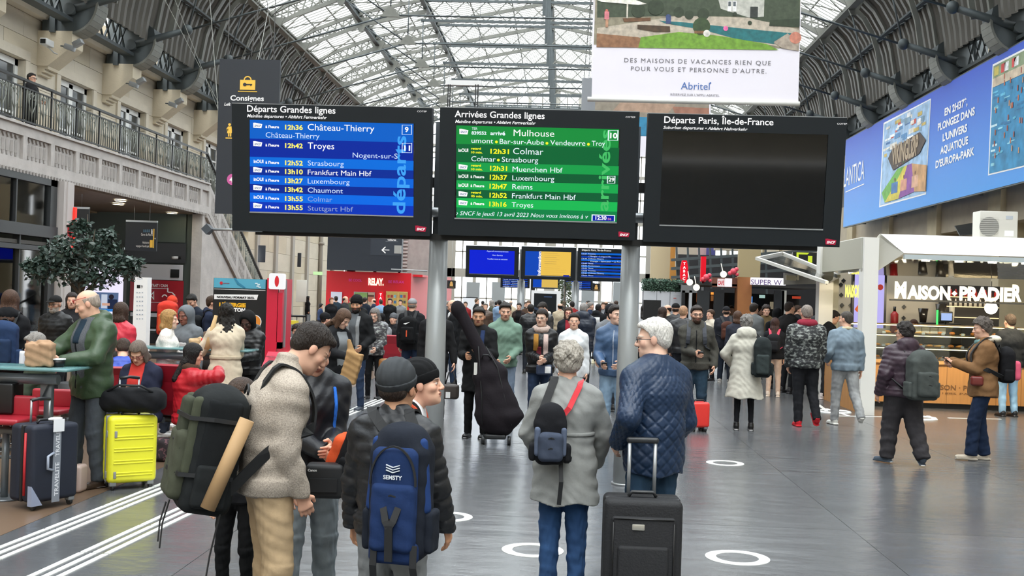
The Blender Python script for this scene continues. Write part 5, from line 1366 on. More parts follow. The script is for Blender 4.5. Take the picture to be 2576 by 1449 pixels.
# ================================================================== THE PEOPLE
SLOT = {}
def who(key, label, px, top, feet=None, Y=None, face=180, ht=None, **k):
    p = FL(px, feet) if feet else FD(px, Y)
    if ht is None: ht = AY(px, top, p.y).z*.985
    d = p.y; lod = k.pop('lod', 0 if d < 8 else 1 if d < 15.5 else 2 if d < 27 else 3)
    f = Fig(label, p, face, ht, lod, **k); SLOT[key] = f; return f
def hands(f, **k):
    for sd, d in ((-1, k.get('l')), (1, k.get('r'))):
        if d: f.L[sd].update(d)
# ---- near group
f = who('fleece', 'man in an oatmeal fleece and beige trousers wearing an olive and black hiking backpack', 660, 815, Y=5.4, face=-62, ht=1.67, hunch=.25, lean=.05, head=(0, 38, 0), lh=(-.25, .14, .84), rh=(.16, .13, .87), build=1.06)
f.top('sweater', '#a89e92', 'knit', th=.03, collar=.16, fold=.007); f.legs('#b59d7c', 'cloth', th=.014, bags=.006); f.shoes('#3a2d24'); f.head('short', '#231b16', brow='#2a1e18', beard=None)
FL_ = f
t, g, R, K = backpack(f, 'large olive green and black hiking backpack with a cardboard tube strapped to its side', '#1b1e1f', h=.64, w=.34, d=.26, z=1.09, pocket='#44473a', strap_color='#121416')
def bagpiece(nm, q, col, m='cloth'):
    V, Fc = q.run(); return put(nm, to_mesh(nm, [(V*K, Fc)], CM.get(m, m)), t, color=col)
for sx in (-1, 1):
    q = Sdf(.01); q.box(g(sx*.12, -.125, .06), (.03, .03, .2), .025, R); bagpiece('olive_panel', q, '#44483a')
q = Sdf(.01); q.box(g(0, -.155, .12), (.08, .03, .13), .03, R); bagpiece('centre_panel', q, '#3c4034')
q = Sdf(.01); q.box(g(.155, 0, .02), (.022, .09, .24), .02, R); q.box(g(-.155, 0, .02), (.022, .09, .24), .02, R); bagpiece('side_panel', q, '#15181a')
mb = MB(); 
for zz in (-.12, .16): ribbon(mb, [Vector(g(.18, .1, zz))*K, Vector(g(.19, -.05, zz))*K, Vector(g(.15, -.16, zz-.01))*K, Vector(g(0, -.2, zz))*K], .02, .008, R[:, 2])
for x, y, L in ((-.12, -.13, .25), (-.03, -.16, .2), (.15, .08, .42)): ribbon(mb, [Vector(g(x, y, -.3))*K, Vector(g(x*1.05, y-.01, -.3-L*.5))*K, Vector(g(x*.95, y, -.3-L))*K], .018, .005, R[:, 0])
put('compression_strap', mb.mesh('compression_strap', m_web), t)
mb = MB(); a, b = Vector(g(.215, -.0, -.27))*K, Vector(g(.225, .10, .19))*K; mb.tube([a, b], .036, 20)
tb = tag(put('cardboard_tube', mb.mesh('cardboard_tube', P_('#b08f66', .7)), loc=f.root.location, rot=(0, 0, f.root.rotation_euler.z)), 'brown cardboard poster tube strapped upright to the olive backpack', 'tube')
mb = MB().ball(Vector(g(-.2, -.1, .02))*K, .055, 14, 9)
tag(put('foil_bottle', mb.mesh('foil_bottle', mat('crumpled_foil', '#d5d8da', .25, metal=1, bump=.9, bscale=30)), loc=f.root.location, rot=(0, 0, f.root.rotation_euler.z)), 'crumpled silver foil ball in the side net of the olive backpack', 'foil')
f = who('kid', 'child in a black puffer and dark grey beanie carrying a big blue backpack', 972, 905, Y=5.0, face=-10, ht=1.48, head=(-8, 0, 0), lh=(-.27, .12, .86), rh=(.27, .15, .86), lf=(-.12, 0, 0), rf=(.13, .02, 0), skin='tan')
f.top('puffer', '#1a1c20', 'shiny', th=.034, collar=.12); f.legs('#7b7e80', 'cloth', th=.02); f.shoes('#2a2a2c'); f.head('beanie', '#3c3f42')
t, g, R, K = backpack(f, 'big blue and black school backpack on the child in the grey beanie', '#1c212b', h=.64, w=.31, d=.22, z=1.12, pocket='#1c3058', off=(.14, 0), shape='tall')
q = Sdf(.009); q.box(g(0, -.12, .07), (.13, .03, .2), .055, R); V, Fc = q.run(); put('upper_pocket', to_mesh('upper_pocket', [(V*K, Fc)], m_cloth), t, color='#1c3058')
q = Sdf(.01)
for sx in (-1, 1): q.seg(g(sx*.12, -.05, .28), g(sx*.145, -.05, -.05), .028, .03)
V, Fc = q.run(); put('blue_piping', to_mesh('blue_piping', [(V*K, Fc)], m_cloth), t, color='#213a6c')
q = Sdf(.009); q.box(g(0, -.1, -.27), (.13, .045, .06), .035, R); V, Fc = q.run(); put('base_pocket', to_mesh('base_pocket', [(V*K, Fc)], m_cloth), t, color='#1b2f58')
mb = MB(); Y_ = -.19
ribbon(mb, [Vector(g(-.055, -.155, .02))*K, Vector(g(-.02, -.19, -.1))*K, Vector(g(0, -.195, -.13))*K], .03, .008, R[:, 0]); ribbon(mb, [Vector(g(.055, -.155, .02))*K, Vector(g(.02, -.19, -.1))*K, Vector(g(0, -.195, -.13))*K], .03, .008, R[:, 0])
ribbon(mb, [Vector(g(0, -.195, -.12))*K, Vector(g(0, -.185, -.3))*K], .034, .01, R[:, 0])
for sx in (-.09, .12): ribbon(mb, [Vector(g(sx, -.15, -.22))*K, Vector(g(sx, -.16, -.33))*K, Vector(g(sx*1.1, -.1, -.5))*K], .03, .006, R[:, 0])
ribbon(mb, [Vector(g(.12*math.sin(a), -.153-.0*a, .08+.19*math.cos(a)*1.0))*K for a in [i*.2-1.6 for i in range(17)]], .01, .008, R[:, 1]); put('webbing', mb.mesh('webbing', m_web), t)
mb = MB(); text(mb, 'SEMSTY', Vector(g(0, -.158, .105))*K, R[:, 0], R[:, 2], .02*K, .1*K, bold=.03, align='c')
for i in range(3):
    for sx in (-1, 1): mb.bar(Vector(g(0, -.158, .14+i*.013))*K, Vector(g(sx*.036, -.158, .152+i*.013))*K, .005, .004)
put('printed_badge', mb.mesh('printed_badge', P_('#d6dde4', .5)), t)
f = who('boy', 'boy in a black beanie and white shirt looking sideways past the steel column', 960, 910, Y=5.85, face=-92, ht=1.46, lean=.28, hunch=.12, head=(0, -8, 0), lh=(-.15, .2, .82), rh=(.15, .25, .82), skin='fair')
f.top('jacket', '#16181b', 'cloth', th=.022, collar=.02); f.panel('shirt', '#e4e6ea', w=.075, z0=1.0, z1=1.56); f.legs('#2a2b2e', 'cloth'); f.shoes('#222222'); f.under = '#7a5a3c'; f.head('beanie', '#121315')
backpack(f, 'orange and black backpack worn by the boy in the black beanie', '#141518', h=.46, w=.32, d=.18, pocket='#d8562e', front_color='#d8562e', strap_color='#c94f2a')
f = who('hidden', 'person in a dark jacket with blue piping, hidden behind the man in fleece', 764, 830, Y=6.15, face=-150, ht=1.59, head=(0, 30, 0), lh=(-.05, .26, 1.08), rh=(.02, .30, 1.05), lf=(-.12, .0, 0), rf=(.16, .1, 0))
f.top('jacket', '#191b21', 'shiny', th=.03); f.panel('blue_piping', '#2f6fd0', w=.012, z0=1.15, z1=1.42, off=-.12); f.legs('#8b959b', th=.02); f.shoes('#cfcfcf'); f.head('short', '#2a1e18')
phone(f, 1, 'smartphone in the hand of the person with blue piping')
tb = tag(put('camera_bag', MB().rbox((0, 0, 0), (.1, .06, .09), .025).box(-.07, .07, -.075, -.058, -.05, .02).mesh('camera_bag', m_web), loc=tuple(AY(818, 1208, 5.72)), rot=(0, 0, .1)), 'black camera bag with a white maker name hanging at the hip', 'bag')
mb = MB(); text(mb, 'Canon', (-.085, -.062, .055), (1, 0, 0), (0, 0, 1), .012, bold=.03); put('printed_name', mb.mesh('printed_name', m_wht), tb)
f = who('leggings', 'child in black leggings almost hidden behind the olive backpack', 590, 960, Y=6.15, face=170, ht=1.27, sex='f'); f.top('jacket', '#1c1d20'); f.legs('#101113', 'cloth', th=.0); f.shoes('#141414'); f.head('tied', '#3a2a20')
# ---- the couple
f = who('greycoat', 'grey-haired woman in a long grey wool coat seen from behind, red strap across her back', 1412, 865, Y=6.8, face=4, ht=1.52, sex='f', build=1.08, lh=(-.17, .22, .95), rh=(.24, .18, .92), lp=(-1, -.6, -.2), rp=(1, -.5, -.1), lf=(-.1, 0, 0), rf=(.1, -.02, 0), shoulders=.165)
f.top('coat', '#8e908e', 'cloth', th=.036, hem=.66, flare=.045, collar=.10, fold=.007); f.legs('#2f4c74', th=.012); f.shoes('#2a2420'); f.head('curly', '#a39d93')
q = f.S(); f.torso(q, .046); q.cut(lambda X, Y, Z: np.abs(Z-f.waist[2]-.06)-.014+0*X+0*Y); q.cut(lambda X, Y, Z: Y-f.ch[1]+.02+0*X+0*Z); f.out('back_belt', q, 'cloth', '#868886')
t, g, R, K = backpack(f, 'small black and grey-blue backpack hanging from the left shoulder of the woman in grey', '#191a1e', h=.37, w=.22, d=.15, z=1.14, pocket='#3c4454', straps='left', off=(-.13, -.01), shape='tall')
q = Sdf(.009); q.box(g(.09, -.04, -.02), (.02, .05, .1), .018, R); q.box(g(-.09, -.04, -.02), (.02, .05, .1), .018, R); V, Fc = q.run(); put('side_panel', to_mesh('side_panel', [(V*K, Fc)], m_cloth), t, color='#566074')
mb = MB(); yb = -(.125*1.12+.05)
ribbon(mb, [Vector(p)*K for p in (f.sh+np.array([.10, .03, .085]), f.sh+np.array([.09, -.05, .08]), f.sh+np.array([.075, -.11, .045]), f.sh+np.array([.05, -.145, .0]), (f.ch[0]-.0, yb-.022, 1.345), (f.ch[0]-.06, yb-.026, 1.27))], .032, .01, [(1, 0, 0), (1, 0, -.2), (.8, 0, -.6), (.7, 0, -.7), (.7, 0, -.7), (.7, 0, -.7)]); put('red_strap', mb.mesh('red_strap', P_('#cf2f3a', .5)), t)
mb = MB(); ribbon(mb, [Vector(g(.08, .03, -.15))*K, Vector(g(.085, -.02, -.3))*K, Vector(g(.075, -.0, -.46))*K], .026, .006, (1, 0, 0)); mb.tube([Vector(g(.12+.03*math.sin(a), 0, -.14+.03*math.cos(a)))*K for a in [i*.7 for i in range(9)]], .006, 5)
mb.tube([Vector(g(.03*math.cos(a*.45), .05, .18+.05*math.sin(a*.45)))*K for a in range(8)], .007, 5); put('webbing', mb.mesh('webbing', m_web), t)
f = who('oldman', 'white-haired man with glasses in a navy diamond quilted jacket, standing by the steel column', 1634, 805, Y=6.75, face=35, ht=1.70, build=.97, head=(48, 4, 0), lh=(-.24, .06, 1.0), rh=(.22, .16, .93), lp=(-.6, -.9, -.2), chest=1.02, skin='pale')
f.res = .007; f.top('quilt', '#1b2f4a', 'shiny', th=.036, hem=.80, flare=.0, collar=.10, belly=.03); f.legs('#2b4156', th=.016); f.shoes('#26221f'); f.head('short', '#d9d6d0', brow='#b8b0a6', glasses='#2a2a30')
# ---- man in the green jacket
f = who('green', 'bald man in an open green jacket with red glasses on his forehead, reading a receipt', 222, 725, feet=1222, face=150, head=(-38, 22, 0), lh=(-.10, .36, 1.14), rh=(.14, .42, 1.16), lf=(-.14, 0, 0), rf=(.14, .05, 0), lp=(-1, -.4, -.6), rp=(1, -.4, -.6))
f.top('jacket', '#374a33', 'shiny', th=.04, hem=.80, collar=.03, hood=1.05, fold=.009); f.panel('fleece_vest', '#5a5d62', w=.095, z0=.86, z1=1.52, m='knit'); f.topth += .006; f.panel('zip', '#15171a', w=.012, z0=.88, z1=1.36); f.panel('shirt', '#20303e', w=.045, z0=1.28, z1=1.50)
f.legs('#42474d', 'cloth', th=.016); f.shoes('#33261e'); f.head('thin', '#a89a8e', brow='#8a7a6c', glasses=('#b04038', .062)); f.scarf('#565a60', 'knit', .024)
g = f.grip(1); mb = MB(); mb.prism([(-.07, 0, 0), (.02, 0, -.03), (.035, 0, .02), (-.05, 0, .055)], (0, .004, .01)); tag(put('receipt', mb.mesh('receipt', P_('#e9e9ec', .6)), loc=tuple(g+Vector((-.03, -.02, .02)))), 'small white receipt held by the man in the green jacket', 'paper')
# ---- left side, seated and standing at the glass tables
f = who('seatedwoman', 'seated woman in a navy coat and red sweater looking down at her phone', 352, 862, Y=11.4, face=172, ht=1.66, sex='f', sit=.45, head=(8, 32, 0), lh=(-.06, .3, .78), rh=(.06, .32, .78), lf=(-.12, .45, 0), rf=(.12, .45, 0), hunch=.15, build=1.15)
f.top('jacket', '#23273a', 'cloth', th=.035); f.panel('red_sweater', '#c23a34', w=.085, z0=.6, z1=1.1); f.legs('#23262e'); f.shoes('#222222'); f.head('bob', '#6e6259', glasses='#8a3a3a'); phone(f, 1, 'dark smartphone in the hands of the seated woman in navy')
f = who('redcoat', 'seated woman with black hair in a red coat with a brown fur collar, back turned', 468, 868, Y=11.4, face=-50, ht=1.62, sex='f', sit=.45, head=(-20, 10, 0), rh=(.12, .3, 1.02), lh=(-.1, .35, .75), lf=(-.1, .45, 0), rf=(.1, .45, 0))
f.top('puffer', '#b41f2b', 'shiny', th=.04); f.scarf('#4a3a30', 'knit', .05); f.legs('#1d1d20'); f.shoes('#222222'); f.head('verylong', '#161314')
f = who('blonde', 'blonde woman in a white sweater standing in profile at the far glass table', 412, 780, Y=13.1, face=-80, sex='f', lh=(-.12, .34, 1.12), rh=(.1, .32, 1.12), skin='pale'); f.top('sweater', '#e2dad4', 'knit', th=.018, hem=.86); f.legs('#3b4252'); f.shoes('#dddddd'); f.head('bob', '#a98350', brow='#7a5c3c')
f = who('greyhood', 'boy in a grey hoodie with the hood up, facing out at the far table', 462, 770, Y=14.0, face=165, head=(-6, 12, 0), skin='brown'); f.top('hoodie', '#6e7378', 'cloth', th=.03); f.panel('white_print', '#d8d8d8', w=.09, z0=1.18, z1=1.25); f.legs('#23242a', 'cloth'); f.shoes('#eeeeee'); f.head('hoodup', '#6e7378')
f = who('trench', 'woman with long black curls in a cream trench coat leaning at the glass table', 560, 780, Y=12.7, face=28, sex='f', ht=1.62, lh=(-.25, .34, 1.12), rh=(.1, .36, 1.1), lf=(-.15, .02, 0), hunch=.1); f.top('coat', '#cfc1aa', 'cloth', th=.034, hem=.60, flare=.08, collar=.08, fold=.009); f.legs('#2a2a2e'); f.shoes('#1c1c1c'); f.head('longcurly', '#17130f')
q = f.S(); f.torso(q, .046); q.cut(lambda X, Y, Z: np.abs(Z-(f.waist[2]))-.025+0*X+0*Y); f.out('belt', q, 'cloth', '#bfb098')
f = who('headscarf', 'person in black with a dark headscarf looking down across the glass table', 618, 782, Y=13.6, face=165, head=(10, 30, 0), skin='dark', lh=(-.1, .36, 1.1), rh=(.1, .36, 1.1)); f.top('puffer', '#17181a', 'shiny', th=.03, hood=1.2); f.legs('#141416'); f.shoes('#141414'); f.head('hoodup', '#131314')
f = who('vest', 'white-bearded man in a black cap and padded black jacket in the seating area', 132, 755, Y=15.0, face=172, ht=1.62, build=1.2, head=(0, 6, 0)); f.top('puffer', '#1b1c1e', 'shiny', th=.03); f.legs('#23252a'); f.shoes('#222222'); f.under = '#bdb8b0'; f.head('cap', '#232323', beard='#c8c2ba', glasses='#555555')
f = who('edge', 'long-haired person with a navy backpack cut off by the picture edge', 12, 738, Y=12.0, face=12, sex='f', ht=1.70); f.top('jacket', '#17181b', 'cloth', hood=1.); f.legs('#1b1c20'); f.shoes('#1a1a1a'); f.head('long', '#4a3326'); backpack(f, 'navy blue rucksack worn by the long-haired person', '#26395a', h=.52, w=.34, d=.2, pocket='#22334f')
f = who('redjacket', 'person with short brown hair in a shiny red jacket behind the man in green', 292, 775, Y=13.2, face=-12, ht=1.58, sex='f'); f.top('jacket', '#c22a3c', 'shiny', th=.035); f.legs('#23242a'); f.shoes('#222222'); f.head('bob', '#3c2a20')
f = who('greenseat', 'seated grey-haired man in a dark green jacket behind the paper bag', 92, 858, Y=11.4, face=110, ht=1.7, sit=.45, head=(0, 15, 0), lf=(-.12, .45, 0), rf=(.12, .45, 0), lh=(-.1, .35, .7), rh=(.1, .35, .7)); f.top('jacket', '#3a4438', 'cloth', th=.03); f.legs('#2c3340'); f.shoes('#333333'); f.head('short', '#8d8984')
f = who('bluejacket', 'seated person in a bright blue jacket beside the man in green', 300, 852, Y=12.4, face=20, ht=1.6, sit=.45, lf=(-.12, .45, 0), rf=(.12, .45, 0), hunch=.3, head=(0, 30, 0)); f.top('puffer', '#2444a8', 'shiny', th=.03); f.legs('#2c3340'); f.shoes('#333333'); f.head('short', '#3b2d24')
f = who('darkwoman', 'dark-haired woman just behind the head of the man in green', 172, 740, Y=16, face=200, sex='f', ht=1.66); f.top('jacket', '#232326'); f.legs('#222228'); f.shoes('#222222'); f.head('long', '#2c2220')
f = who('redpack', 'traveller in dark clothes under a tall bright red backpack near the cash machine', 425, 752, Y=18.5, face=5, ht=1.62); f.top('jacket', '#1f2226'); f.legs('#24272e'); f.shoes('#333333'); f.head('beanie', '#c8402c'); backpack(f, 'tall bright red hiking backpack by the cash machine sign', '#c9392c', h=.62, w=.34, d=.26, z=1.38, pocket='#d65a34')
f = who('lookdown', 'black-haired young man in a navy bomber jacket looking down at his phone', 482, 750, Y=19.4, face=150, head=(10, 30, 0), lh=(-.08, .3, 1.15), rh=(.08, .3, 1.15), ht=1.68); f.top('jacket', '#1e2430'); f.legs('#23252a'); f.shoes('#eeeeee'); f.head('short', '#141210', beard='s#3a2c24')
f = who('sidewalker', 'short-haired person in a navy jacket with teal collar, in profile before the beige wall', 524, 745, Y=18.0, face=-82, ht=1.66); f.top('jacket', '#232b40', hood=.9); f.legs('#23252a'); f.shoes('#333333'); f.head('short', '#3c2a1e'); backpack(f, 'black daypack on the person with the teal collar', '#15171a')
f = who('furhood', 'seated person wearing a brown furry hood behind the paper lunch bag', 512, 812, Y=14.8, face=30, ht=1.55, sit=.42, lf=(-.1, .4, 0), rf=(.1, .4, 0)); f.top('jacket', '#2c2826'); f.legs('#222222'); f.shoes('#222222'); f.head('hoodup', '#5c4a3c')
# ---- middle left
f = who('bagwoman', 'brown-haired woman in a dark coat and grey top holding a paper bag', 838, 805, Y=13.6, face=-128, sex='f', ht=1.60, head=(10, 34, 0), hunch=.1, rh=(.12, .42, 1.12), lh=(-.1, .34, 1.02), skin='pale'); f.top('coat', '#1d1e21', 'cloth', th=.026, hem=.74, flare=.03); f.panel('grey_top', '#83888c', w=.085, z0=.95, z1=1.45); f.legs('#141518', 'cloth', th=0); f.shoes('#222222'); f.head('long', '#5a4334', brow='#4a3628')
f = who('beardman', 'tall bearded man in a black beanie, dark coat and grey scarf', 890, 762, Y=16.8, face=168, lod=1, head=(10, 8, 0), rh=(.2, .3, 1.1), lh=(-.2, .22, 1.0), skin='tan', ht=1.74); f.top('coat', '#18191b', 'cloth', th=.034, hem=.78, hood=1.2); f.panel('shirt', '#565a5e', w=.07, z0=1.0, z1=1.5); f.topth += .01; f.panel('scarf_end', '#8b8e90', w=.025, z0=.95, z1=1.46, off=-.08); f.panel('scarf_end', '#8b8e90', w=.025, z0=.95, z1=1.46, off=.08); f.panel('orange_badge', '#e0602a', w=.025, z0=1.2, z1=1.32, off=.15); f.legs('#2a3850'); f.shoes('#3c4450'); f.under = '#1a1512'; f.head('beanie', '#121214', beard='#1c1613', brow='#14100e')
f = who('camowoman', 'grey-haired woman with glasses in a grey patterned jacket and black trousers', 938, 775, feet=1003, lod=1, face=172, sex='f', head=(0, 16, 0), rh=(.14, .24, .98), lh=(-.12, .25, 1.0), skin='pale'); f.top('jacket', '#3c3a3e', 'camo', th=.03, collar=.12); f.legs('#121316', 'cloth', th=0.004); f.shoes('#1d1d1f', boot=.08); f.head('bob', '#77726e', glasses='#a89a8a')
f = who('capback', 'man in a grey cap and black jacket with a black sports backpack, back turned', 1030, 750, Y=20.5, face=-4, lod=1, build=1.1); f.top('jacket', '#17181b', 'cloth', th=.032, hem=.78); f.legs('#1f2b40'); f.shoes('#333333'); f.under = '#7c746c'; f.head('cap', '#8b8c8e')
t, g, R, K = backpack(f, 'black sports backpack with a white swoosh and orange tab', '#101113', h=.5, w=.32, d=.18)
mb = MB(); mb.poly([Vector(g(-.07, -.175, .12))*K, Vector(g(-.02, -.175, .11))*K, Vector(g(.06, -.175, .16))*K, Vector(g(-.03, -.175, .135))*K]); put('swoosh', mb.mesh('swoosh', m_wht), t)
mb = MB(); mb.box(-.01*K, .01*K, g(0, -.19, 0)[1]*K, g(0, -.18, 0)[1]*K, g(0, 0, -.12)[2]*K, g(0, 0, -.0)[2]*K); put('orange_tab', mb.mesh('orange_tab', P_('#d8562e')), t)
f = who('columnman', 'person in a black coat mostly hidden by the steel column', 1090, 770, Y=15.8, face=178, ht=1.72, lh=(-.3, .05, .8)); f.top('coat', '#1a1a1c', hem=.7); f.legs('#151517'); f.shoes('#111111'); f.head('short', '#1a1512')
f = who('seatcap', 'seated man in a grey beanie near the red seats before the red shop', 986, 790, Y=26, face=170, ht=1.72, sit=.42, lf=(-.12, .4, 0), rf=(.12, .4, 0)); f.top('jacket', '#1c1d20'); f.legs('#222226'); f.shoes('#3a2a22'); f.head('beanie', '#5a5c60')
f = who('seatfur', 'seated person in a pale fur-trimmed hood beside the man in the grey beanie', 955, 785, Y=25, face=20, ht=1.72, sit=.42, lf=(-.12, .4, 0), rf=(.12, .4, 0)); f.top('jacket', '#8d8f92', hood=1.3); f.legs('#222226'); f.shoes('#222222'); f.head('beanie', '#141416')
# ---- centre
f = who('cello', 'dark-haired man in a long black coat holding a cello case', 1196, 783, feet=1100, face=172, head=(8, 4, 0), ht=1.66, rh=(.10, .3, 1.12), lh=(-.12, .3, 1.2), skin='tan'); f.top('coat', '#1a1b1d', 'cloth', th=.03, hem=.62, flare=.03); f.panel('blue_liner', '#27365a', w=.03, z0=1.1, z1=1.46, off=-.08); f.legs('#121315', 'cloth'); f.shoes('#17181a', boot=.04); f.head('short', '#1c1512', beard='s#3a2a22', brow='#1c1512')
f = who('mint', 'dark-haired young man in a mint green hoodie, hands in the front pocket', 1262, 778, Y=15.4, face=178, head=(12, 6, 0), ht=1.72, rh=(.12, .2, 1.0), lh=(-.12, .2, 1.0), skin='fair'); f.top('hoodie', '#748f80', 'cloth', th=.022, hood=1.0); f.legs('#7c8ba0'); f.shoes('#dddddd'); f.head('short', '#1d1511', beard='s#4a3226', brow='#1c1410')
f = who('scarfwoman', 'woman in black with a mustard and burgundy scarf and round glasses', 1354, 788, Y=14.8, face=182, sex='f', head=(-18, 0, 0), ht=1.65, rh=(.03, .24, 1.08), lh=(-.05, .25, 1.06), skin='pale'); f.top('puffer', '#17181b', 'shiny', th=.03); f.scarf('#b9a59c', 'knit', .045)
f.topth += .012; f.panel('scarf_end', '#a87a3a', w=.035, z0=1.18, z1=1.42, off=.075, m='knit'); f.panel('scarf_end', '#6a2a34', w=.035, z0=1.1, z1=1.24, off=.03, m='knit'); f.panel('scarf_end', '#cdb5ae', w=.035, z0=1.12, z1=1.42, off=-.065, m='knit'); f.legs('#28364e'); f.shoes('#222222'); f.head('tied', '#241a15', glasses='#b0a090', brow='#241a15')
f = who('whitejacket', 'woman with tied dark hair in a white jacket standing behind the woman in grey', 1436, 800, Y=15.5, face=180, sex='f', ht=1.60, head=(0, -6, 0), skin='fair'); f.top('jacket', '#dcdfe2', 'cloth', th=.026, hem=.78); f.legs('#cfd2d6'); f.shoes('#dddddd'); f.head('tied', '#241a16')
f = who('bluezip', 'young man in a blue zipped jacket and light jeans beside the right column', 1540, 785, feet=1113, face=168, head=(42, -2, 0), rh=(.12, .3, 1.04), lh=(-.12, .26, 1.04), ht=1.74, skin='pale'); f.top('jacket', '#40597a', 'shiny', th=.03, hood=1.0); f.panel('zip', '#9aa4b4', w=.008, z0=.86, z1=1.45); f.legs('#86a0b8', th=.016); f.shoes('#b8b8b8'); f.head('short', '#1e1714'); phone(f, 1, 'smartphone held by the young man in the blue zipped jacket')
f = who('blackdress', 'smiling woman in a black dress and open brown coat with a silver suitcase', 1302, 762, feet=892, face=172, lod=2, sex='f', skin='fair', rh=(.15, .25, 1.05), lh=(-.15, .25, 1.05)); f.top('coat', '#2e2422', 'cloth', th=.026, hem=.4, flare=.04); f.panel('dress', '#131214', w=.09, z0=.8, z1=1.5); f.legs('#121212', 'cloth', th=0); f.shoes('#111111'); f.head('tied', '#241a16')
f = who('navyhood', 'broad man in a navy hooded coat seen from behind in the middle crowd', 1462, 762, Y=23, face=-18, build=1.2, lod=2); f.top('puffer', '#1f2736', 'shiny', th=.05, hem=.75, hood=1.4); f.legs('#22252c'); f.shoes('#222222'); f.head('short', '#8f8b88')
f = who('glasswoman', 'woman with glasses and a dark red top between the scarf and the navy coat', 1424, 772, Y=22, face=180, sex='f', lod=2); f.top('jacket', '#1c2028'); f.panel('red_top', '#8c2430', w=.06, z0=1.0, z1=1.5); f.legs('#22252c'); f.shoes('#222222'); f.head('long', '#3a2a20', glasses='#b03a3a')
f = who('furcollar', 'man bent forward in a dark coat with a white fur collar', 1368, 768, Y=24, face=120, lod=2, head=(0, 35, 0), ht=1.72); f.top('jacket', '#2a2a2c', 'leather', th=.03); f.scarf('#d9d2c6', 'knit', .05); f.legs('#22252c'); f.shoes('#222222'); f.head('short', '#2a2420')
f = who('blackwhite', 'dark-skinned man in a black and white jacket and striped track trousers', 1500, 764, feet=915, face=-40, skin='dark', lod=2); f.top('jacket', '#1b1c1f', 'cloth', th=.04, hood=1.1); f.panel('white_block', '#d9d9d9', w=.09, z0=1.15, z1=1.38, side=-1, off=.08); f.legs('#16171a'); f.shoes('#e8e0c0'); f.head('crew', '#14100e')
f = who('puffback', 'person in a black padded jacket, back turned, left of the white fur collar', 1330, 765, Y=26, face=10, lod=2); f.top('puffer', '#15171b', 'shiny', th=.045, hem=.75); f.legs('#1f2229'); f.shoes('#222222'); f.head('short', '#1c1714')
f = who('coatprofile', 'balding man in a black coat in profile just right of the left column', 1140, 752, Y=22, face=88, lod=2, head=(0, 25, 0), skin='fair'); f.top('coat', '#16171a', 'cloth', th=.035, hem=.7); f.legs('#1f2c40'); f.shoes('#222222'); f.head('thin', '#6d655d')
f = who('beaniebehind', 'person in a dark knitted cap and grey hoodie behind the blue jacket', 1528, 776, Y=18, face=-20, lod=2, ht=1.72); f.top('hoodie', '#7e8186'); f.legs('#23252a'); f.shoes('#222222'); f.head('beanie', '#1d1e22')
# ---- right side
f = who('phoneman', 'bearded man with glasses in a charcoal jacket looking up from his phone', 1744, 780, feet=1078, face=176, head=(8, 2, 0), rh=(.02, .30, 1.1), lh=(-.26, .06, .92), skin='fair', ht=1.76, lod=1, build=1.05); f.top('jacket', '#4b4a45', 'knit', th=.03, hood=1.0, collar=.09); f.panel('zip', '#1b1c1e', w=.008, z0=.87, z1=1.42); f.legs('#2a3f50', th=.012); f.shoes('#1c1d20', boot=.05); f.head('short', '#2a1d17', beard='#4a3428', glasses='#22222a', brow='#1f1612'); phone(f, 1, 'black smartphone held by the bearded man in charcoal'); backpack(f, 'dark daypack worn by the bearded man in charcoal', '#2c3038', h=.42, w=.28, strap_color='#2f333c')
f = who('beigecoat', 'woman with curly grey hair in a long off-white hooded coat seen from behind', 1870, 793, feet=1082, face=-6, sex='f', build=1.1, lh=(-.2, .2, 1.0), lp=(-1, -.5, -.2), rh=(.25, .1, .95), lod=1); f.top('coat', '#c8c5b9', 'cloth', th=.036, hem=.50, flare=.09, hood=1.25, fold=.008); f.legs('#1a1b1f', 'cloth', th=-.012, bags=0); f.shoes('#101012'); f.head('curly', '#7f7c78')
backpack(f, 'dark green and black hiking daypack hanging off one shoulder of the off-white coat', '#272d2e', h=.56, w=.26, d=.2, z=1.12, pocket='#343c3c', off=(.24, .06), straps='right', shape='tall')
f = who('camoman', 'tall grey-haired man in a black and grey camouflage jacket, maroon hood and red shoes', 2022, 766, feet=1072, face=4, lod=1, build=1.2, shoulders=.195, lh=(-.22, .12, .88), rh=(.22, .12, .88), lf=(-.10, -.05, 0), rf=(.12, -.22, .06, 0, .7)); f.top('jacket', '#202225', 'camo', th=.034); f.legs('#1c1d21', th=.006); f.shoes('#c22a33', 'cloth', sole='#c22a33'); f.head('crew', '#8a8078')
q = f.S(); q.ell(f.nk+np.array([0, -.05, -.02]), (.125, .08, .065)); q.seg(f.nk+np.array([-.09, -.02, -.02]), f.nk+np.array([.09, -.02, -.02]), .06, k=.04); f.out('hood', q, 'cloth', '#8a2b3c')
f = who('denimman', 'man in a light denim jacket with cream collar and grey jeans, walking away', 2122, 782, feet=1070, face=6, head=(38, 0, 0), lod=1, lf=(-.12, .08, 0, .2), rf=(.16, -.30, .08, 0, 1.0), build=1.14, shoulders=.19, lh=(-.24, .14, 1.0), rh=(.25, .0, .86)); f.top('jacket', '#7b8b98', 'denim', th=.026); f.scarf('#cfc3a4', 'knit', .026); f.legs('#9d9fa0', 'denim', th=.01); f.shoes('#d9d8d2', 'cloth'); f.head('crew', '#4a443f')
q = f.S(); f.torso(q, .034); q.cut(lambda X, Y, Z: np.abs(Z-(f.pel[2]-.055))-.02+0*X+0*Y); f.out('waistband', q, 'denim', '#6c7d8b')
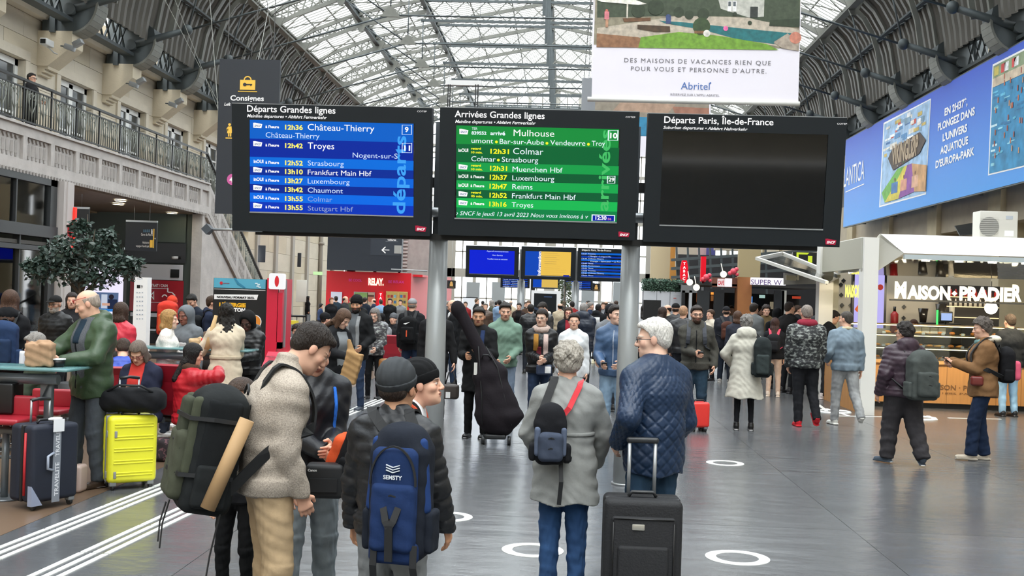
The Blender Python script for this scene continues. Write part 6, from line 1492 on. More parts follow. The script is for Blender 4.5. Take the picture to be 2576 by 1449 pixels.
f = who('plum', 'person with dark curls in a plum padded jacket and charcoal trousers walking away', 2268, 822, feet=1168, face=10, head=(32, 0, 0), sex='f', build=1.32, shoulders=.17, lod=1, lf=(-.14, .12, 0, .5), rf=(.16, -.22, .04, 0, .6), ht=1.64, lh=(-.3, .05, .9), rh=(.28, .05, .85)); f.top('puffer', '#3a2b36', 'shiny', th=.04, hood=1.2); f.legs('#3a383b', 'cloth', th=.03, bags=.007); f.shoes('#4a5460', 'cloth'); f.head('curly', '#2c2826', glasses='#222222')
backpack(f, 'tall grey rain-covered backpack on the person in the plum jacket', '#4b504e', h=.56, w=.34, d=.26, z=1.12, pocket='#474c4a', off=(.06, 0), shape='tall')
f = who('parka', 'woman in a brown parka with a cream fur hood and teal scarf holding a phone', 2468, 790, feet=1158, face=82, sex='f', head=(0, 6, 0), lod=1, build=1.08, lh=(-.05, .34, 1.2), rh=(.05, .36, 1.22), lf=(-.08, .14, 0), rf=(.08, -.05, 0), ht=1.72); f.top('coat', '#7c5c3e', 'cloth', th=.036, hem=.80, flare=.02); f.legs('#1d2a42', th=.012, flare=.012); f.shoes('#b5ab9c', 'cloth'); f.head('curly', '#5c544e', brow='#3a2c24'); f.scarf('#6f908f', 'knit', .034)
q = f.S(); q.ell(f.nk+np.array([0, -.12, .0]), (.13, .08, .05)); q.seg(f.nk+np.array([-.1, -.06, 0]), f.nk+np.array([-.06, .06, -.05]), .035, .025); f.out('fur_hood', q, 'knit', '#e0d8c6'); phone(f, 1, 'phone held by the woman in the brown parka')
backpack(f, 'bright pink and black backpack on the woman in the brown parka', '#17171a', h=.44, w=.3, d=.18, pocket='#e0607c')
mb = MB().rbox((0, 0, 0), (.035, .075, .06), .03); pz_ = f.world((.22, .02, 1.0)); pz_ = f.world((-.20, .12, 1.0)); pr = tag(put('purse', mb.mesh('purse', mat('red_brown_leather', '#6e2a24', .4)), loc=tuple(pz_), rot=(0, 0, f.root.rotation_euler.z)), 'small red-brown leather purse at the hip of the woman in the parka', 'purse')
f = who('counter', 'person in a dark jacket and light blue jeans ordering at the bakery counter', 2536, 790, feet=1048, face=10, lod=2); f.top('jacket', '#26282a', 'cloth', th=.034); f.legs('#8fb2cc', th=.012); f.shoes('#17181a'); f.head('short', '#4a3c30')
f = who('bender', 'dark-haired man in black bending towards the kiosk side with pale trainers', 2062, 787, feet=1003, face=-72, lod=2, lean=.22, hunch=.2, head=(0, 25, 0), ht=1.76); f.top('jacket', '#17181b', 'cloth', th=.028); f.legs('#2b2c30', 'cloth'); f.shoes('#e6dcd8', 'cloth'); f.head('short', '#1a1512')
f = who('pinkstrap', 'long-haired person with pink straps over a black jacket and cream trousers', 1944, 800, feet=998, face=-14, sex='f', lod=2); f.top('jacket', '#1a1b1f', 'cloth', th=.03); f.legs('#cbb09c', 'cloth'); f.shoes('#d9c8b8', 'cloth'); f.head('verylong', '#3a2420'); backpack(f, 'black backpack with pink straps in front of the dark kiosk', '#1d1e22', h=.4, w=.28, strap_color='#c23a56')
f = who('brownpack', 'man in a black cap and navy coat carrying a brown leather backpack', 1822, 770, feet=963, face=-12, build=1.15, lod=2); f.top('jacket', '#22242c', 'cloth', th=.04, hem=.8); f.legs('#1f2632'); f.shoes('#b0aca6'); f.head('cap', '#1c1c20'); backpack(f, 'brown leather backpack on the man in the navy coat', '#4a2e26', h=.42, w=.3, pocket='#553429', off=(.06, 0))
EX = [  # label, px, top, Y, face, hair, hair colour, top kind, colour, trousers, sex
 ('man in a black leather biker jacket with his hood up by the hedge', 1712, 768, 21, -14, 'crew', '#b08a6c', 'jacket', '#1a1b1e', '#1c1e24', 'm', 'leather'),
 ('man in a black cap and padded black jacket beside the leather jacket', 1694, 762, 24, -10, 'cap', '#141416', 'puffer', '#191a1d', '#1c1e24', 'm', 'shiny'),
 ('person holding a phone to the ear in front of the white planter box', 1660, 772, 24, -60, 'long', '#33241d', 'jacket', '#1d1e21', '#22242a', 'f', 'cloth'),
 ('person in a cream jacket in front of the food stands', 1784, 778, 26, 120, 'tied', '#4a3628', 'jacket', '#c9c0b0', '#1e1f24', 'f', 'cloth'),
 ('person in a royal blue padded jacket at the food stands', 1800, 768, 31, 170, 'short', '#2a1f1a', 'puffer', '#223a78', '#22242a', 'm', 'shiny'),
 ('young man in a grey jacket with a hood in front of the rusty pillar', 1890, 762, 25, -40, 'short', '#2a2019', 'jacket', '#75797a', '#22242a', 'm', 'cloth'),
 ('curly-haired person in an olive jacket by the blue shop screen', 1922, 768, 27, 180, 'curly', '#2a201a', 'jacket', '#5a4a30', '#22242a', 'm', 'cloth'),
 ('person in a black hooded coat near the dark kiosk', 1950, 775, 24, 10, 'hoodup', '#131315', 'coat', '#16171a', '#16171a', 'm', 'cloth'),
 ('man in black standing in front of the dark stand interior', 1978, 758, 23, -60, 'crew', '#2a211c', 'jacket', '#1c1b1c', '#1a1b1f', 'm', 'cloth'),
 ('brown-haired person half hidden behind the off-white coat', 1850, 782, 22, 0, 'bob', '#4a3326', 'jacket', '#2a2d38', '#22242a', 'f', 'cloth'),
 ('dark-haired man inside the stand behind the bending man', 2062, 762, 26, 170, 'short', '#17120f', 'jacket', '#3a3a3c', '#22242a', 'm', 'cloth'),
 ('woman in a long black coat with a teal pack by the stone pilasters', 772, 745, 56, -70, 'long', '#17120f', 'coat', '#131416', '#131416', 'f', 'cloth'),
 ('boy in a blue jacket with a grey backpack near the stone pilasters', 804, 765, 44, -60, 'short', '#1a1512', 'jacket', '#2c3c5c', '#22242a', 'm', 'cloth'),
 ('red-haired woman in black with a yellow bag and pale scarf', 830, 748, 37, -150, 'short', '#8a4a2c', 'coat', '#15161a', '#15161a', 'f', 'cloth'),
 ('dark-haired person behind the red-haired woman', 842, 745, 42, 20, 'short', '#17120f', 'jacket', '#22303c', '#22242a', 'm', 'cloth'),
 ('balding man in charcoal turned to the right before the red shop', 864, 744, 36, -100, 'thin', '#3a2c24', 'jacket', '#2c2f31', '#22242a', 'm', 'cloth'),
 ('man in a navy blazer seen from behind before the shop poster', 914, 747, 38, -20, 'crew', '#2a221d', 'jacket', '#1b222e', '#22242a', 'm', 'cloth'),
 ('person in a royal blue hooded jacket low before the red shop', 898, 768, 32, 5, 'hoodup', '#24366a', 'puffer', '#24366a', '#22242a', 'm', 'shiny'),
 ('man in a black coat checking his phone under the tobacco sign', 978, 750, 38, 172, 'short', '#241b16', 'coat', '#17181a', '#17181a', 'm', 'cloth'),
 ('person in a black knitted cap and pink scarf behind the fleece collar', 812, 790, 21, -60, 'beanie', '#141417', 'jacket', '#c9a8b4', '#22242a', 'f', 'cloth'),
 ('dark-haired child raising a camera beside the drinks machine', 742, 822, 19, 190, 'curly', '#2a201b', 'jacket', '#c8ccd2', '#22242a', 'm', 'cloth'),
]
for (lab, px, top, Y, face, hr, hc, kd, col, leg, sx, m) in EX:
    f = who(lab, lab, px, top, Y=Y, face=face, sex=sx, lod=3 if Y > 30 else 2); f.top(kd, col, m, th=.03, hem=.6 if kd == 'coat' else None); f.legs(leg); f.shoes('#26262a'); f.head(hr, hc)
# far crowd: a few figures copied with new colours
def copy_fig(f, label, loc, face, ht, top, leg, hair, group=None):
    r = f.root.copy(); COL.objects.link(r); r.location = loc; r.rotation_euler.z = math.radians(face); k = ht/(1.75*f.k); r.scale = (k, k, k)
    r['label'] = label
    if group: r['group'] = group
    for ch in f.root.children:
        c = ch.copy(); COL.objects.link(c); c.parent = r
        if ch.name.split('.')[0] in ('jacket', 'coat', 'hoodie', 'sweater', 'hood'): c.color = (*lin(top), 1)
        if ch.name.startswith('trousers'): c.color = (*lin(leg), 1)
        if ch.name.startswith('hair'): c.color = (*lin(hair), 1)
        for g in ch.children: d = g.copy(); COL.objects.link(d); d.parent = c
    return r
protos = [SLOT[EX[i][0]] for i in (4, 13, 15, 16, 18, 11, 5)]
CW = [('charcoal', '#23252a'), ('black', '#151618'), ('navy', '#1f2a40'), ('beige', '#b3a58d'), ('white', '#d5d6d8'), ('olive', '#45483a'), ('grey', '#7a7d80'), ('red', '#8e2a2c'), ('brown', '#4a382c'), ('light blue', '#7f9cbc')]
FARX = [(1122, 758, 44), (1168, 760, 40), (1178, 757, 52), (1196, 752, 46), (1212, 758, 50), (1234, 757, 44), (1246, 760, 52), (1253, 756, 40), (1266, 758, 48), (1282, 757, 44), (1316, 760, 46), (1326, 758, 36), (1342, 762, 40), (1350, 757, 48), (1384, 760, 40), (1394, 757, 50), (1405, 764, 34), (1416, 758, 46), (1436, 760, 38), (1446, 758, 50), (1480, 762, 34), (1478, 758, 48), (1514, 762, 38), (1522, 758, 48), (1536, 761, 36), (1546, 758, 44), (1616, 770, 30), (1626, 764, 38), (1640, 768, 32), (1650, 764, 42), (1676, 768, 28), (1742, 770, 36), (1768, 768, 34), (1836, 772, 32), (1862, 768, 36), (1218, 764, 34), (880, 756, 46), (938, 758, 44), (955, 760, 40), (1005, 760, 42), (1140, 765, 32), (2000, 770, 30), (1904, 772, 31)]
AN = {1122: 'beside the left column', 1168: 'left of the white poster frame', 1178: 'by the white poster frame', 1196: 'under the blue board', 1212: 'under the blue board', 1234: 'below the golden sign', 1246: 'below the blue board', 1253: 'in front of the glazed end'}
rc = random.Random(11)
for i, (px, top, Y) in enumerate(FARX):
    f = protos[i % len(protos)]; cw = CW[(i*7+i//10) % 10]; lg = rc.choice(['#1b1d22', '#2a3448', '#3c4658', '#6b7f96', '#17181b'])
    p = FD(px, Y); ht = max(1.55, min(1.85, AY(px, top, Y).z)); fc = rc.choice([0, 20, -30, 175, 190, 160, 90, -90])
    way = {0: 'back turned', 20: 'back turned', -30: 'back turned'}.get(fc, 'seen from the front' if abs(fc) > 120 else 'in profile')
    where = AN.get(px) or ('under the yellow board' if px < 1360 else 'by the white framed screen' if px < 1420 else 'under the suburban list' if px < 1490 else 'near the right column' if px < 1560 else 'before the planter box' if px < 1690 else 'by the food stands') if px > 1100 else 'before the red shop'
    copy_fig(f, 'distant %s-clad person %s, %s' % (cw[0].replace(' ', '-'), way, where), p, fc, ht, cw[1], lg, rc.choice(['#1c1612', '#3c2b20', '#5c4632', '#8c8680']), 'distant crowd in the middle of the hall' if 1100 < px < 1600 else None)
# person up on the balcony
p = AX(78, 187, -12.2); f = Fig('person in black with glasses leaning at the balcony railing', (p.x, p.y, 4.95), -100, p.z-4.95, 2, lh=(-.12, .3, 1.05), rh=(.12, .3, 1.05)); f.top('coat', '#141416', 'cloth', th=.03, hem=.6); f.legs('#15161a'); f.shoes('#222222'); f.head('short', '#1c1613', glasses='#111111')
# ================================================================== THINGS
def grp(name, label, cat, loc, rz=0, group=None): return thing(name, label, cat, tuple(loc), rz, group)
def lp(name, mb, m, t, label=None, stuff=False):     # part in the thing's own frame
    o = put(name, mb.mesh(name, m), t)
    if label: o['label'] = label
    if stuff: o['kind'] = 'stuff'
    return o
def sx_(*a): return a
m_plastic = P_('#26282b', .4)
# ---- suitcases
def case(label, loc, rz, w, d, h, col, m=None, ribs=0, handle=.0, wheels=4, soft=False, group=None, rad=.05, rough=.35):
    t = grp('suitcase', label, 'suitcase', loc, math.radians(rz), group); m = m or P_(col, rough)
    wz = .06
    for nm, y0, y1 in (('front_shell', -d/2, -.012), ('back_shell', .012, d/2)):
        mb = MB().rbox((0, (y0+y1)/2, wz+h/2), (w/2, (y1-y0)/2, h/2), min(rad, (y1-y0)/2*.95), seg=4); o = lp(nm, mb, m, t)
        if ribs:
            for i in range(ribs):
                z = wz+h*(.14+.72*i/(ribs-1))
                for dz in (-.012, .012): yy = y0-.001 if nm[0] == 'f' else y1+.001; lp('rib', MB().rbox((0, yy, z+dz), (w*.4, .006, .006), .005, seg=2), m, t)
    lp('zip_band', MB().rbox((0, 0, wz+h/2), (w/2-.004, .016, h/2-.004), .012, seg=2), P_('#8d8f92' if not soft else '#15161a', .4, metal=.0), t)
    for sx in (-1, 1):
        for sy in ((-1, 1) if wheels == 4 else (-1,)):
            mb = MB().cyl((sx*(w/2-.05)-.012, sy*(d/2-.045), .027), (sx*(w/2-.05)+.012, sy*(d/2-.045), .027), .027, n=14); lp('wheel', mb, m_plastic, t)
            lp('wheel_fork', MB().rbox((sx*(w/2-.05), sy*(d/2-.045), .06), (.03, .03, .025), .012, seg=2), P_('#7d8084', .4), t)
    if handle:
        mb = MB()
        for sx in (-1, 1): mb.tube([(sx*.085, d*.25, wz+h-.02), (sx*.085, d*.25, wz+h+handle)], .009, 8)
        lp('handle_tube', mb, m_alu, t); lp('handle_grip', MB().tube([(-.09, d*.25, wz+h+handle), (0, d*.25, wz+h+handle+.012), (.09, d*.25, wz+h+handle)], .014, 8), m_plastic, t)
    lp('carry_handle', MB().tube([(-.08, 0, wz+h), (-.06, 0, wz+h+.025), (.06, 0, wz+h+.025), (.08, 0, wz+h)], .011, 8), m_plastic, t)
    return t
p = FL(322, 1226); ys = case('bright yellow hard-shell suitcase with horizontal ribs standing by the tactile strip', p, 38, .43, .27, .60, '#e6e337', ribs=5, handle=.32, rad=.045)
for sx in (-1, 1):
    for z in (.14, .5): lp('side_stud', MB().rbox((sx*.218, -.07, z), (.006, .012, .03), .005, seg=2), P_('#8b8d90', .4), ys)
    for z in (.14, .5): lp('corner_stud', MB().rbox((-.16, -.139, z), (.012, .006, .03), .005, seg=2), P_('#8b8d90', .4), ys) if sx < 0 else None
q = Sdf(.012); q.box((0, 0, 0), (.29, .14, .11), .1, disp=lambda X, Y, Z: .008*np.sin(X*31+Z*20)*np.sin(Z*27+Y*16)); q.seg((-.27, 0, .03), (-.3, 0, -.02), (.1, .1), k=.05); V, Fc = q.run()
dz_ = p+Vector((.02, -.0, .79)); db = grp('duffel_bag', 'black soft duffel bag lying across the yellow suitcase', 'bag', dz_, .1); put('bag_body', to_mesh('bag_body', [(V, Fc)], m_cloth), db, color='#16171a')
lp('strap', MB().tube([(-.2, -.1, .08), (-.1, -.13, .14), (.1, -.13, .14), (.2, -.1, .08)], .012, 6), m_web, db); lp('red_tag', MB().box(-.31, -.27, -.04, .04, .09, .1), P_('#d0302c'), db)
p = FL(108, 1272); ns = case('navy soft suitcase with red edging and a grey luggage strap, leaning by the table', p, 62, .44, .30, .62, '#1c2436', m=mat('navy_case_cloth', '#131a2a', .7, noise=.1), soft=True, wheels=2, rad=.04, handle=.18)
lp('red_piping', MB().tube([(.221, -.06, .12), (.224, -.06, .35), (.221, -.06, .62)], .012, 6).tube([(-.221, -.06, .12), (-.224, -.06, .35), (-.221, -.06, .62)], .012, 6), P_('#b3232c', .5), ns)
mb = MB().box(-.035, .035, -.156, -.150, .05, .69); lp('luggage_strap', mb, P_('#7e848e', .6), ns)
mb = MB(); text(mb, 'TRAVELITE', (.02, -.158, .1), (0, 0, 1), (-1, 0, 0), .035, .27, bold=.02); text(mb, 'TRAVELITE', (.02, -.158, .42), (0, 0, 1), (-1, 0, 0), .035, .25, bold=.02); lp('strap_lettering', mb, P_('#d9dce2'), ns)
lp('side_handle', MB().tube([(-.03, -.155, .31), (-.10, -.18, .33), (-.10, -.18, .43), (-.03, -.155, .45)], .011, 8), P_('#9aa3b4', .4), ns)
lp('corner_guard', MB().prism([(-.222, -.155, .04), (-.12, -.155, .04), (-.222, -.155, .2)], (0, .05, 0)), P_('#8e98b0', .4), ns)
lp('name_tag', MB().box(-.05, .05, -.17, -.165, .62, .72).ball((0, -.12, .72), (.07, .04, .015), 8, 5), P_('#e4e6ea', .5), ns)
p = FD(1607, 6.35); bs = case('large black soft suitcase with its trolley handle up, nearest thing on the floor', p, 0, .445, .27, .64, '#17181b', m=mat('black_case_cloth', '#1a1b1e', .75, noise=.12, nscale=30, bump=.2, bscale=80), soft=True, wheels=2, rad=.035)
lp('front_pocket', MB().rbox((0, -.135, .36), (.18, .03, .25), .02, seg=3), MATS['black_case_cloth'], bs); lp('lower_pocket', MB().rbox((0, -.15, .28), (.145, .03, .17), .02, seg=3), MATS['black_case_cloth'], bs)
lp('badge', MB().rbox((-.03, -.168, .555), (.035, .004, .017), .004, seg=1), P_('#b9b6ac', .3, metal=.6), bs)
for k, (a, b) in enumerate((((-.17, -.168, .12), (-.17, -.168, .58)), ((.17, -.168, .12), (.17, -.168, .58)), ((-.17, -.168, .6), (.17, -.168, .6)))): lp('zip', MB().tube([a, b], .004, 5), P_('#0b0b0c', .4), bs)
lp('zip_pull', MB().box(.175, .185, -.15, -.142, .2, .27), m_alu, bs)
for sx in (-1, 1): lp('handle_tube', MB().tube([(sx*.075, .11, .66), (sx*.075, .11, 1.0)], .011, 10), m_alu, bs)
lp('handle_grip', MB().rbox((0, .11, 1.01), (.095, .018, .018), .015, seg=2), m_plastic, bs)
case('bright red hard-shell suitcase at the feet of the bearded man in charcoal', FL(1752, 1080)+Vector((.0, -.22, 0)), 12, .27, .2, .36, '#e23a34', ribs=0, rad=.04)
case('silver cabin suitcase beside the woman in the black dress', FL(1289, 893), 5, .34, .22, .48, '#8f9296', ribs=5, handle=.4, rad=.03, rough=.25)
case('red cabin suitcase near the red seats before the red shop', FD(985, 23.5), 5, .4, .24, .5, '#a5222c', ribs=4, rad=.03)
# ---- cello case
cc = grp('cello_case', 'tall black padded cello case on wheels leaning against the man in the long coat', 'instrument case', FL(1246, 1118), 0)
q = Sdf(.014); ax = lambda x, y, z: (x-float(np.interp(z, [0, .3, 1.1, 1.7], [0, 0, .15, .50])), y+.1*z, z)
wv = lambda w, u, v, X, Y, Z: .005*np.sin(X*26+Z*9)*np.sin(Z*15)
q.seg(ax(0.04, 0, .2), ax(.05, 0, .34), (.17, .13), (.27, .15), k=.08, disp=wv, cap=.1); q.seg(ax(0.05, 0, .34), ax(.02, 0, .6), (.27, .15), (.21, .14), k=.1, disp=wv); q.seg(ax(.02, 0, .5), ax(0, 0, .85), (.20, .14), (.19, .13), k=.1, disp=wv); q.seg(ax(0, 0, .85), ax(-.02, 0, 1.05), (.17, .12), (.09, .09), k=.12, disp=wv)
q.seg(ax(-.02, 0, 1.0), ax(-.05, 0, 1.62), (.085, .08), (.075, .07), k=.06); q.ell(ax(-.06, 0, 1.66), (.085, .075, .1), k=.05)
V, Fc = q.run(); put('case_body', to_mesh('case_body', [(V, Fc)], m_cloth), cc, color='#1e1a1f')
mb = MB()
for s_ in (.17, -.14): mb.tube([ax(s_*1.15, -.12, .25), ax(s_*.9, -.135, .6), ax(s_*.7, -.12, .95), ax(s_*.3, -.09, 1.2)], .008, 5)
mb.tube([ax(-.06, -.09, 1.05), ax(-.03, -.17, 1.1), ax(.03, -.17, 1.1), ax(.06, -.09, 1.05)], .012, 6); mb.box(*(ax(.1, 0, .78)[0]-.03, ax(.1, 0, .78)[0]+.03), -.02, .02, .74, .82)
lp('webbing', mb, m_web, cc)
for x in (-.15, .17): lp('wheel', MB().cyl((x-.02, -.02, .055), (x+.02, -.02, .055), .055, n=16), m_plastic, cc)
lp('base_plate', MB().rbox((.0, 0, .1), (.13, .08, .03), .02, seg=2), m_plastic, cc)
lp('name_tag', MB().box(ax(-.17, 0, .95)[0], ax(-.17, 0, .95)[0]+.04, -.02, -.01, .85, 1.0), P_('#d9d9d4'), cc, 'small white luggage tag')
tb = grp('travel_bag', 'dark travel bag with tan base hanging beside the steel column', 'bag', AY(1134, 985, 14.6)); lp('bag_body', MB().rbox((0, 0, 0), (.11, .07, .1), .04), mat('brown_bag', '#3b3430', .5), tb); lp('strap', MB().tube([(-.08, 0, .08), (-.03, 0, .26), (.03, 0, .26), (.08, 0, .08)], .01, 6), m_web, tb); lp('label_tag', MB().box(-.06, 0, -.075, -.07, -.08, -.0), m_wht, tb)
pb = AY(884, 925, 13.2); q = Sdf(.012); q.box((0, 0, 0), (.10, .055, .19), .015, rotm(0, 0, .25), disp=lambda X, Y, Z: .006*np.sin(X*40+Z*31)*np.sin(Z*44)); q.seg((0, 0, .15), (-.04, 0, .33), (.05, .04), (.025, .02), k=.05); V, Fc = q.run()
o = put('paper_bag', to_mesh('paper_bag', [(V, Fc)], m_cloth), loc=tuple(pb), color='#a8865c'); tag(o, 'crumpled brown paper carrier bag held by the brown-haired woman in the dark coat', 'bag')
pb = AY(966, 925, 18.6); q = Sdf(.02); q.box((0, 0, 0), (.1, .06, .16), .05); V, Fc = q.run(); o = put('handbag', to_mesh('handbag', [(V, Fc)], m_leather), loc=tuple(pb), color='#a0703e'); tag(o, 'tan leather handbag carried by the woman in the patterned jacket', 'bag')
cbp = SLOT['scarfwoman']; o = put('crossbody_bag', MB().rbox((0, 0, 0), (.105, .03, .07), .028).mesh('crossbody_bag', P_('#33405a', .5)), loc=tuple(cbp.world((-.05, .22, .92))), rot=(0, 0, .1)); tag(o, 'small navy and white crossbody bag on the woman with the mustard scarf', 'bag')
lp('white_flap', MB().rbox((.05, -.03, .0), (.04, .006, .045), .005, seg=1), m_wht, o)
# ---- glass tables and red perch seats, near side
gm = mat('green_glass_edge', '#6f9c9e', .15, alpha=.75); m_tube = P_('#70767b', .35, metal=.4); m_rseat = P_('#9c1f2e', .35)
def gtable(label, x0, x1, y, z, dy=.5, legs=()):
    t = grp('high_table', label, 'table', ((x0+x1)/2, y, 0)); h = (x1-x0)/2
    lp('glass_top', MB().rbox((0, 0, z), (h, dy/2, .012), .01, seg=1), gm, t); lp('frame_tube', MB().tube([(-h+.03, -.08, z-.09), (h-.15, -.08, z-.09)], .045, 12), m_tube, t)
    lp('foot_rail', MB().tube([(-h+.05, -.05, .32), (h-.25, -.05, .32)], .015, 8), m_tube, t)
    for x in legs:
        lp('leg', MB().rbox((x, 0, (z-.1)/2+.01), (.035, .03, (z-.1)/2), .012, seg=1), m_tube, t); lp('foot', MB().cyl((x, 0, 0), (x, 0, .02), .15, n=20), m_tube, t); lp('bracket', MB().prism([(x-.05, -.06, z-.28), (x+.05, -.06, z-.05), (x-.05, -.06, z-.05)], (0, .12, 0)), m_tube, t)
    return t
a = AY(-110, 930, 9.2); b = AY(202, 930, 9.2); T1 = gtable('high glass-topped table on grey tubes at the edge of the seating area', a.x, b.x, 9.2, 1.09, .5, legs=(.28, -.25))
a = AY(283, 872, 13.0); b = AY(640, 872, 13.0); T2 = gtable('long high glass table further back with people leaning on both sides', a.x, b.x, 13.0, 1.08, .45, legs=(-.6, .5))
def perch(label, px, py, Y, w=.5, rz=0):
    p = AY(px, py, Y); t = grp('perch_seat', label, 'seat', (p.x, p.y, 0), math.radians(rz), 'red perch seats')
    lp('seat', MB().rbox((0, -.12, p.z), (w/2, .17, .025), .022, seg=3), m_rseat, t); lp('back_pad', MB().rbox((0, .06, p.z+.1), (w/2, .03, .09), .028, seg=3), m_rseat, t)
    lp('beam', MB().tube([(-w/2-.05, -.02, p.z-.1), (w/2+.05, -.02, p.z-.1)], .035, 10), m_tube, t); lp('leg', MB().tube([(0, -.02, 0), (0, -.02, p.z-.05)], .03, 10), m_tube, t); lp('foot', MB().cyl((0, -.02, 0), (0, -.02, .015), .16, n=18), m_tube, t)
    return t
perch('red curved perch seat just behind the navy suitcase', 128, 1030, 10.1, .42); perch('red curved perch seat at the picture edge beside the table', 20, 1052, 9.0, .46)
ob = solo('black_case', MB().rbox(tuple(AY(20, 1000, 9.1)), (.09, .1, .13), .02, seg=2), m_black, 'small black case resting on the perch seat at the picture edge', 'case')
def redchair(label, px, Y, rz, ht=.98, n=1, group='red station seats'):
    p = FD(px, Y); t = grp('station_seat', label, 'seat', p, math.radians(rz), group)
    mb = MB(); prof_ = [(0, .46, -.38), (.0, .44, -.15), (.0, .46, .0), (.0, .62, .06), (.0, .82, .10), (.0, ht, .17)]
    vs = []; 
    for (_, z, y) in prof_:
        for x in (-.25, .25): vs += [(x, y, z), (x, y+.022, z-.02)]
    fs = []
    for i in range(len(prof_)-1):
        o_ = 4*i; fs += [(o_, o_+2, o_+6, o_+4), (o_+1, o_+5, o_+7, o_+3), (o_, o_+4, o_+5, o_+1), (o_+2, o_+3, o_+7, o_+6)]
    fs += [(0, 1, 3, 2), tuple(len(vs)-4+j for j in (0, 2, 3, 1))]; mb.add(vs, fs); lp('seat_shell', mb, m_rseat, t)
    for x in (-.28, .28): lp('armrest', MB().tube([(x, .05, .46), (x, .08, .66), (x, -.05, .68), (x, -.25, .67)], .016, 8), m_alu, t)
    lp('beam', MB().tube([(-.32, -.1, .38), (.32, -.1, .38)], .035, 10), m_tube, t); lp('leg', MB().tube([(0, -.1, .01), (0, -.1, .4)], .03, 8), m_tube, t); lp('foot', MB().box(-.04, .04, -.35, .15, 0, .03), m_tube, t)
    return t
redchair('red station seat with silver armrests between the seated woman and the red coat', 433, 11.6, 165, 1.0)
redchair('red station seat with its occupant looking at her phone', 352, 11.75, -8, .95); redchair('red station seat under the person in the red coat', 462, 11.95, 160, .95)
redchair('red station seat partly hidden behind the black duffel bag', 398, 12.2, -5, .9); redchair('red station seat under the grey-haired man in dark green', 84, 11.6, -80, .9); redchair('red station seat under the person in bright blue', 300, 12.3, 195, .9)
redchair('red station seat under the glass table beside the trench coat', 590, 14.2, 180, .9); redchair('red station seat seen from behind before the red shop', 976, 22, 180, .98); redchair('red station seat just behind the first one before the shop', 1004, 22.8, 180, .95)
# things on the tables
def paperbag(label, p, w, h, d, rz=0, col='#a5866a'):
    q = Sdf(.011); cr = lambda X, Y, Z: .007*np.sin(X*33+Z*47)*np.sin(Z*38-Y*20)+.003*np.sin(X*90+Y*70)
    q.box((0, 0, h/2), (w/2, d/2, h/2), .012, disp=cr); q.seg((-w*.35, 0, h), (w*.35, 0, h+.01), .02, k=.03, disp=lambda a, b, c, X, Y, Z: cr(X, Y, Z)); V, Fc = q.run()
    o = put('paper_bag', to_mesh('paper_bag', [(V, Fc)], m_cloth), loc=tuple(p), rot=(0, 0, rz), color=col); return tag(o, label, 'bag')
p = AY(102, 928, 9.15); paperbag('crumpled brown paper food bag on the near glass table', (p.x, 9.15, 1.105), .22, .2, .13, .1)
p = AY(493, 868, 12.9); paperbag('brown paper lunch bag on the far glass table beside a red can', (p.x, 12.9, 1.095), .15, .1, .1, 0, '#b59a76')
p = AY(512, 868, 12.85); cn = grp('drink_can', 'red drinks can on the far glass table', 'can', (p.x, 12.85, 1.095)); lp('can_body', MB().tube([(0, 0, 0), (0, 0, .008), (0, 0, .115), (0, 0, .12)], [.024, .03, .03, .026], 16), P_('#cf1f2a', .3), cn); lp('lid', MB().cyl((0, 0, .12), (0, 0, .124), .025, n=14), m_alu, cn)
p = AY(146, 925, 9.2); cp = grp('food_tub', 'black round food tub with white lid on the near glass table', 'tub', (p.x, 9.2, 1.105)); lp('tub', MB().tube([(0, 0, 0), (0, 0, .06)], [.045, .06], 20), m_black, cp); lp('lid', MB().cyl((0, 0, .06), (0, 0, .07), .062, n=20), m_wht, cp)
p = AY(530, 880, 12.75); bg = grp('baguette', 'long pale baguette in paper leaning beside the trench coat', 'bread', (p.x, 12.6, 1.1)); lp('loaf', MB().tube([(0, 0, 0), (.03, 0, .12), (.1, 0, .4)], [.03, .035, .02], 10), P_('#c9a878', .8), bg)
o = solo('plastic_bag', MB().rbox(tuple(AY(50, 905, 11.8)), (.06, .04, .1), .03), P_('#dfe4ea', .4), 'white plastic carrier bag hanging behind the paper food bag', 'bag')
o = solo('shopping_bag', MB().rbox(tuple(FL(164, 1250)+Vector((0, .25, .12))), (.05, .08, .12), .03), P_('#b8a49c', .3), 'crumpled clear plastic bag on the floor behind the navy suitcase', 'bag')
q = Sdf(.015); q.box((0, 0, .12), (.13, .09, .12), .05, disp=lambda X, Y, Z: .006*np.sin(X*35)*np.sin(Z*31)); V, Fc = q.run(); o = put('checked_bag', to_mesh('checked_bag', [(V, Fc)], mat('checked_cloth', '#2a2226', .8, color2='#6c4a50', nscale=30, ncon=(.55, .6))), loc=tuple(FL(417, 1160))); tag(o, 'small dark checked bag on the floor behind the yellow suitcase', 'bag')
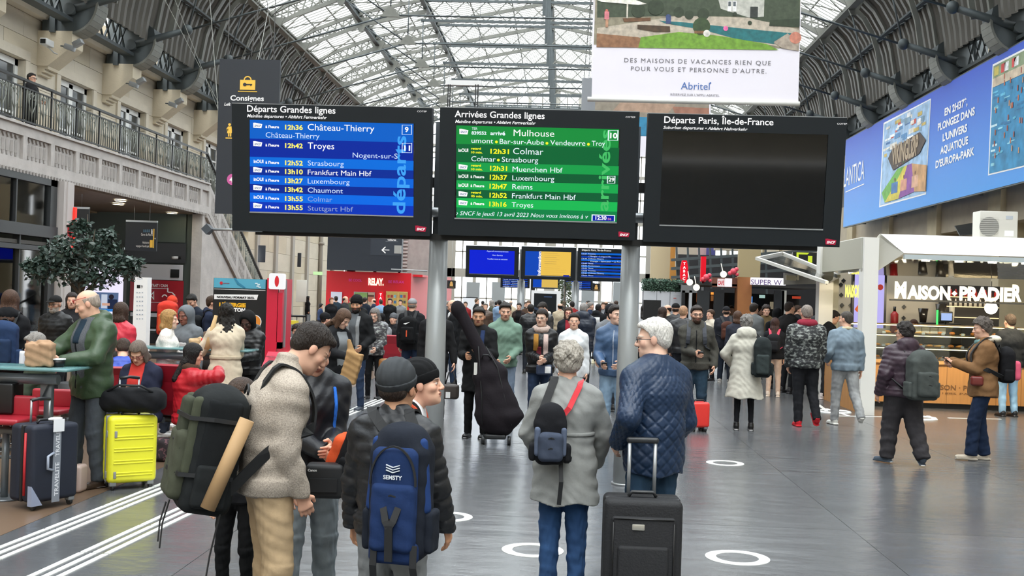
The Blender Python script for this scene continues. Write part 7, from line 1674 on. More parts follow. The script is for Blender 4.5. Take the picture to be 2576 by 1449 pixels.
# ---- potted fig tree
rt = random.Random(9); tc_ = AY(208, 648, 14.3); tr = grp('potted_tree', 'dark green indoor fig tree with a thin trunk in the seating area', 'tree', (tc_.x, 14.3, 0))
lp('pot', MB().tube([(0, 0, 0), (0, 0, .5)], [.2, .26], 20), P_('#3a3c3f', .5), tr); mb = MB(); mb.tube([(0, 0, .45), (.03, 0, 1.1), (-.02, 0, 1.7), (.0, 0, 2.1)], [.035, .03, .025, .015], 8)
bl = [(-.45, 0, 2.2), (.5, .05, 2.25), (-.2, .1, 2.5), (.2, -.1, 2.55), (.05, 0, 2.75), (-.6, 0, 2.05), (.65, 0, 2.1)]
for b in bl: mb.tube([(0, 0, 1.65), (b[0]*.5, b[1]*.5, 1.95), b], [.018, .012, .005], 5)
lp('trunk', mb, P_('#4a4034', .8), tr)
mb = MB(); clusters = [(-.55, 0, 2.0, .26), (-.3, 0, 2.25, .28), (0, 0, 2.35, .3), (.3, 0, 2.25, .28), (.55, 0, 2.05, .26), (-.1, 0, 2.0, .3), (.2, 0, 1.95, .28), (-.05, 0, 2.6, .13), (.32, 0, 2.5, .1), (-.4, .1, 2.1, .25), (.68, 0, 2.12, .12), (-.7, 0, 2.05, .1)]
for i in range(3900):
    cx, cy, cz, r = clusters[rt.randrange(len(clusters))]; d = Vector((rt.gauss(0, 1), rt.gauss(0, 1), rt.gauss(0, 1))).normalized()*r*(rt.random()**.4)
    c = Vector((cx, cy, cz))+Vector((d.x, d.y*.9, d.z*.75)); a = Vector((rt.gauss(0, 1), rt.gauss(0, 1), rt.gauss(0, .5)-.5)).normalized(); b = a.cross(Vector((rt.gauss(0, 1), rt.gauss(0, 1), rt.gauss(0, 1)))).normalized(); s = .06+.035*rt.random()
    mb.add([c, c+a*s*.5+b*s*.27, c+a*s, c+a*s*.5-b*s*.27], [(0, 1, 2, 3)])
lp('foliage', mb, mat('dark_fig_leaf', '#30423a', .4, noise=.4, nscale=9, color2='#5c6e66', ncon=(.5, .8)), tr, stuff=True)
# ---- passage: cash machine wall, signs, advert screen, totem
wp = Plane((0, 33.95, 2), (1, 0, 0), (0, 0, 1)); z = Zoom(wp, 3.623, 0, 500)
cw = grp('cash_machine_wall', 'cash machine wall with a red panel lettered RETRAIT / CASH', 'cash machine', wp.px(410, 850)); Z0 = wp.px(345, 665)
z.q(848, 108, 1690, 400, P_('#46514b', .5), .02); z.q(1150, 395, 1690, 590, m_black, .03); z.q(1188, 590, 1665, 745, P_('#c9c9cf', .4), .05); z.q(1188, 735, 1665, 1035, P_('#a4202e', .4), .06); z.q(1188, 1035, 1665, 1085, P_('#c9c9cf', .4), .05); z.q(1188, 1085, 1665, 1180, m_black, .05); z.q(1188, 1180, 1665, 1215, P_('#c9c9cf'), .05); z.q(1188, 1215, 1665, 1420, m_black, .05)
z.t('RETRAIT / CASH', 1350, 1530, 800, 24, m_wht, .08, bold=.02); z.q(1345, 812, 1530, 822, m_wht, .08); z.q(1345, 940, 1530, 950, m_wht, .08)
z.q(1524, 812, 1534, 852, m_wht, .08); z.poly([(1530, 846), (1570, 850), (1600, 880), (1590, 884), (1565, 858), (1530, 856)], m_wht, .08); z.poly([(1368, 880), (1405, 840), (1405, 925)], m_wht, .08); z.poly([(1380, 880), (1398, 860), (1398, 905)], P_('#a4202e', .4), .085)
for i in range(8):
    a0, a1 = math.pi*.1+i*.3, math.pi*.1+(i+1)*.3
    z.poly([(1500-28*math.cos(a0), 905-34*math.sin(a0)), (1500-28*math.cos(a1), 905-34*math.sin(a1)), (1500-18*math.cos(a1), 905-24*math.sin(a1)), (1500-18*math.cos(a0), 905-24*math.sin(a0))], m_wht, .08)
z.q(1555, 642, 1632, 720, m_black, .08)
z.build('panel', cw)
part('camera_dome', MB().cyl(wp.px(440, 645, .15), wp.px(440, 652, .15), .1), P_('#c9c9c9'), cw)
s1_ = sign('hanging_sign', 'dark metro direction sign with coloured line numbers behind the tree', 'sign', Plane((0, 27.3, 3), (1, 0, 0), (0, 0, 1)), (146, 522), (220, 640), m_navy, bar=m_alu, wires=[(.35, 0, .9), (.75, 0, .8)]); z = Zoom(Plane((0, 27.3, 3), (1, 0, 0), (0, 0, 1)), 3.623, 0, 500)
for x, c, n in ((535, '#c878b0', '4'), (574, '#e89a6a', '5'), (612, '#e0a0c0', '7')): z.disc(x, 180-(612-x)*.2, 30, P_(c)); z.t(n, x-9, x+9, 194-(612-x)*.2, 28, m_navy, .012)
z.q(578, 285, 606, 328, m_yel); z.disc(592, 284, 12, m_yel); z.t('Consignes', 617, 705, 320, 26, m_wht); z.build('print', s1_)
s2_ = sign('hanging_sign', 'dark hanging sign in the passage pointing to Gare du Nord and assistance', 'sign', Plane((0, 30.3, 3), (1, 0, 0), (0, 0, 1)), (317, 556), (393, 632), m_navy, bar=m_alu, wires=[(.25, 0, .6), (.75, 0, .6)]); z = Zoom(Plane((0, 30.3, 3), (1, 0, 0), (0, 0, 1)), 3.623, 0, 500)
z.t('Gare du Nord', 1285, 1392, 335, 22, m_wht); z.t('Assistance', 1298, 1360, 408, 22, m_wht); z.t('voyageur handicapé', 1238, 1360, 438, 20, m_wht); z.q(1366, 376, 1390, 446, m_yel); z.q(1398, 275, 1402, 450, m_yel); z.t('→', 1404, 1420, 372, 20, m_wht); z.disc(1384, 285, 7, m_wht); z.q(1378, 293, 1390, 320, m_wht)
for i in range(4): z.disc(1312+i*16, 285, 6, P_('#4a6f86')); z.q(1306+i*16, 290, 1318+i*16, 305, P_('#4a6f86'))
z.build('print', s2_)
ap = Plane((0, 31.0, 2), (1, 0, 0), (0, 0, 1)); ad = sign('advert_screen', 'white lit advert screen with a cut-off slogan behind the tree', 'screen', ap, (226, 660), (308, 872), m_black, .15); z = Zoom(ap, 3.623, 0, 500)
z.q(775, 620, 1105, 1350, E_('#efe9ff', .68), .01); z.t('le vole', 890, 1035, 765, 34, E_('#2c2f7a', .6), .02); z.t('un jour !', 880, 1015, 805, 30, E_('#2c2f7a', .6), .02); z.q(860, 816, 1000, 820, E_('#2c2f7a', .6), .02)
z.q(855, 850, 1075, 1025, E_('#5b6f94', .6), .02); z.q(925, 870, 975, 1000, E_('#c9d2e4', .6), .025); z.disc(1015, 895, 24, E_('#2a2430', .5), .03); z.q(985, 915, 1065, 1020, E_('#26304e', .5), .028); z.disc(885, 930, 30, E_('#e8e4ea', .6), .03); z.q(930, 950, 1000, 975, E_('#d9a890', .6), .035); z.q(870, 1000, 1060, 1030, E_('#2f7fd0', .6), .03); z.build('picture', ad)
tp = Plane((0, 20.0, 2), (1, 0, 0), (0, 0, 1)); tt = sign('info_totem', 'narrow white information totem with small grey pictograms', 'totem', tp, (338, 697), (362, 985), m_wht, .2); z = Zoom(tp, 3.623, 0, 500)
z.t('MOBILITÉ', 1250, 1300, 735, 9, P_('#7d8aa0'), .006); z.q(1248, 785, 1278, 815, m_black); z.t('9', 1285, 1300, 815, 26, m_black)
for i in range(7):
    for j in range(3): z.q(1243+j*24, 850+i*40, 1256+j*24, 852+i*40+8, P_('#a9b3c0'))
z.build('print', tt)
for px, py, Y in ((303, 503, 29.5), (298, 512, 28.3), (433, 535, 32.0), (143, 477, 25.5)):
    p = AZ(px, py, 4.09) if 0 else AX(px, py, -13.0); zz = 4.09; k = (zz-H)/(AY(px, py, 10).z-H); q_ = CAM+(AY(px, py, 10)-CAM)*k
    d = grp('downlight', 'round warm downlight in the passage soffit %s' % {143: 'above the metro sign', 433: 'furthest along', 303: 'upper one of a close pair', 298: 'lower one of a close pair'}[px], 'light', (q_.x, q_.y, 4.06), group='passage downlights'); lp('lens', MB().cyl((0, 0, -.0), (0, 0, .02), .14, n=18), E_('#fff4cc', 14), d); lp('rim', MB().tube([(.16*math.cos(a*.349), .16*math.sin(a*.349), .012) for a in range(18)], .018, 5, closed=True), m_wht, d)
o = solo('neon_strip', MB().box(XB+.15, XB+.2, 24.4, 24.5, 2.45, 3.55), E_('#ff3a30', .9), 'red neon strip on the far side of the pilaster', 'sign'); solo('alarm_box', MB().rbox((XB+.18, 24.25, 3.0), (.05, .09, .14), .01, seg=1), P_('#b8202a'), 'small red alarm box on the pilaster', 'alarm')
# ---- drinks machine with poster side
mp = Plane((0, 17.0, 0), (1, 0, 0), (0, 0, 1)); z = Zoom(mp, 4.262, 360, 580)
x0, y0, x1, y1 = rect_of(mp, (538, 699), (667, 1000)); vm = grp('vending_machine', 'tall vending machine with a blue and black poster side and red window frame', 'machine', ((x0+x1)/2, 17.4, 0))
part('cabinet', MB().box(x0, x1, 17.0, 17.8, 0, y1), P_('#17191b', .4), vm); z.q(762, 508, 1312, 628, P_('#58a9c4', .4)); z.q(762, 628, 1312, 640, m_wht); z.poly([(762, 683), (1235, 688), (1220, 742), (762, 735)], m_wht, .008)
z.t('NOUVEAU FORMAT 25CL', 790, 1200, 720, 20, m_black, .012, bold=.05); z.t("L'ÉNERGIE", 815, 1105, 812, 38, P_('#f0b41e'), .01, bold=.06); z.t('POUR TON', 815, 1098, 862, 36, m_wht, .01, bold=.06); z.t('BOOST !', 905, 1105, 905, 32, m_wht, .01, bold=.06) if 0 else None
z.disc(1195, 978, 75, P_('#f0f0f0'), .008, 30); z.disc(1192, 978, 68, P_('#e08a2c'), .01, 30); z.disc(838, 562, 17, P_('#c8202c'), .01); z.t('SANTÉS', 860, 925, 572, 12, P_('#8a3a4a'), .01) if 0 else z.q(860, 560, 925, 570, P_('#8a4a58'), .01); z.poly([(975, 512), (990, 508), (1030, 560), (1100, 610), (1085, 620), (1010, 575)], P_('#2a7fa0'), .01)
for a, b in ((1200, 560), (1225, 572), (1215, 590), (1235, 600)): z.q(a, b, a+28, b+14, P_('#d8eef4'), .01)
z.build('print', vm)
xr = mp.px(690, 720).x; xr2 = mp.px(716, 720).x
mb = MB(); mb.box(x1, x1+.17, 16.9, 17.8, 0, y1+.02); part('red_frame', mb, P_('#cf2440', .35), vm)
mb = MB(); mb.box(xr2-.07, xr2, 16.9, 17.0, .9, y1-.2).box(x1+.17, xr2, 16.9, 17.0, .9, 1.0).box(x1+.17, xr2, 16.9, 17.8, 0, .82); part('red_side', mb, P_('#cf2440', .35), vm); part('window_pane', MB().box(x1+.17, xr2-.07, 16.94, 16.96, 1.0, y1), m_shop, vm); part('inner_shelf', MB().box(x1+.17, xr2-.05, 17.3, 17.35, .9, y1), P_('#8d9294'), vm)
part('control_panel', MB().prism([(x1+.05, 16.9, .82), (xr2+.1, 16.9, .82), (xr2+.1, 16.55, .6), (x1+.05, 16.55, .6)], (0, 0, .03)), P_('#d8485c', .3), vm); part('delivery_flap', MB().box(x1+.1, x1+.24, 16.6, 16.8, .78, .8), m_clear, vm)
c0 = mp.px(700, 708); part('light_box', MB().rbox((c0.x, 16.95, c0.z), (.115, .1, .125), .03, seg=3), E_('#f6f6f8', .68), vm); mb = MB(); mb.poly([(c0.x+.02+.035*math.cos(a*.3), 16.84, c0.z+.085*math.sin(a*.3)) for a in range(21)][::-1]); part('red_logo', mb, P_('#d8202c'), vm)
# wall-mounted signs on the pale stone
swp = Plane((XW+.4, 55, 3), (0, -1, 0), (0, 0, 1)); 
def wsign(label, x, Y, z0, z1, w, m, cat='sign', name='wall_sign'):
    t = grp(name, label, cat, (x, Y, z0)); lp('panel', MB().rbox((0, 0, (z1-z0)/2), (w/2, .04, (z1-z0)/2), .02, seg=1), m, t); return t
for (x0_, y0_, x1_, y1_, Y, m, lab) in ((650, 617, 667, 660, 47.5, m_navy, 'black hanging sign on the stone wall right of the stair rail'), (749, 636, 757, 672, 53, m_navy, 'smaller black hanging sign on the stone pilaster'), (746, 704, 770, 760, 52, P_('#e0dfd6'), 'cream wall map beside the metal handrail'), (788, 683, 811, 692, 55, E_('#c8f0b0', .7), 'green emergency exit sign on the stone wall')):
    a, b = AY(x0_, y0_, Y), AY(x1_, y1_, Y); wsign(lab, (a.x+b.x)/2, Y, b.z, a.z, b.x-a.x, m)
a = FD(722, 30); hr = grp('stair_handrail', 'black metal handrail and post by the litter bin', 'handrail', a); lp('post', MB().tube([(.55, 0, 0), (.55, 0, 1.15)], .07, 10), m_black, hr); lp('rail', MB().tube([(-.5, 0, 1.5), (.1, 0, 1.1), (.55, 0, 1.1)], .03, 8), m_black, hr)
for i in range(5): lp('bar', MB().tube([(-.3+i*.18, 0, 0), (-.3+i*.18, 0, 1.1)], .012, 5), m_black, hr)
a = FD(728, 29); bn_ = grp('litter_bin', 'grey litter bin with a yellow lid behind the vending machine', 'bin', a); lp('bin_body', MB().tube([(0, 0, 0), (0, 0, .9)], [.17, .2], 14), P_('#4a4e50'), bn_); lp('yellow_lid', MB().box(-.18, .18, -.15, .15, .9, 1.0), P_('#d8c53a'), bn_)
# ---- red newspaper shop
YRl = 50.0; np_ = Plane((0, YRl, 0), (1, 0, 0), (0, 0, 1)); z = Zoom(np_, 4.262, 760, 580)
x0, y0, x1, y1 = rect_of(np_, (822, 681), (1031, 800)); m_rl = P_('#cf1322', .4)
rs_ = grp('red_kiosk', 'bright red newspaper shop with lit white lettering RELAY', 'shop', ((x0+x1)/2, YRl+1.5, 0)); part('front_wall', MB().box(x0, x1, YRl, YRl+.2, 0, y1), m_rl, rs_)
xs2 = np_.px(1076, 700).x; part('side_wall', MB().prism([(x1, YRl, 0), (xs2+.6, YRl+5, 0), (xs2+.6, YRl+5, y1-.05), (x1, YRl, y1-.05)], (-.1, .1, 0)), P_('#d8787a', .35), rs_); part('roof', MB().box(x0, x1+.5, YRl+.2, YRl+4, y1-.15, y1-.05), m_rl, rs_)
z.t('RELAY.', 708, 875, 582, 68, E_('#fff4d0', 1.0), .08, bold=.05, shear=-.05); z.t('BE COOL', 500, 642, 543, 26, P_('#e03a9a'), .02, bold=.02); z.t('BE RELAX', 925, 1095, 560, 26, P_('#e03a9a'), .02, bold=.02)
z.q(310, 655, 425, 780, P_('#d5dcec'), .05); z.q(555, 655, 775, 850, m_alu, .04); z.q(562, 662, 700, 850, P_('#7fa05c'), .05); z.q(700, 662, 770, 850, P_('#b9a58e'), .05); z.disc(738, 735, 34, P_('#b8705a'), .06); z.q(705, 690, 770, 712, P_('#5a3428'), .07); z.t('COURS', 570, 640, 750, 16, P_('#3a3020'), .06, bold=.03); z.t('LE MONDE', 570, 690, 775, 16, P_('#3a3020'), .06, bold=.03)
z.q(900, 650, 1125, 900, P_('#c9b06a'), .04); z.q(908, 658, 1118, 895, E_('#e8c878', .35), .05)
for r_ in range(4):
    z.q(905, 720+r_*62, 1120, 728+r_*62, P_('#c9a860'), .08)
    for c_ in range(6): z.q(915+c_*34, 690+r_*62, 940+c_*34, 720+r_*62, P_(rt.choice(['#a03a3a', '#d8d8d8', '#3a6a9a', '#7fb0c0', '#c8603a', '#444444'])), .07)
z.q(1022, 655, 1032, 895, P_('#c9a860'), .09); z.build('print', rs_)
def tabac(label, px, py0, py1, Y, w, wpx=None):
    a, b = AY(px, py0, Y), AY(px, py1, Y); t = grp('tobacco_sign', label, 'sign', (a.x, Y, b.z)); h = a.z-b.z; hw = w/2
    lp('sign_body', MB().prism([(-hw*.6, 0, 0), (hw*.6, 0, 0), (hw, 0, h*.3), (hw, 0, h*.7), (hw*.6, 0, h), (-hw*.6, 0, h), (-hw, 0, h*.7), (-hw, 0, h*.3)], (0, .1, 0)), E_('#e01a2c', .75), t); mb = MB()
    for i, ch in enumerate('TABAC'): text(mb, ch, (0, -.01, h*(.80-i*.165)), (1, 0, 0), (0, 0, 1), h*.11, bold=.04, align='c')
    lp('lettering', mb, E_('#ffffff', .9), t); lp('mount', MB().box(.0, .03, .05, .9, h*.4, h*.45), m_black, t); return t
tabac('red lit TABAC sign hanging on the red newspaper shop', 958, 734, 785, YRl-.3, .26); tabac('tall red lit TABAC sign by the hedge planter', 1722, 655, 712, 33.0, .23)
dk = sign('dark_sign_wall', 'large dark sign wall with a white arrow above the red shop', 'sign', Plane((0, 49, 4), (1, 0, 0), (0, 0, 1)), (826, 560), (1009, 684), P_('#1b222c', .5), .4); z = Zoom(Plane((0, 49, 4), (1, 0, 0), (0, 0, 1)), 4.262, 760, 580)
z.q(738, 20, 1048, 272, P_('#272e38'), .01); z.t('voitures', 915, 1008, 108, 22, m_wht, .02, bold=.02); z.q(895, 115, 1028, 121, P_('#9aa0a8'), .02); z.q(862, 203, 936, 213, m_wht, .02); z.poly([(850, 208), (890, 170), (898, 178), (868, 208)], m_wht, .02); z.poly([(850, 208), (868, 208), (898, 238), (890, 246)], m_wht, .02); z.build('print', dk)
a = AY(1009, 628, 48); ls = sign('square_lamp', 'grey square floodlight beside the dark sign wall', 'light', Plane((0, 47, 4), (1, 0, 0), (0, 0, 1)), (992, 617), (1008, 638), P_('#9a9a96'), .2); part('arm', MB().tube([AY(984, 677, 47), AY(1075, 682, 47)], .03, 6), m_alu, ls)
cf = grp('concrete_block', 'grey concrete wall block with ribbed edges behind the left column', 'wall block', AY(1040, 730, 56)); a, b = AY(1010, 600, 56), AY(1080, 700, 56); part('wall_face', MB().box(a.x, b.x, 56, 56.5, 0, a.z+2), m_conc2, cf)
for i in range(12): part('rib', MB().box(a.x+.02, a.x+.35, 55.9, 56, b.z+i*.18, b.z+.09+i*.18), m_conc, cf)
# ---- centre far: framed screen, fir tree, gold signs
fp = Plane((0, 34.5, 2), (1, 0, 0), (0, 0, 1)); wf = sign('framed_screen', 'dark advert screen in a thick white frame in the middle of the crowd', 'screen', fp, (1337, 730), (1406, 892), m_wht, .2); z = Zoom(fp, 4.954, 1100, 600); z.q(1208, 682, 1470, 1290, P_('#151a20', .2), .01); z.poly([(1210, 850), (1470, 960), (1470, 985), (1210, 880)], P_('#2c3b52'), .014); z.q(1330, 720, 1430, 735, P_('#33507c'), .014); z.build('picture', wf)
p = FD(1416, 41); ft = grp('fir_tree', 'small conifer in a pot between the white frame and the grey column', 'tree', p); lp('trunk', MB().tube([(0, 0, 0), (0, 0, 2.3)], [.05, .015], 6), P_('#4a3c2c'), ft); mb = MB()
for i in range(700):
    h_ = rt.random(); r = .45*(1-h_*.75)*rt.random()**.5; a_ = rt.random()*6.28; c = Vector((r*math.cos(a_), r*math.sin(a_), .5+h_*2.0)); d = Vector((math.cos(a_), math.sin(a_), -.2)); s = .12; mb.add([c, c+d*s+Vector((0, 0, .03)), c+d*s*1.2-Vector((0, 0, .03))], [(0, 1, 2)])
lp('needles', mb, mat('conifer', '#5a6448', .7, noise=.3), ft, stuff=True); lp('pot', MB().tube([(0, 0, 0), (0, 0, .4)], [.2, .25], 14), m_black, ft)
for (x0_, y0_, x1_, y1_, lab) in ((1125, 705, 1146, 726, 'small black sign with a gold figure beside the left column'), (1491, 713, 1509, 733, 'small black sign with a gold emblem under the suburban list')):
    pl_ = Plane((0, 44, 3), (1, 0, 0), (0, 0, 1)); t = sign('gold_sign', lab, 'sign', pl_, (x0_, y0_), (x1_, y1_), m_black, .08, wires=[(.5, 0, 2)]); z = Zoom(pl_, 1, 0, 0); cx = (x0_+x1_)/2; z.disc(cx, y0_+6, 3, P_('#d8a860'), .02); z.q(cx-4, y0_+8, cx+4, y0_+15, P_('#d8a860'), .02); z.q(cx-7, y1_-4, cx+7, y1_-3, P_('#d8a860'), .02); z.build('print', t)
sign('white_poster', 'white poster panel with a black edge left of the framed screen', 'poster', Plane((0, 48, 2), (1, 0, 0), (0, 0, 1)), (1165, 747), (1199, 846), m_black, .1); pl_ = Plane((0, 47.9, 2), (1, 0, 0), (0, 0, 1))
o = solo('poster_sheet', pl_.quad(MB(), 1165, 749, 1196, 800), P_('#e0e4ea'), 'white sheet on the black edged poster panel', 'poster')
lb = Plane((0, 60, 3), (1, 0, 0), (0, 0, 1)); t = grp('lintel', 'grey lintel band across the far glazed wall', 'lintel', lb.px(1400, 715)); mb = MB(); lb.rb(mb, *[0]*0) if 0 else None
a, b = lb.px(1080, 700), lb.px(1640, 722); part('band', MB().box(a.x, b.x, 60, 60.5, b.z, a.z-.1), P_('#8f9494'), t)
for px in (1190, 1254, 1480, 1560, 1110): q_ = lb.px(px, 710); part('post', MB().box(q_.x-.35, q_.x+.35, 60, 60.4, 0, q_.z), P_('#9aa0a2'), t)
# ---- right side: hedge planter, signs and kiosks
hp_ = Plane((0, 31, 0), (1, 0, 0), (0, 0, 1)); x0, y0, x1, y1 = rect_of(hp_, (1619, 731), (1716, 850)); hd = grp('planter_box', 'long white planter box clad in square panels with a clipped hedge on top', 'planter', ((x0+x1)/2, 31.4, 0))
part('box_core', MB().box(x0+.02, x1-.02, 31.03, 31.8, 0, y1-.01), P_('#7d8084'), hd)
for i in range(3):
    for j in range(3): w_ = (x1-x0)/3; h_ = y1/3; part('panel', MB().box(x0+i*w_+.006, x0+(i+1)*w_-.006, 31, 31.04, j*h_+.006, (j+1)*h_-.006), P_('#c9cbd0', .4), hd)
mb = MB()
for i in range(2600):
    c = Vector((rt.uniform(x0-.02, x1), rt.uniform(30.95, 31.6), rt.uniform(y1, y1+.33))); a_ = Vector((rt.gauss(0, 1), rt.gauss(0, 1), rt.gauss(0, 1))).normalized(); b_ = a_.orthogonal().normalized(); s = .06; mb.add([c, c+a_*s*.5+b_*s*.3, c+a_*s, c+a_*s*.5-b_*s*.3], [(0, 1, 2, 3)])
part('hedge', mb, mat('hedge_leaf', '#3f5a48', .6, noise=.4, nscale=12), hd, stuff=True); part('hedge_core', MB().box(x0+.05, x1-.05, 31.05, 31.5, y1, y1+.28), P_('#26352a', .9), hd)
z = Zoom(hp_, 4.6, 1580, 600); z.t('CONNECTEZ', 525, 605, 668, 10, P_('#9aa0a8'), .05); z.q(525, 685, 558, 697, P_('#c0504a'), .05); z.poly([(370, 830), (420, 765), (540, 830)], P_('#e6e6ea'), .05); z.build('print', hd)
pl_ = Plane((0, 29.6, 2), (1, 0, 0), (0, 0, 1)); pg = sign('playground_panel', 'black rounded display panel before the planter box', 'panel', pl_, (1619, 754), (1658, 924), m_black, .1)
t = sign('red_pole_sign', 'narrow vertical red sign between the stands and the pale wall', 'sign', Plane((0, 34, 3), (1, 0, 0), (0, 0, 1)), (1764, 645), (1775, 708), E_('#e01a2c', .7), .12); q_ = AY(1769, 700, 34.1); part('pole', MB().tube([(q_.x, 34.1, 0), (q_.x, 34.1, q_.z)], .05, 6), m_black, t)
bz = Plane((0, 30, 3), (1, 0, 0), (0, 0, 1)); zz = Zoom(bz, 4.6, 1580, 600)
fs_ = grp('food_stand', 'dark food stand with a rusty steel pillar and lit signboards', 'kiosk', bz.px(1850, 850))
def zb(mb, x0, y0, x1, y1, d0, d1): a, b = zz.p.px(*zz.X(x0, y0)), zz.p.px(*zz.X(x1, y1)); return mb.box(a.x, b.x, 30+d0, 30+d1, max(b.z, 0), a.z)
part('fascia', zb(MB(), 625, 530, 800, 630, 0, .3), P_('#6e7072'), fs_); part('fascia', zb(MB(), 975, 450, 1265, 570, .0, .3), P_('#6b4030', .6), fs_); part('rusty_pillar', zb(MB(), 1265, 445, 1402, 1300, -.1, .4), mat('rusty_steel', '#8a5230', .75, noise=.3, nscale=3, color2='#a8713e'), fs_)
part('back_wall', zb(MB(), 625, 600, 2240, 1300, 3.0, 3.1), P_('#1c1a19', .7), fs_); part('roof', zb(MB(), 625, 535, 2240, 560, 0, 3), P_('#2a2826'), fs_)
for (a, b, m) in ((805, 925, '#24272a'), (1000, 1095, '#14161a'), (625, 640, '#14161a'), (710, 722, '#b9bcc0'), (1700, 1790, '#24272a'), (1785, 1815, '#b8b6ae')): part('post', zb(MB(), a, 600, b, 1300, 0, .15), P_(m), fs_)
part('counter', zb(MB(), 930, 900, 1700, 1300, .6, 1.2), P_('#2a2522'), fs_)
for (a, b, c, d, col, e) in ((1105, 615, 1250, 650, '#ff9a40', .8), (1105, 655, 1250, 730, '#8a5a34', .5), (925, 630, 1000, 740, '#9a5a34', .4), (1150, 735, 1180, 805, '#e03a20', .7), (1405, 660, 1480, 860, '#4a7a5a', .5), (1485, 665, 1620, 800, '#4a8ad0', .7), (1560, 745, 1615, 790, '#f8f0d8', .9), (1715, 650, 1780, 690, '#a8c8c0', .6), (960, 735, 990, 785, '#e8e0a0', .7), (2130, 665, 2230, 700, '#b0402a', .6), (1850, 735, 1925, 830, '#9a9078', .4)):
    part('lit_panel', zb(MB(), a, b, c, d, 2.5, 2.6), E_(col, e), fs_)
t = bz.px(*zz.X(1408, 455)); wsn = grp('lit_signboard', 'white lit signboard reading SUPER W above the food stand', 'sign', t); part('light_box', zb(MB(), 1408, 452, 1795, 545, -.35, -.05), E_('#f6f4fa', .72), wsn); z = Zoom(Plane((0, 29.64, 3), (1, 0, 0), (0, 0, 1)), 4.6, 1580, 600); z.t('SUPER W', 1422, 1772, 530, 56, P_('#6a4a8a', .5)); z.build('lettering', wsn)
wsn = grp('lit_signboard', 'small lit red and white shop sign on the rusty fascia', 'sign', bz.px(*zz.X(1120, 500))); part('red_box', zb(MB(), 1035, 465, 1115, 558, -.1, 0), E_('#e8d8d8', .7), wsn); part('white_box', zb(MB(), 1122, 462, 1195, 560, -.1, 0), E_('#f0ecf0', .75), wsn); z = Zoom(Plane((0, 29.88, 3), (1, 0, 0), (0, 0, 1)), 4.6, 1580, 600); z.t('CAFÉ', 1040, 1110, 535, 46, E_('#c8283a', .7), bold=.03); z.build('lettering', wsn)
for (px, py) in ((1735, 710), (1752, 723), (1820, 690)): c = AY(px, py, 29.5); solo('globe_lamp', MB().ball(c, .09, 12, 8).tube([c, c+Vector((0, .5, .3))], .01, 5), E_('#fff4dc', 1.2), 'small white globe lamp %s' % {1735: 'right of the tall tobacco sign', 1752: 'low on the grey fascia', 1820: 'standing on the rusty roof'}[px], 'lamp')
for (px, py) in ((1777, 698), (1845, 683)):
    c = AY(px, py, 29.8); mb = MB().ball(c, .09, 8, 6).ball(c+Vector((.08, 0, .06)), .06, 8, 6).ball(c+Vector((-.09, 0, -.05)), .06, 8, 6).ball(c+Vector((.1, 0, -.08)), .05, 8, 6); solo('red_figurine', mb, P_('#d8485a', .4), 'red animal figurine perched on the stand roof, %s' % ('nearer the tobacco sign' if px < 1800 else 'above the lit red sign'), 'figurine')
# open mirrored flap canopy
m_mirror = mat('crinkled_mirror', '#b8b4ac', .05, metal=1., bump=.16, bscale=1.6)
fc = grp('flap_canopy', 'open mirrored canopy flap of the next stand, raised on a white frame', 'canopy', AY(2000, 690, 24)); 
A, B, C_, D_ = AY(1904, 655, 23), AY(1968, 641, 26), AY(2110, 700, 22), AY(2080, 716, 20.5)
part('mirror_sheet', MB().add([A, B, C_, D_, A+Vector((0, 0, .03)), B+Vector((0, 0, .03)), C_+Vector((0, 0, .03)), D_+Vector((0, 0, .03))], BOXF), m_mirror, fc)
for (p_, q_) in ((A, B), (B, C_), (A, D_)): part('frame_bar', MB().bar(p_+Vector((0, 0, .04)), q_+Vector((0, 0, .04)), .07, .06), P_('#d0cec6'), fc)
t = AY(2022, 650, 27); sg = sign('exit_sign', 'black sign with a yellow-green arrow mark and the number 1', 'sign', Plane((0, 27, 3), (1, 0, 0), (0, 0, 1)), (1995, 634), (2068, 668), m_black, .1, wires=[(.1, 0, 3), (.9, 0, 3)]); z = Zoom(Plane((0, 27, 3), (1, 0, 0), (0, 0, 1)), 4.6, 1580, 600); m_yg = E_('#d8ee40', .6)
z.q(1950, 160, 1972, 250, m_yg, .01); z.poly([(1950, 160), (2098, 165), (2075, 185), (1950, 182)], m_yg, .01); z.t('1', 2080, 2130, 275, 70, m_yg, .01, bold=.04); z.build('lettering', sg)
zc_ = grp('side_stand', 'second bakery stand front with pale wood signs under the mirrored flap', 'kiosk', AY(2030, 900, 25)); part('sign_plate', MB().prism([AY(1973, 686, 25), AY(2068, 703, 24), AY(2068, 714, 24), AY(1973, 716, 25)], (0, .1, 0)), P_('#86827a'), zc_)
for px in (1973, 1982, 2006): a = AY(px, 690, 24.8); 
for (x_, w_) in ((1978, 24), (2006, 22)): part('wood_letter_board', MB().prism([AY(x_, 692, 24.6), AY(x_+w_, 694, 24.6), AY(x_+w_+3, 700, 24.6), AY(x_+w_, 706, 24.6), AY(x_, 705, 24.6)], (0, .05, 0)), P_('#d8cfae'), zc_)
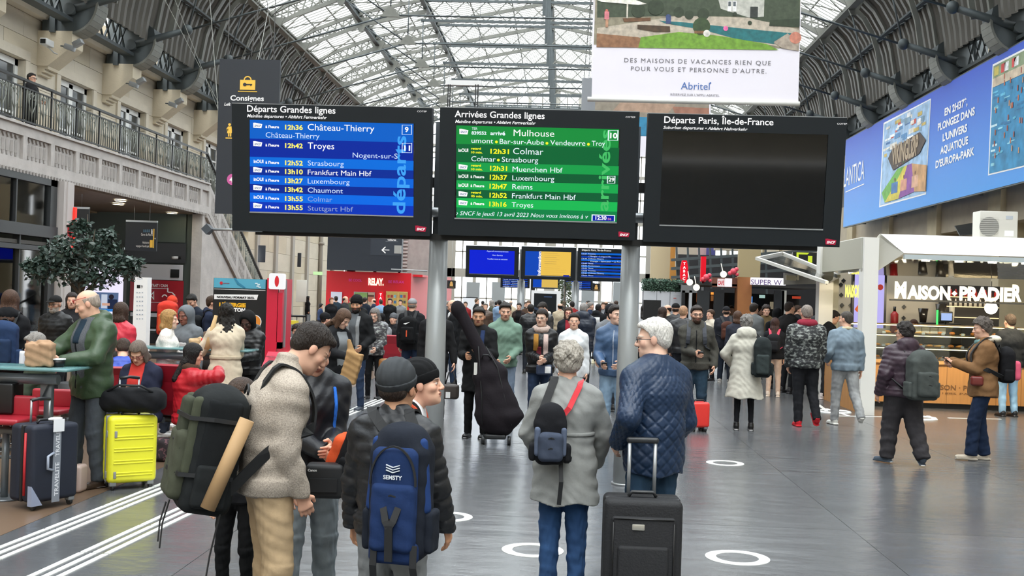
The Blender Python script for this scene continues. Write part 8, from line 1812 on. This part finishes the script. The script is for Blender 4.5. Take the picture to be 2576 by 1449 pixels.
# beige wall blocks, curtains, upper parts behind the stands
ub = struct('wall_gallery')
for (a, b, c, d, Y, col) in ((1640, 560, 1690, 702, 52, '#c4b594'), (1690, 560, 1703, 720, 51, '#b87f38'), (1703, 560, 1760, 672, 48, '#b7aa98'), (1800, 560, 1900, 632, 42, '#b3a690'), (1862, 560, 1912, 698, 36, '#b3a27a')): p_, q_ = AY(a, b, Y), AY(c, d, Y); part('wall_block', MB().box(p_.x, q_.x, Y, Y+.3, max(0, q_.z), p_.z+1), P_(col, .8), ub)
t = grp('draped_poster', 'pink and navy draped poster strips above the food stands', 'poster', AY(1775, 650, 46)); a, b = AY(1756, 600, 46), AY(1778, 655, 46); part('pink_cloth', MB().box(a.x, b.x, 46, 46.05, b.z, a.z), P_('#c0a0a0'), t); a, b = AY(1778, 600, 45.5), AY(1798, 656, 45.5); part('navy_cloth', MB().box(a.x, b.x, 45.5, 45.55, b.z, a.z), P_('#4a4a84'), t)
t = grp('service_gantry', 'dark service gantry of beams and pipes above the stands', 'gantry', AY(1830, 660, 40)); mb = MB()
for i in range(9): a = AY(1700+i*28, 650+rt.random()*30, 40); mb.bar((a.x, 40, a.z+.8), (a.x+.1, 40, a.z-.9), .07)
for y_ in (640, 662, 684): a, b = AY(1690, y_+14, 40), AY(2060, y_-10, 36); mb.bar(a, b, .1)
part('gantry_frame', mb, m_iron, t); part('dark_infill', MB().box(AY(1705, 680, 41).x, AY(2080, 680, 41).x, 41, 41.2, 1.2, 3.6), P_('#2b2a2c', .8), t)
# ---- bakery kiosk on the right
m_kw = P_('#efeee8', .45); m_oak = mat('oak_front', '#bd8850', .45, noise=.12, nscale=2.5, stretch=(8, 8, .6)); YK = 18.9
kx = AY(2188, 800, YK).x; kz = AY(2188, 597, YK).z
k = grp('bakery_kiosk', 'white framed bakery kiosk with lit lettering MAISON PRADIER', 'kiosk', (kx+1.6, YK+1.8, 0)); XK2 = kx+3.6
pw = AY(2207, 800, YK).x-AY(2170, 800, YK).x
part('corner_post', MB().box(kx-pw/2, kx+pw/2, YK, YK+.3, 0.0, kz), m_kw, k); part('corner_post', MB().box(XK2, XK2+pw, YK, YK+.3, 0, kz), m_kw, k); part('rear_post', MB().box(kx-pw/2-.05, kx+.1, YK+3.0, YK+3.3, 0, kz), m_kw, k)
YC2 = 20.6      # counter line
lip = AY(2275, 637, YK-.2).z; top = kz+.02; hinge = 2.44; xl = AY(2275, 637, YK-.2).x; xt = AY(2216, 588, YK+.35).x
part('canopy_face', MB().add([(xl, YK-.2, lip), (XK2+.6, YK-.2, lip), (XK2+.6, YK+.4, top+.07), (xt, YK+.4, top+.07), (xl, YK-.16, lip), (XK2+.6, YK-.16, lip), (XK2+.6, YK+.44, top+.07), (xt, YK+.44, top+.07)], [(0, 1, 2, 3), (7, 6, 5, 4), (0, 4, 5, 1), (1, 5, 6, 2), (2, 6, 7, 3), (3, 7, 4, 0)]), P_('#e9e9ee', .4), k)
part('canopy_cheek', MB().prism([(xt-.1, YK+.02, top+.05), (xl, YK-.18, lip), (kx+pw/2, YK+.1, 2.45), (kx+pw/2, YK+.1, top)], (0, .04, 0)), P_('#c9c7bc'), k)
part('lip_bar', MB().box(xl, XK2+.6, YK-.24, YK-.14, lip-.1, lip-.02), P_('#c4d0d4', .3), k); 
for i in range(6): part('lip_lamp', MB().box(xl+.3+i*.55, xl+.42+i*.55, YK-.22, YK-.16, lip-.125, lip-.1), E_('#fff2d8', 22.), k)
part('mirror_ceiling', MB().add([(xl+.03, YK-.15, lip-.08), (XK2, YK-.15, lip-.08), (XK2, YC2, hinge), (kx+.05, YC2, hinge), (xl+.03, YK-.15, lip-.04), (XK2, YK-.15, lip-.04), (XK2, YC2, hinge+.04), (kx+.05, YC2, hinge+.04)], BOXF), m_mirror, k)
part('roof', MB().box(kx-.1, XK2+.3, YK+.3, YK+3.3, kz-.05, kz+.02), m_kw, k)
# side wall going back, cream with black diamonds
sd_ = MB().box(kx-.06, kx+.02, YK+.3, YK+3.0, 0, 1.0); part('side_counter', sd_, m_oak, k)
part('side_header', MB().prism([(kx-.08, YK+.1, 2.5), (kx-.08, YK+3.2, 2.5), (kx-.08, YK+3.2, kz), (kx-.08, YK+.1, kz)], (-.05, 0, 0)), P_('#b8b6a6'), k)
# side flap towards the hall centre: white frame panel left of the post
a, b = AY(2112, 612, 22.2), AY(2170, 600, YK+.1); part('side_flap', MB().add([(a.x, 22.2, a.z), (b.x, YK+.1, b.z), (b.x, YK+.1, 2.45), (a.x, 22.2, 2.5), (a.x, 22.25, a.z), (b.x, YK+.15, b.z), (b.x, YK+.15, 2.45), (a.x, 22.25, 2.5)], [(0, 1, 2, 3), (7, 6, 5, 4), (0, 4, 5, 1), (2, 6, 7, 3), (1, 5, 6, 2), (0, 3, 7, 4)]), P_('#b9b9ac', .5), k)
a, b = AY(2085, 700, 22.3), AY(2108, 700, 22.3); part('side_post', MB().box(a.x, b.x, 22.2, 22.5, 0, AY(2095, 690, 22.3).z), P_('#cfcbbb'), k)
wpn = Plane((0, 23.6, 2), (1, 0, 0), (0, 0, 1)); 
part('back_wall', MB().box(AY(2100, 700, 23.6).x, XK2+.2, 23.6, 23.75, 0, 3.0), P_('#b5ab98', .7), k)
for (px, py) in ((2115, 716), (2116, 742), (2118, 768), (2140, 768), (2274, 772), (2273, 800), (2405, 724), (2122, 706)): c = wpn.px(px, py, .01); h = .05; part('tile_diamond', MB().prism([c+Vector((-h, 0, 0)), c+Vector((0, 0, -h)), c+Vector((h, 0, 0)), c+Vector((0, 0, h))], (0, -.01, 0)), m_black, k)
scp = Plane((0, 21.8, 2), (1, 0, 0), (0, 0, 1)); sc = sign('menu_screen', 'tall lilac menu screen with pastry pictures behind the kiosk post', 'screen', scp, (2146, 688), (2228, 826), m_black, .12); z = Zoom(scp, 5.412, 2100, 560)
z.q(275, 700, 660, 1440, E_('#b8b0f0', .7), .01); z.poly([(270, 1180), (330, 1100), (380, 1060), (420, 1120), (430, 1230), (300, 1215)], E_('#d86030', .7), .02); z.disc(620, 880, 40, E_('#b03028', .6), .02); z.build('picture', sc)
# lit lettering
lpn = Plane((0, YC2-.45, 2.2), (1, 0, 0), (0, 0, 1)); z = Zoom(lpn, 5.412, 2100, 560)
sg = grp('lit_lettering', 'glowing cream letters MAISON PRADIER over the counter', 'sign', lpn.px(2400, 755)); m_let = E_('#fff6d4', 1.6)
for (s_, a, b, y, h) in (('M', 812, 970, 1018, 205), ('AISON', 985, 1560, 1028, 165), ('PRADIE', 1695, 2395, 1048, 170), ('R', 2412, 2540, 1062, 205)): z.t(s_, a, b, y, h, m_let, .0, bold=.05)
z.poly([(1590, 965), (1630, 930), (1668, 965), (1630, 1000)], m_let, .0); z.build('letters', sg)
a, b = lpn.px(2240, 752), lpn.px(2600, 752); part('rail', MB().box(a.x, b.x, YC2-.43, YC2-.38, a.z-.03, a.z+.0), m_black, sg)
sgl = grp('lit_lettering', 'small glowing letters MAISON P on the side face of the kiosk', 'sign', AY(2145, 735, 21.3)); z = Zoom(Plane((0, 21.3, 2), (1, 0, 0), (0, 0, 1)), 5.412, 2100, 560); z.t('MAISON·P', 140, 395, 1005, 150, E_('#f4ec6a', 1.2), bold=.05); z.build('letters', sgl)
gl = AY(2493, 775, YC2+.2); g_ = grp('globe_lamp', 'round white pendant globe lamp above the bakery counter', 'lamp', gl); lp('globe', MB().ball((0, 0, 0), .115, 20, 12), E_('#fffaf0', 2.5), g_); lp('rod', MB().tube([(0, 0, .11), (0, 0, .5)], .006, 6), m_black, g_)
for i in range(2):
    al = bpy.data.lights.new('canopy_lamp', 'AREA'); al.shape = 'RECTANGLE'; al.size = 1.6; al.size_y = .1; al.energy = 45; al.color = (1, .86, .62)  # added warm area lights under the lip, brightening the oak counter
    ao = bpy.data.objects.new('canopy_lamp', al); COL.objects.link(ao); ao.parent = k; ao.location = Vector((kx+1.0+i*1.8, YK+.1, lip-.16))-Vector(k.location); ao.rotation_euler = (math.radians(42), 0, 0)
# counter
x0 = AY(2332, 1000, YC2).x; 
ct = grp('bakery_counter', 'oak fronted bakery counter with glass display of pastries', 'counter', ((kx+XK2)/2, YC2+.3, 0)); zt_c = AY(2400, 918, YC2).z
part('wood_front', MB().box(kx+.05, XK2, YC2, YC2+.06, .1, zt_c), m_oak, ct); part('plinth', MB().box(kx+.05, XK2, YC2+.05, YC2+.7, 0, .1), m_black, ct); part('top_ledge', MB().box(kx+.05, XK2, YC2-.04, YC2+.8, zt_c, zt_c+.06), mat('pale_oak', '#c89a62', .5, noise=.1), ct)
for i in range(8): part('panel_joint', MB().box(kx+.1+i*.45, kx+.11+i*.45, YC2-.002, YC2+.001, .1, zt_c), P_('#8a6038'), ct)
z = Zoom(Plane((0, YC2-.005, 1), (1, 0, 0), (0, 0, 1)), 2.196, 2060, 560); z.t('MAISON · PRADIER', 598, 960, 920, 26, P_('#7a5430', .6), .004, bold=.02); z.t('1885 PARIS', 682, 880, 948, 11, P_('#7a5430', .6), .004); z.build('engraving', ct)
for nm, za, zb_, dd in (('glass_front', zt_c+.06, 1.52, 0),): part(nm, MB().box(kx+.1, XK2, YC2+.02, YC2+.03, za, zb_), m_clear, ct)
SH = [(zt_c+.075, .75), (1.12, .65), (1.36, .6), (1.55, .55)]
for z_, dp in SH[1:]: part('shelf', MB().box(kx+.1, XK2, YC2+.1, YC2+.1+dp*.6, z_-.02, z_), P_('#6a5a40', .4), ct); part('shelf_light', MB().box(kx+.1, XK2, YC2+.1, YC2+.12, z_-.035, z_-.02), E_('#ffdf9a', 5.), ct)
rb_ = random.Random(4); brd = [('#c98a3c', 'croissant'), ('#b8702c', 'round_loaf'), ('#d8a860', 'baguette'), ('#e0b870', 'tart')]
protoB = {}
for nm, mb in (('croissant', MB().tube([(-.07, .03, .02), (-.03, -.01, .03), (.03, -.01, .03), (.07, .03, .02)], [.008, .026, .026, .008], 8)), ('round_loaf', MB().ball((0, 0, .03), (.055, .05, .035), 10, 6)), ('baguette', MB().tube([(-.1, 0, .025), (0, 0, .03), (.1, 0, .025)], [.012, .025, .012], 8)), ('tart', MB().cyl((0, 0, 0), (0, 0, .025), .045, .05, 12))): protoB[nm] = mb
PM = {}
for z_, dp in SH[:3]:
    x = kx+.25
    while x < XK2-.1:
        col, nm = rb_.choice(brd)
        if (nm, col) not in PM: PM[(nm, col)] = protoB[nm].mesh(nm, P_(col, .5))
        o = put(nm, PM[(nm, col)], loc=(x, YC2+.2+rb_.random()*.08, z_+.002), rot=(0, 0, rb_.uniform(-.4, .4))); row = {0: 'bottom', 1: 'middle', 2: 'upper'}[[s[0] for s in SH].index(z_)]
        tag(o, 'golden %s lying on the %s shelf of the bakery display' % (nm.replace('_', ' '), row), 'pastry', '%ss on the %s display shelf' % (nm.replace('_', ' '), row)); x += .17+rb_.random()*.06
PT = MB().box(-.03, .03, -.004, .004, 0, .045).mesh('price_card', m_wht)
for z_ in (zt_c+.075, 1.12, 1.36):
    for i in range(9): o = put('price_card', PT, ct, tuple(Vector((kx+.4+i*.36, YC2+.08, z_))-Vector(ct.location)))
# back of the kiosk: coffee machine, bottle fridge, till, extinguisher, cup stack
bk = AY(2360, 800, 22.6); cmx = grp('coffee_machine', 'large black coffee machine with grinders at the back of the bakery', 'machine', (AY(2360, 800, 22.4).x, 22.4, 1.0)); lp('machine_body', MB().rbox((0, 0, .35), (.42, .2, .22), .04), P_('#2a2826', .3), cmx); lp('hopper', MB().tube([(-.3, 0, .55), (-.3, 0, .85)], [.06, .1], 12), P_('#26221f', .2), cmx); lp('hopper', MB().tube([(.05, 0, .55), (.05, 0, .95)], [.06, .11], 12), P_('#33302c', .2), cmx); lp('cup_stack', MB().tube([(.25, -.05, .57), (.25, -.05, .9)], [.045, .055], 10), P_('#d8d2c4'), cmx); part('back_counter', MB().box(kx+.3, XK2, 22.1, 22.9, 0, 1.0), P_('#3a3632'), ct)
fr_ = grp('drinks_fridge', 'lit drinks shelf with red and white bottles behind the counter', 'fridge', (AY(2445, 800, 23).x, 23.0, 0)); lp('cabinet', MB().box(-.55, .55, 0, .4, 1.0, 2.35), P_('#2c2a2a'), fr_)
for i, z_ in enumerate((2.12, 1.92, 1.7)): lp('shelf', MB().box(-.52, .52, -.06, .05, z_-.02, z_), E_('#ffe6b0', .8), fr_)
bm = {c: MB().tube([(0, 0, 0), (0, 0, .09), (0, 0, .12), (0, 0, .15)], [.03, .03, .012, .012], 8).mesh('bottle', P_(c, .25)) for c in ('#c83028', '#e8e0d0', '#c86a28')}
for i in range(10):
    for j, z_ in enumerate((2.12, 1.92)):
        o = put('bottle', bm[('#c83028', '#e8e0d0', '#c86a28')[(i*3+j) % 3]], loc=tuple(Vector((fr_.location.x-.46+i*.1, 22.94, z_)))); tag(o, '%s bottle on the %s row of the lit drinks shelf' % (('red', 'white', 'orange')[(i*3+j) % 3], ('top', 'lower')[j]), 'bottle', '%s bottles on the %s row of the drinks shelf' % (('red', 'white', 'orange')[(i*3+j) % 3], ('top', 'lower')[j]))
ti = grp('till_screen', 'small blue lit till screen on the bakery counter', 'till', tuple(AY(2381, 797, 21.4))); lp('screen', MB().box(-.1, .1, -.01, 0, -.07, .07), E_('#a8c0f0', .7), ti); lp('casing', MB().rbox((0, .03, 0), (.12, .03, .1), .01, seg=1), m_black, ti); lp('stand', MB().cyl((0, .05, -.4), (0, .05, -.08), .02), m_black, ti)
gn = solo('green_light_bar', MB().box(*(lambda a: (a.x, a.x+.03, 21.5, 21.53, a.z-.28, a.z))(AY(2357, 780, 21.5))), E_('#50f070', 1.0), 'thin vertical green light bar beside the till', 'light')
fe = grp('fire_extinguisher', 'red fire extinguisher on the pale wall of the bakery', 'extinguisher', tuple(AY(2249, 838, 23.4))); lp('cylinder', MB().tube([(0, 0, 0), (0, 0, .4), (0, 0, .46)], [.08, .08, .03], 14), P_('#8e1a1c', .4), fe); lp('valve', MB().tube([(0, 0, .46), (0, 0, .56)], .03, 8), m_black, fe)
bx = grp('clear_tub_stack', 'clear plastic boxes stacked on the top shelf of the display', 'boxes', tuple(AY(2340, 838, YC2+.3))); 
for i in range(4): lp('box', MB().rbox((-.25+i*.15, 0, .05), (.07, .06, .06), .01, seg=1), mat('milky_plastic', '#c9c9c6', .3, alpha=.6), bx)
# staff woman behind the counter
f = who('staff', 'dark-haired baker in black behind the bakery counter', 2292, 790, Y=22.2, face=175, sex='f', lod=2, ht=1.6, head=(0, 15, 0)); f.top('sweater', '#1d1c1f'); f.legs('#1d1c1f'); f.shoes('#111111'); f.head('tied', '#4a2c1e')
# air conditioning unit and pipes on the roof
ac = grp('air_conditioner', 'white outdoor air conditioning unit on the bakery roof', 'air conditioner', (AY(2502, 590, YK+1.0).x, YK+1.0, kz+.02)); wa = .33; lp('casing', MB().rbox((0, 0, .29), (wa, .18, .27), .015, seg=2), P_('#d6d4cc', .5), ac)
lp('fan_guard', MB().cyl((-.17, -.185, .28), (-.17, -.195, .28), .17, n=28), P_('#8f8f8c'), ac)
for i in range(9): lp('guard_bar', MB().box(-.33, -.01, -.203, -.197, .13+i*.036, .138+i*.036), P_('#c9c7c0'), ac)
for sx in (-.25, .25): lp('foot', MB().box(sx-.03, sx+.03, -.18, .18, 0, .03), m_black, ac)
lp('rating_label', MB().box(.1, .26, -.184, -.181, .12, .22), m_wht, ac); lp('brand_plate', MB().box(.12, .24, -.184, -.181, .42, .48), P_('#b9c0c8'), ac)
solar = solo('tilted_panel', MB().prism([AY(2402, 568, YK+1.6), AY(2450, 560, YK+1.6), AY(2450, 590, YK+1.6), AY(2415, 592, YK+1.6)], (0, .04, 0)), m_black, 'dark tilted panel leaning on the roof beside the air conditioner', 'panel')
# ---- CCTV and floodlights on the left corbels
cy = [y for y in YT if 28 < y < 42][:3]
cctv = grp('security_camera', 'white security camera on the side of the nearest stone corbel', 'camera', tuple(AX(118, 108, XW+.55))); lp('camera_body', MB().rbox((0, 0, 0), (.1, .22, .09), .03, seg=2), P_('#c9cac8', .4), cctv); lp('lens', MB().box(-.07, .07, -.23, -.2, -.06, .06), m_black, cctv); lp('bracket', MB().tube([(0, .05, -.08), (.12, .15, -.22), (.2, .2, -.25)], .02, 6), P_('#b9bab8'), cctv)
for y, px, py in zip(cy, (185, 345, 442), (118, 212, 262)):
    c = AX(px, py, XW+1.25); fl_ = grp('floodlight', 'pair of grey floodlights fixed under the roof bracket %s' % {185: 'nearest the camera', 345: 'in the middle of the row', 442: 'furthest along the row'}[px], 'light', tuple(c), group='floodlights on the corbels')
    for dx, dz, r in ((-.1, -.02, .3), (.12, .1, -.5)):
        R = Matrix.Rotation(r, 3, 'Y'); lp('lamp_head', MB().rbox((dx, 0, dz), (.13, .1, .07), .02, M=R, seg=1), P_('#8c8f90', .4, metal=.3), fl_)
    lp('bracket', MB().tube([(-.35, 0, .02), (-.1, 0, 0), (.1, 0, .06)], .02, 6), m_iron, fl_)
# wires strung from the roof
wrs = grp('roof_wires', 'thin steel wires strung down from the roof around the locker sign', 'wires', tuple(AY(560, 100, 20)))
for (a, b, Y0, Y1) in (((415, 0), (550, 260), 20, 20), ((440, 0), (558, 300), 20, 20), ((528, 0), (560, 430), 20, 14), ((680, 0), (650, 150), 20, 14), ((665, 0), (560, 270), 22, 22), ((640, 40), (690, 250), 24, 24), ((675, 60), (790, 260), 30, 30), ((730, 80), (690, 250), 30, 30), ((740, 120), (850, 262), 34, 34)):
    part('wire', MB().tube([AY(*a, Y0), AY(*b, Y1)], .005, 4), m_ironl, wrs)
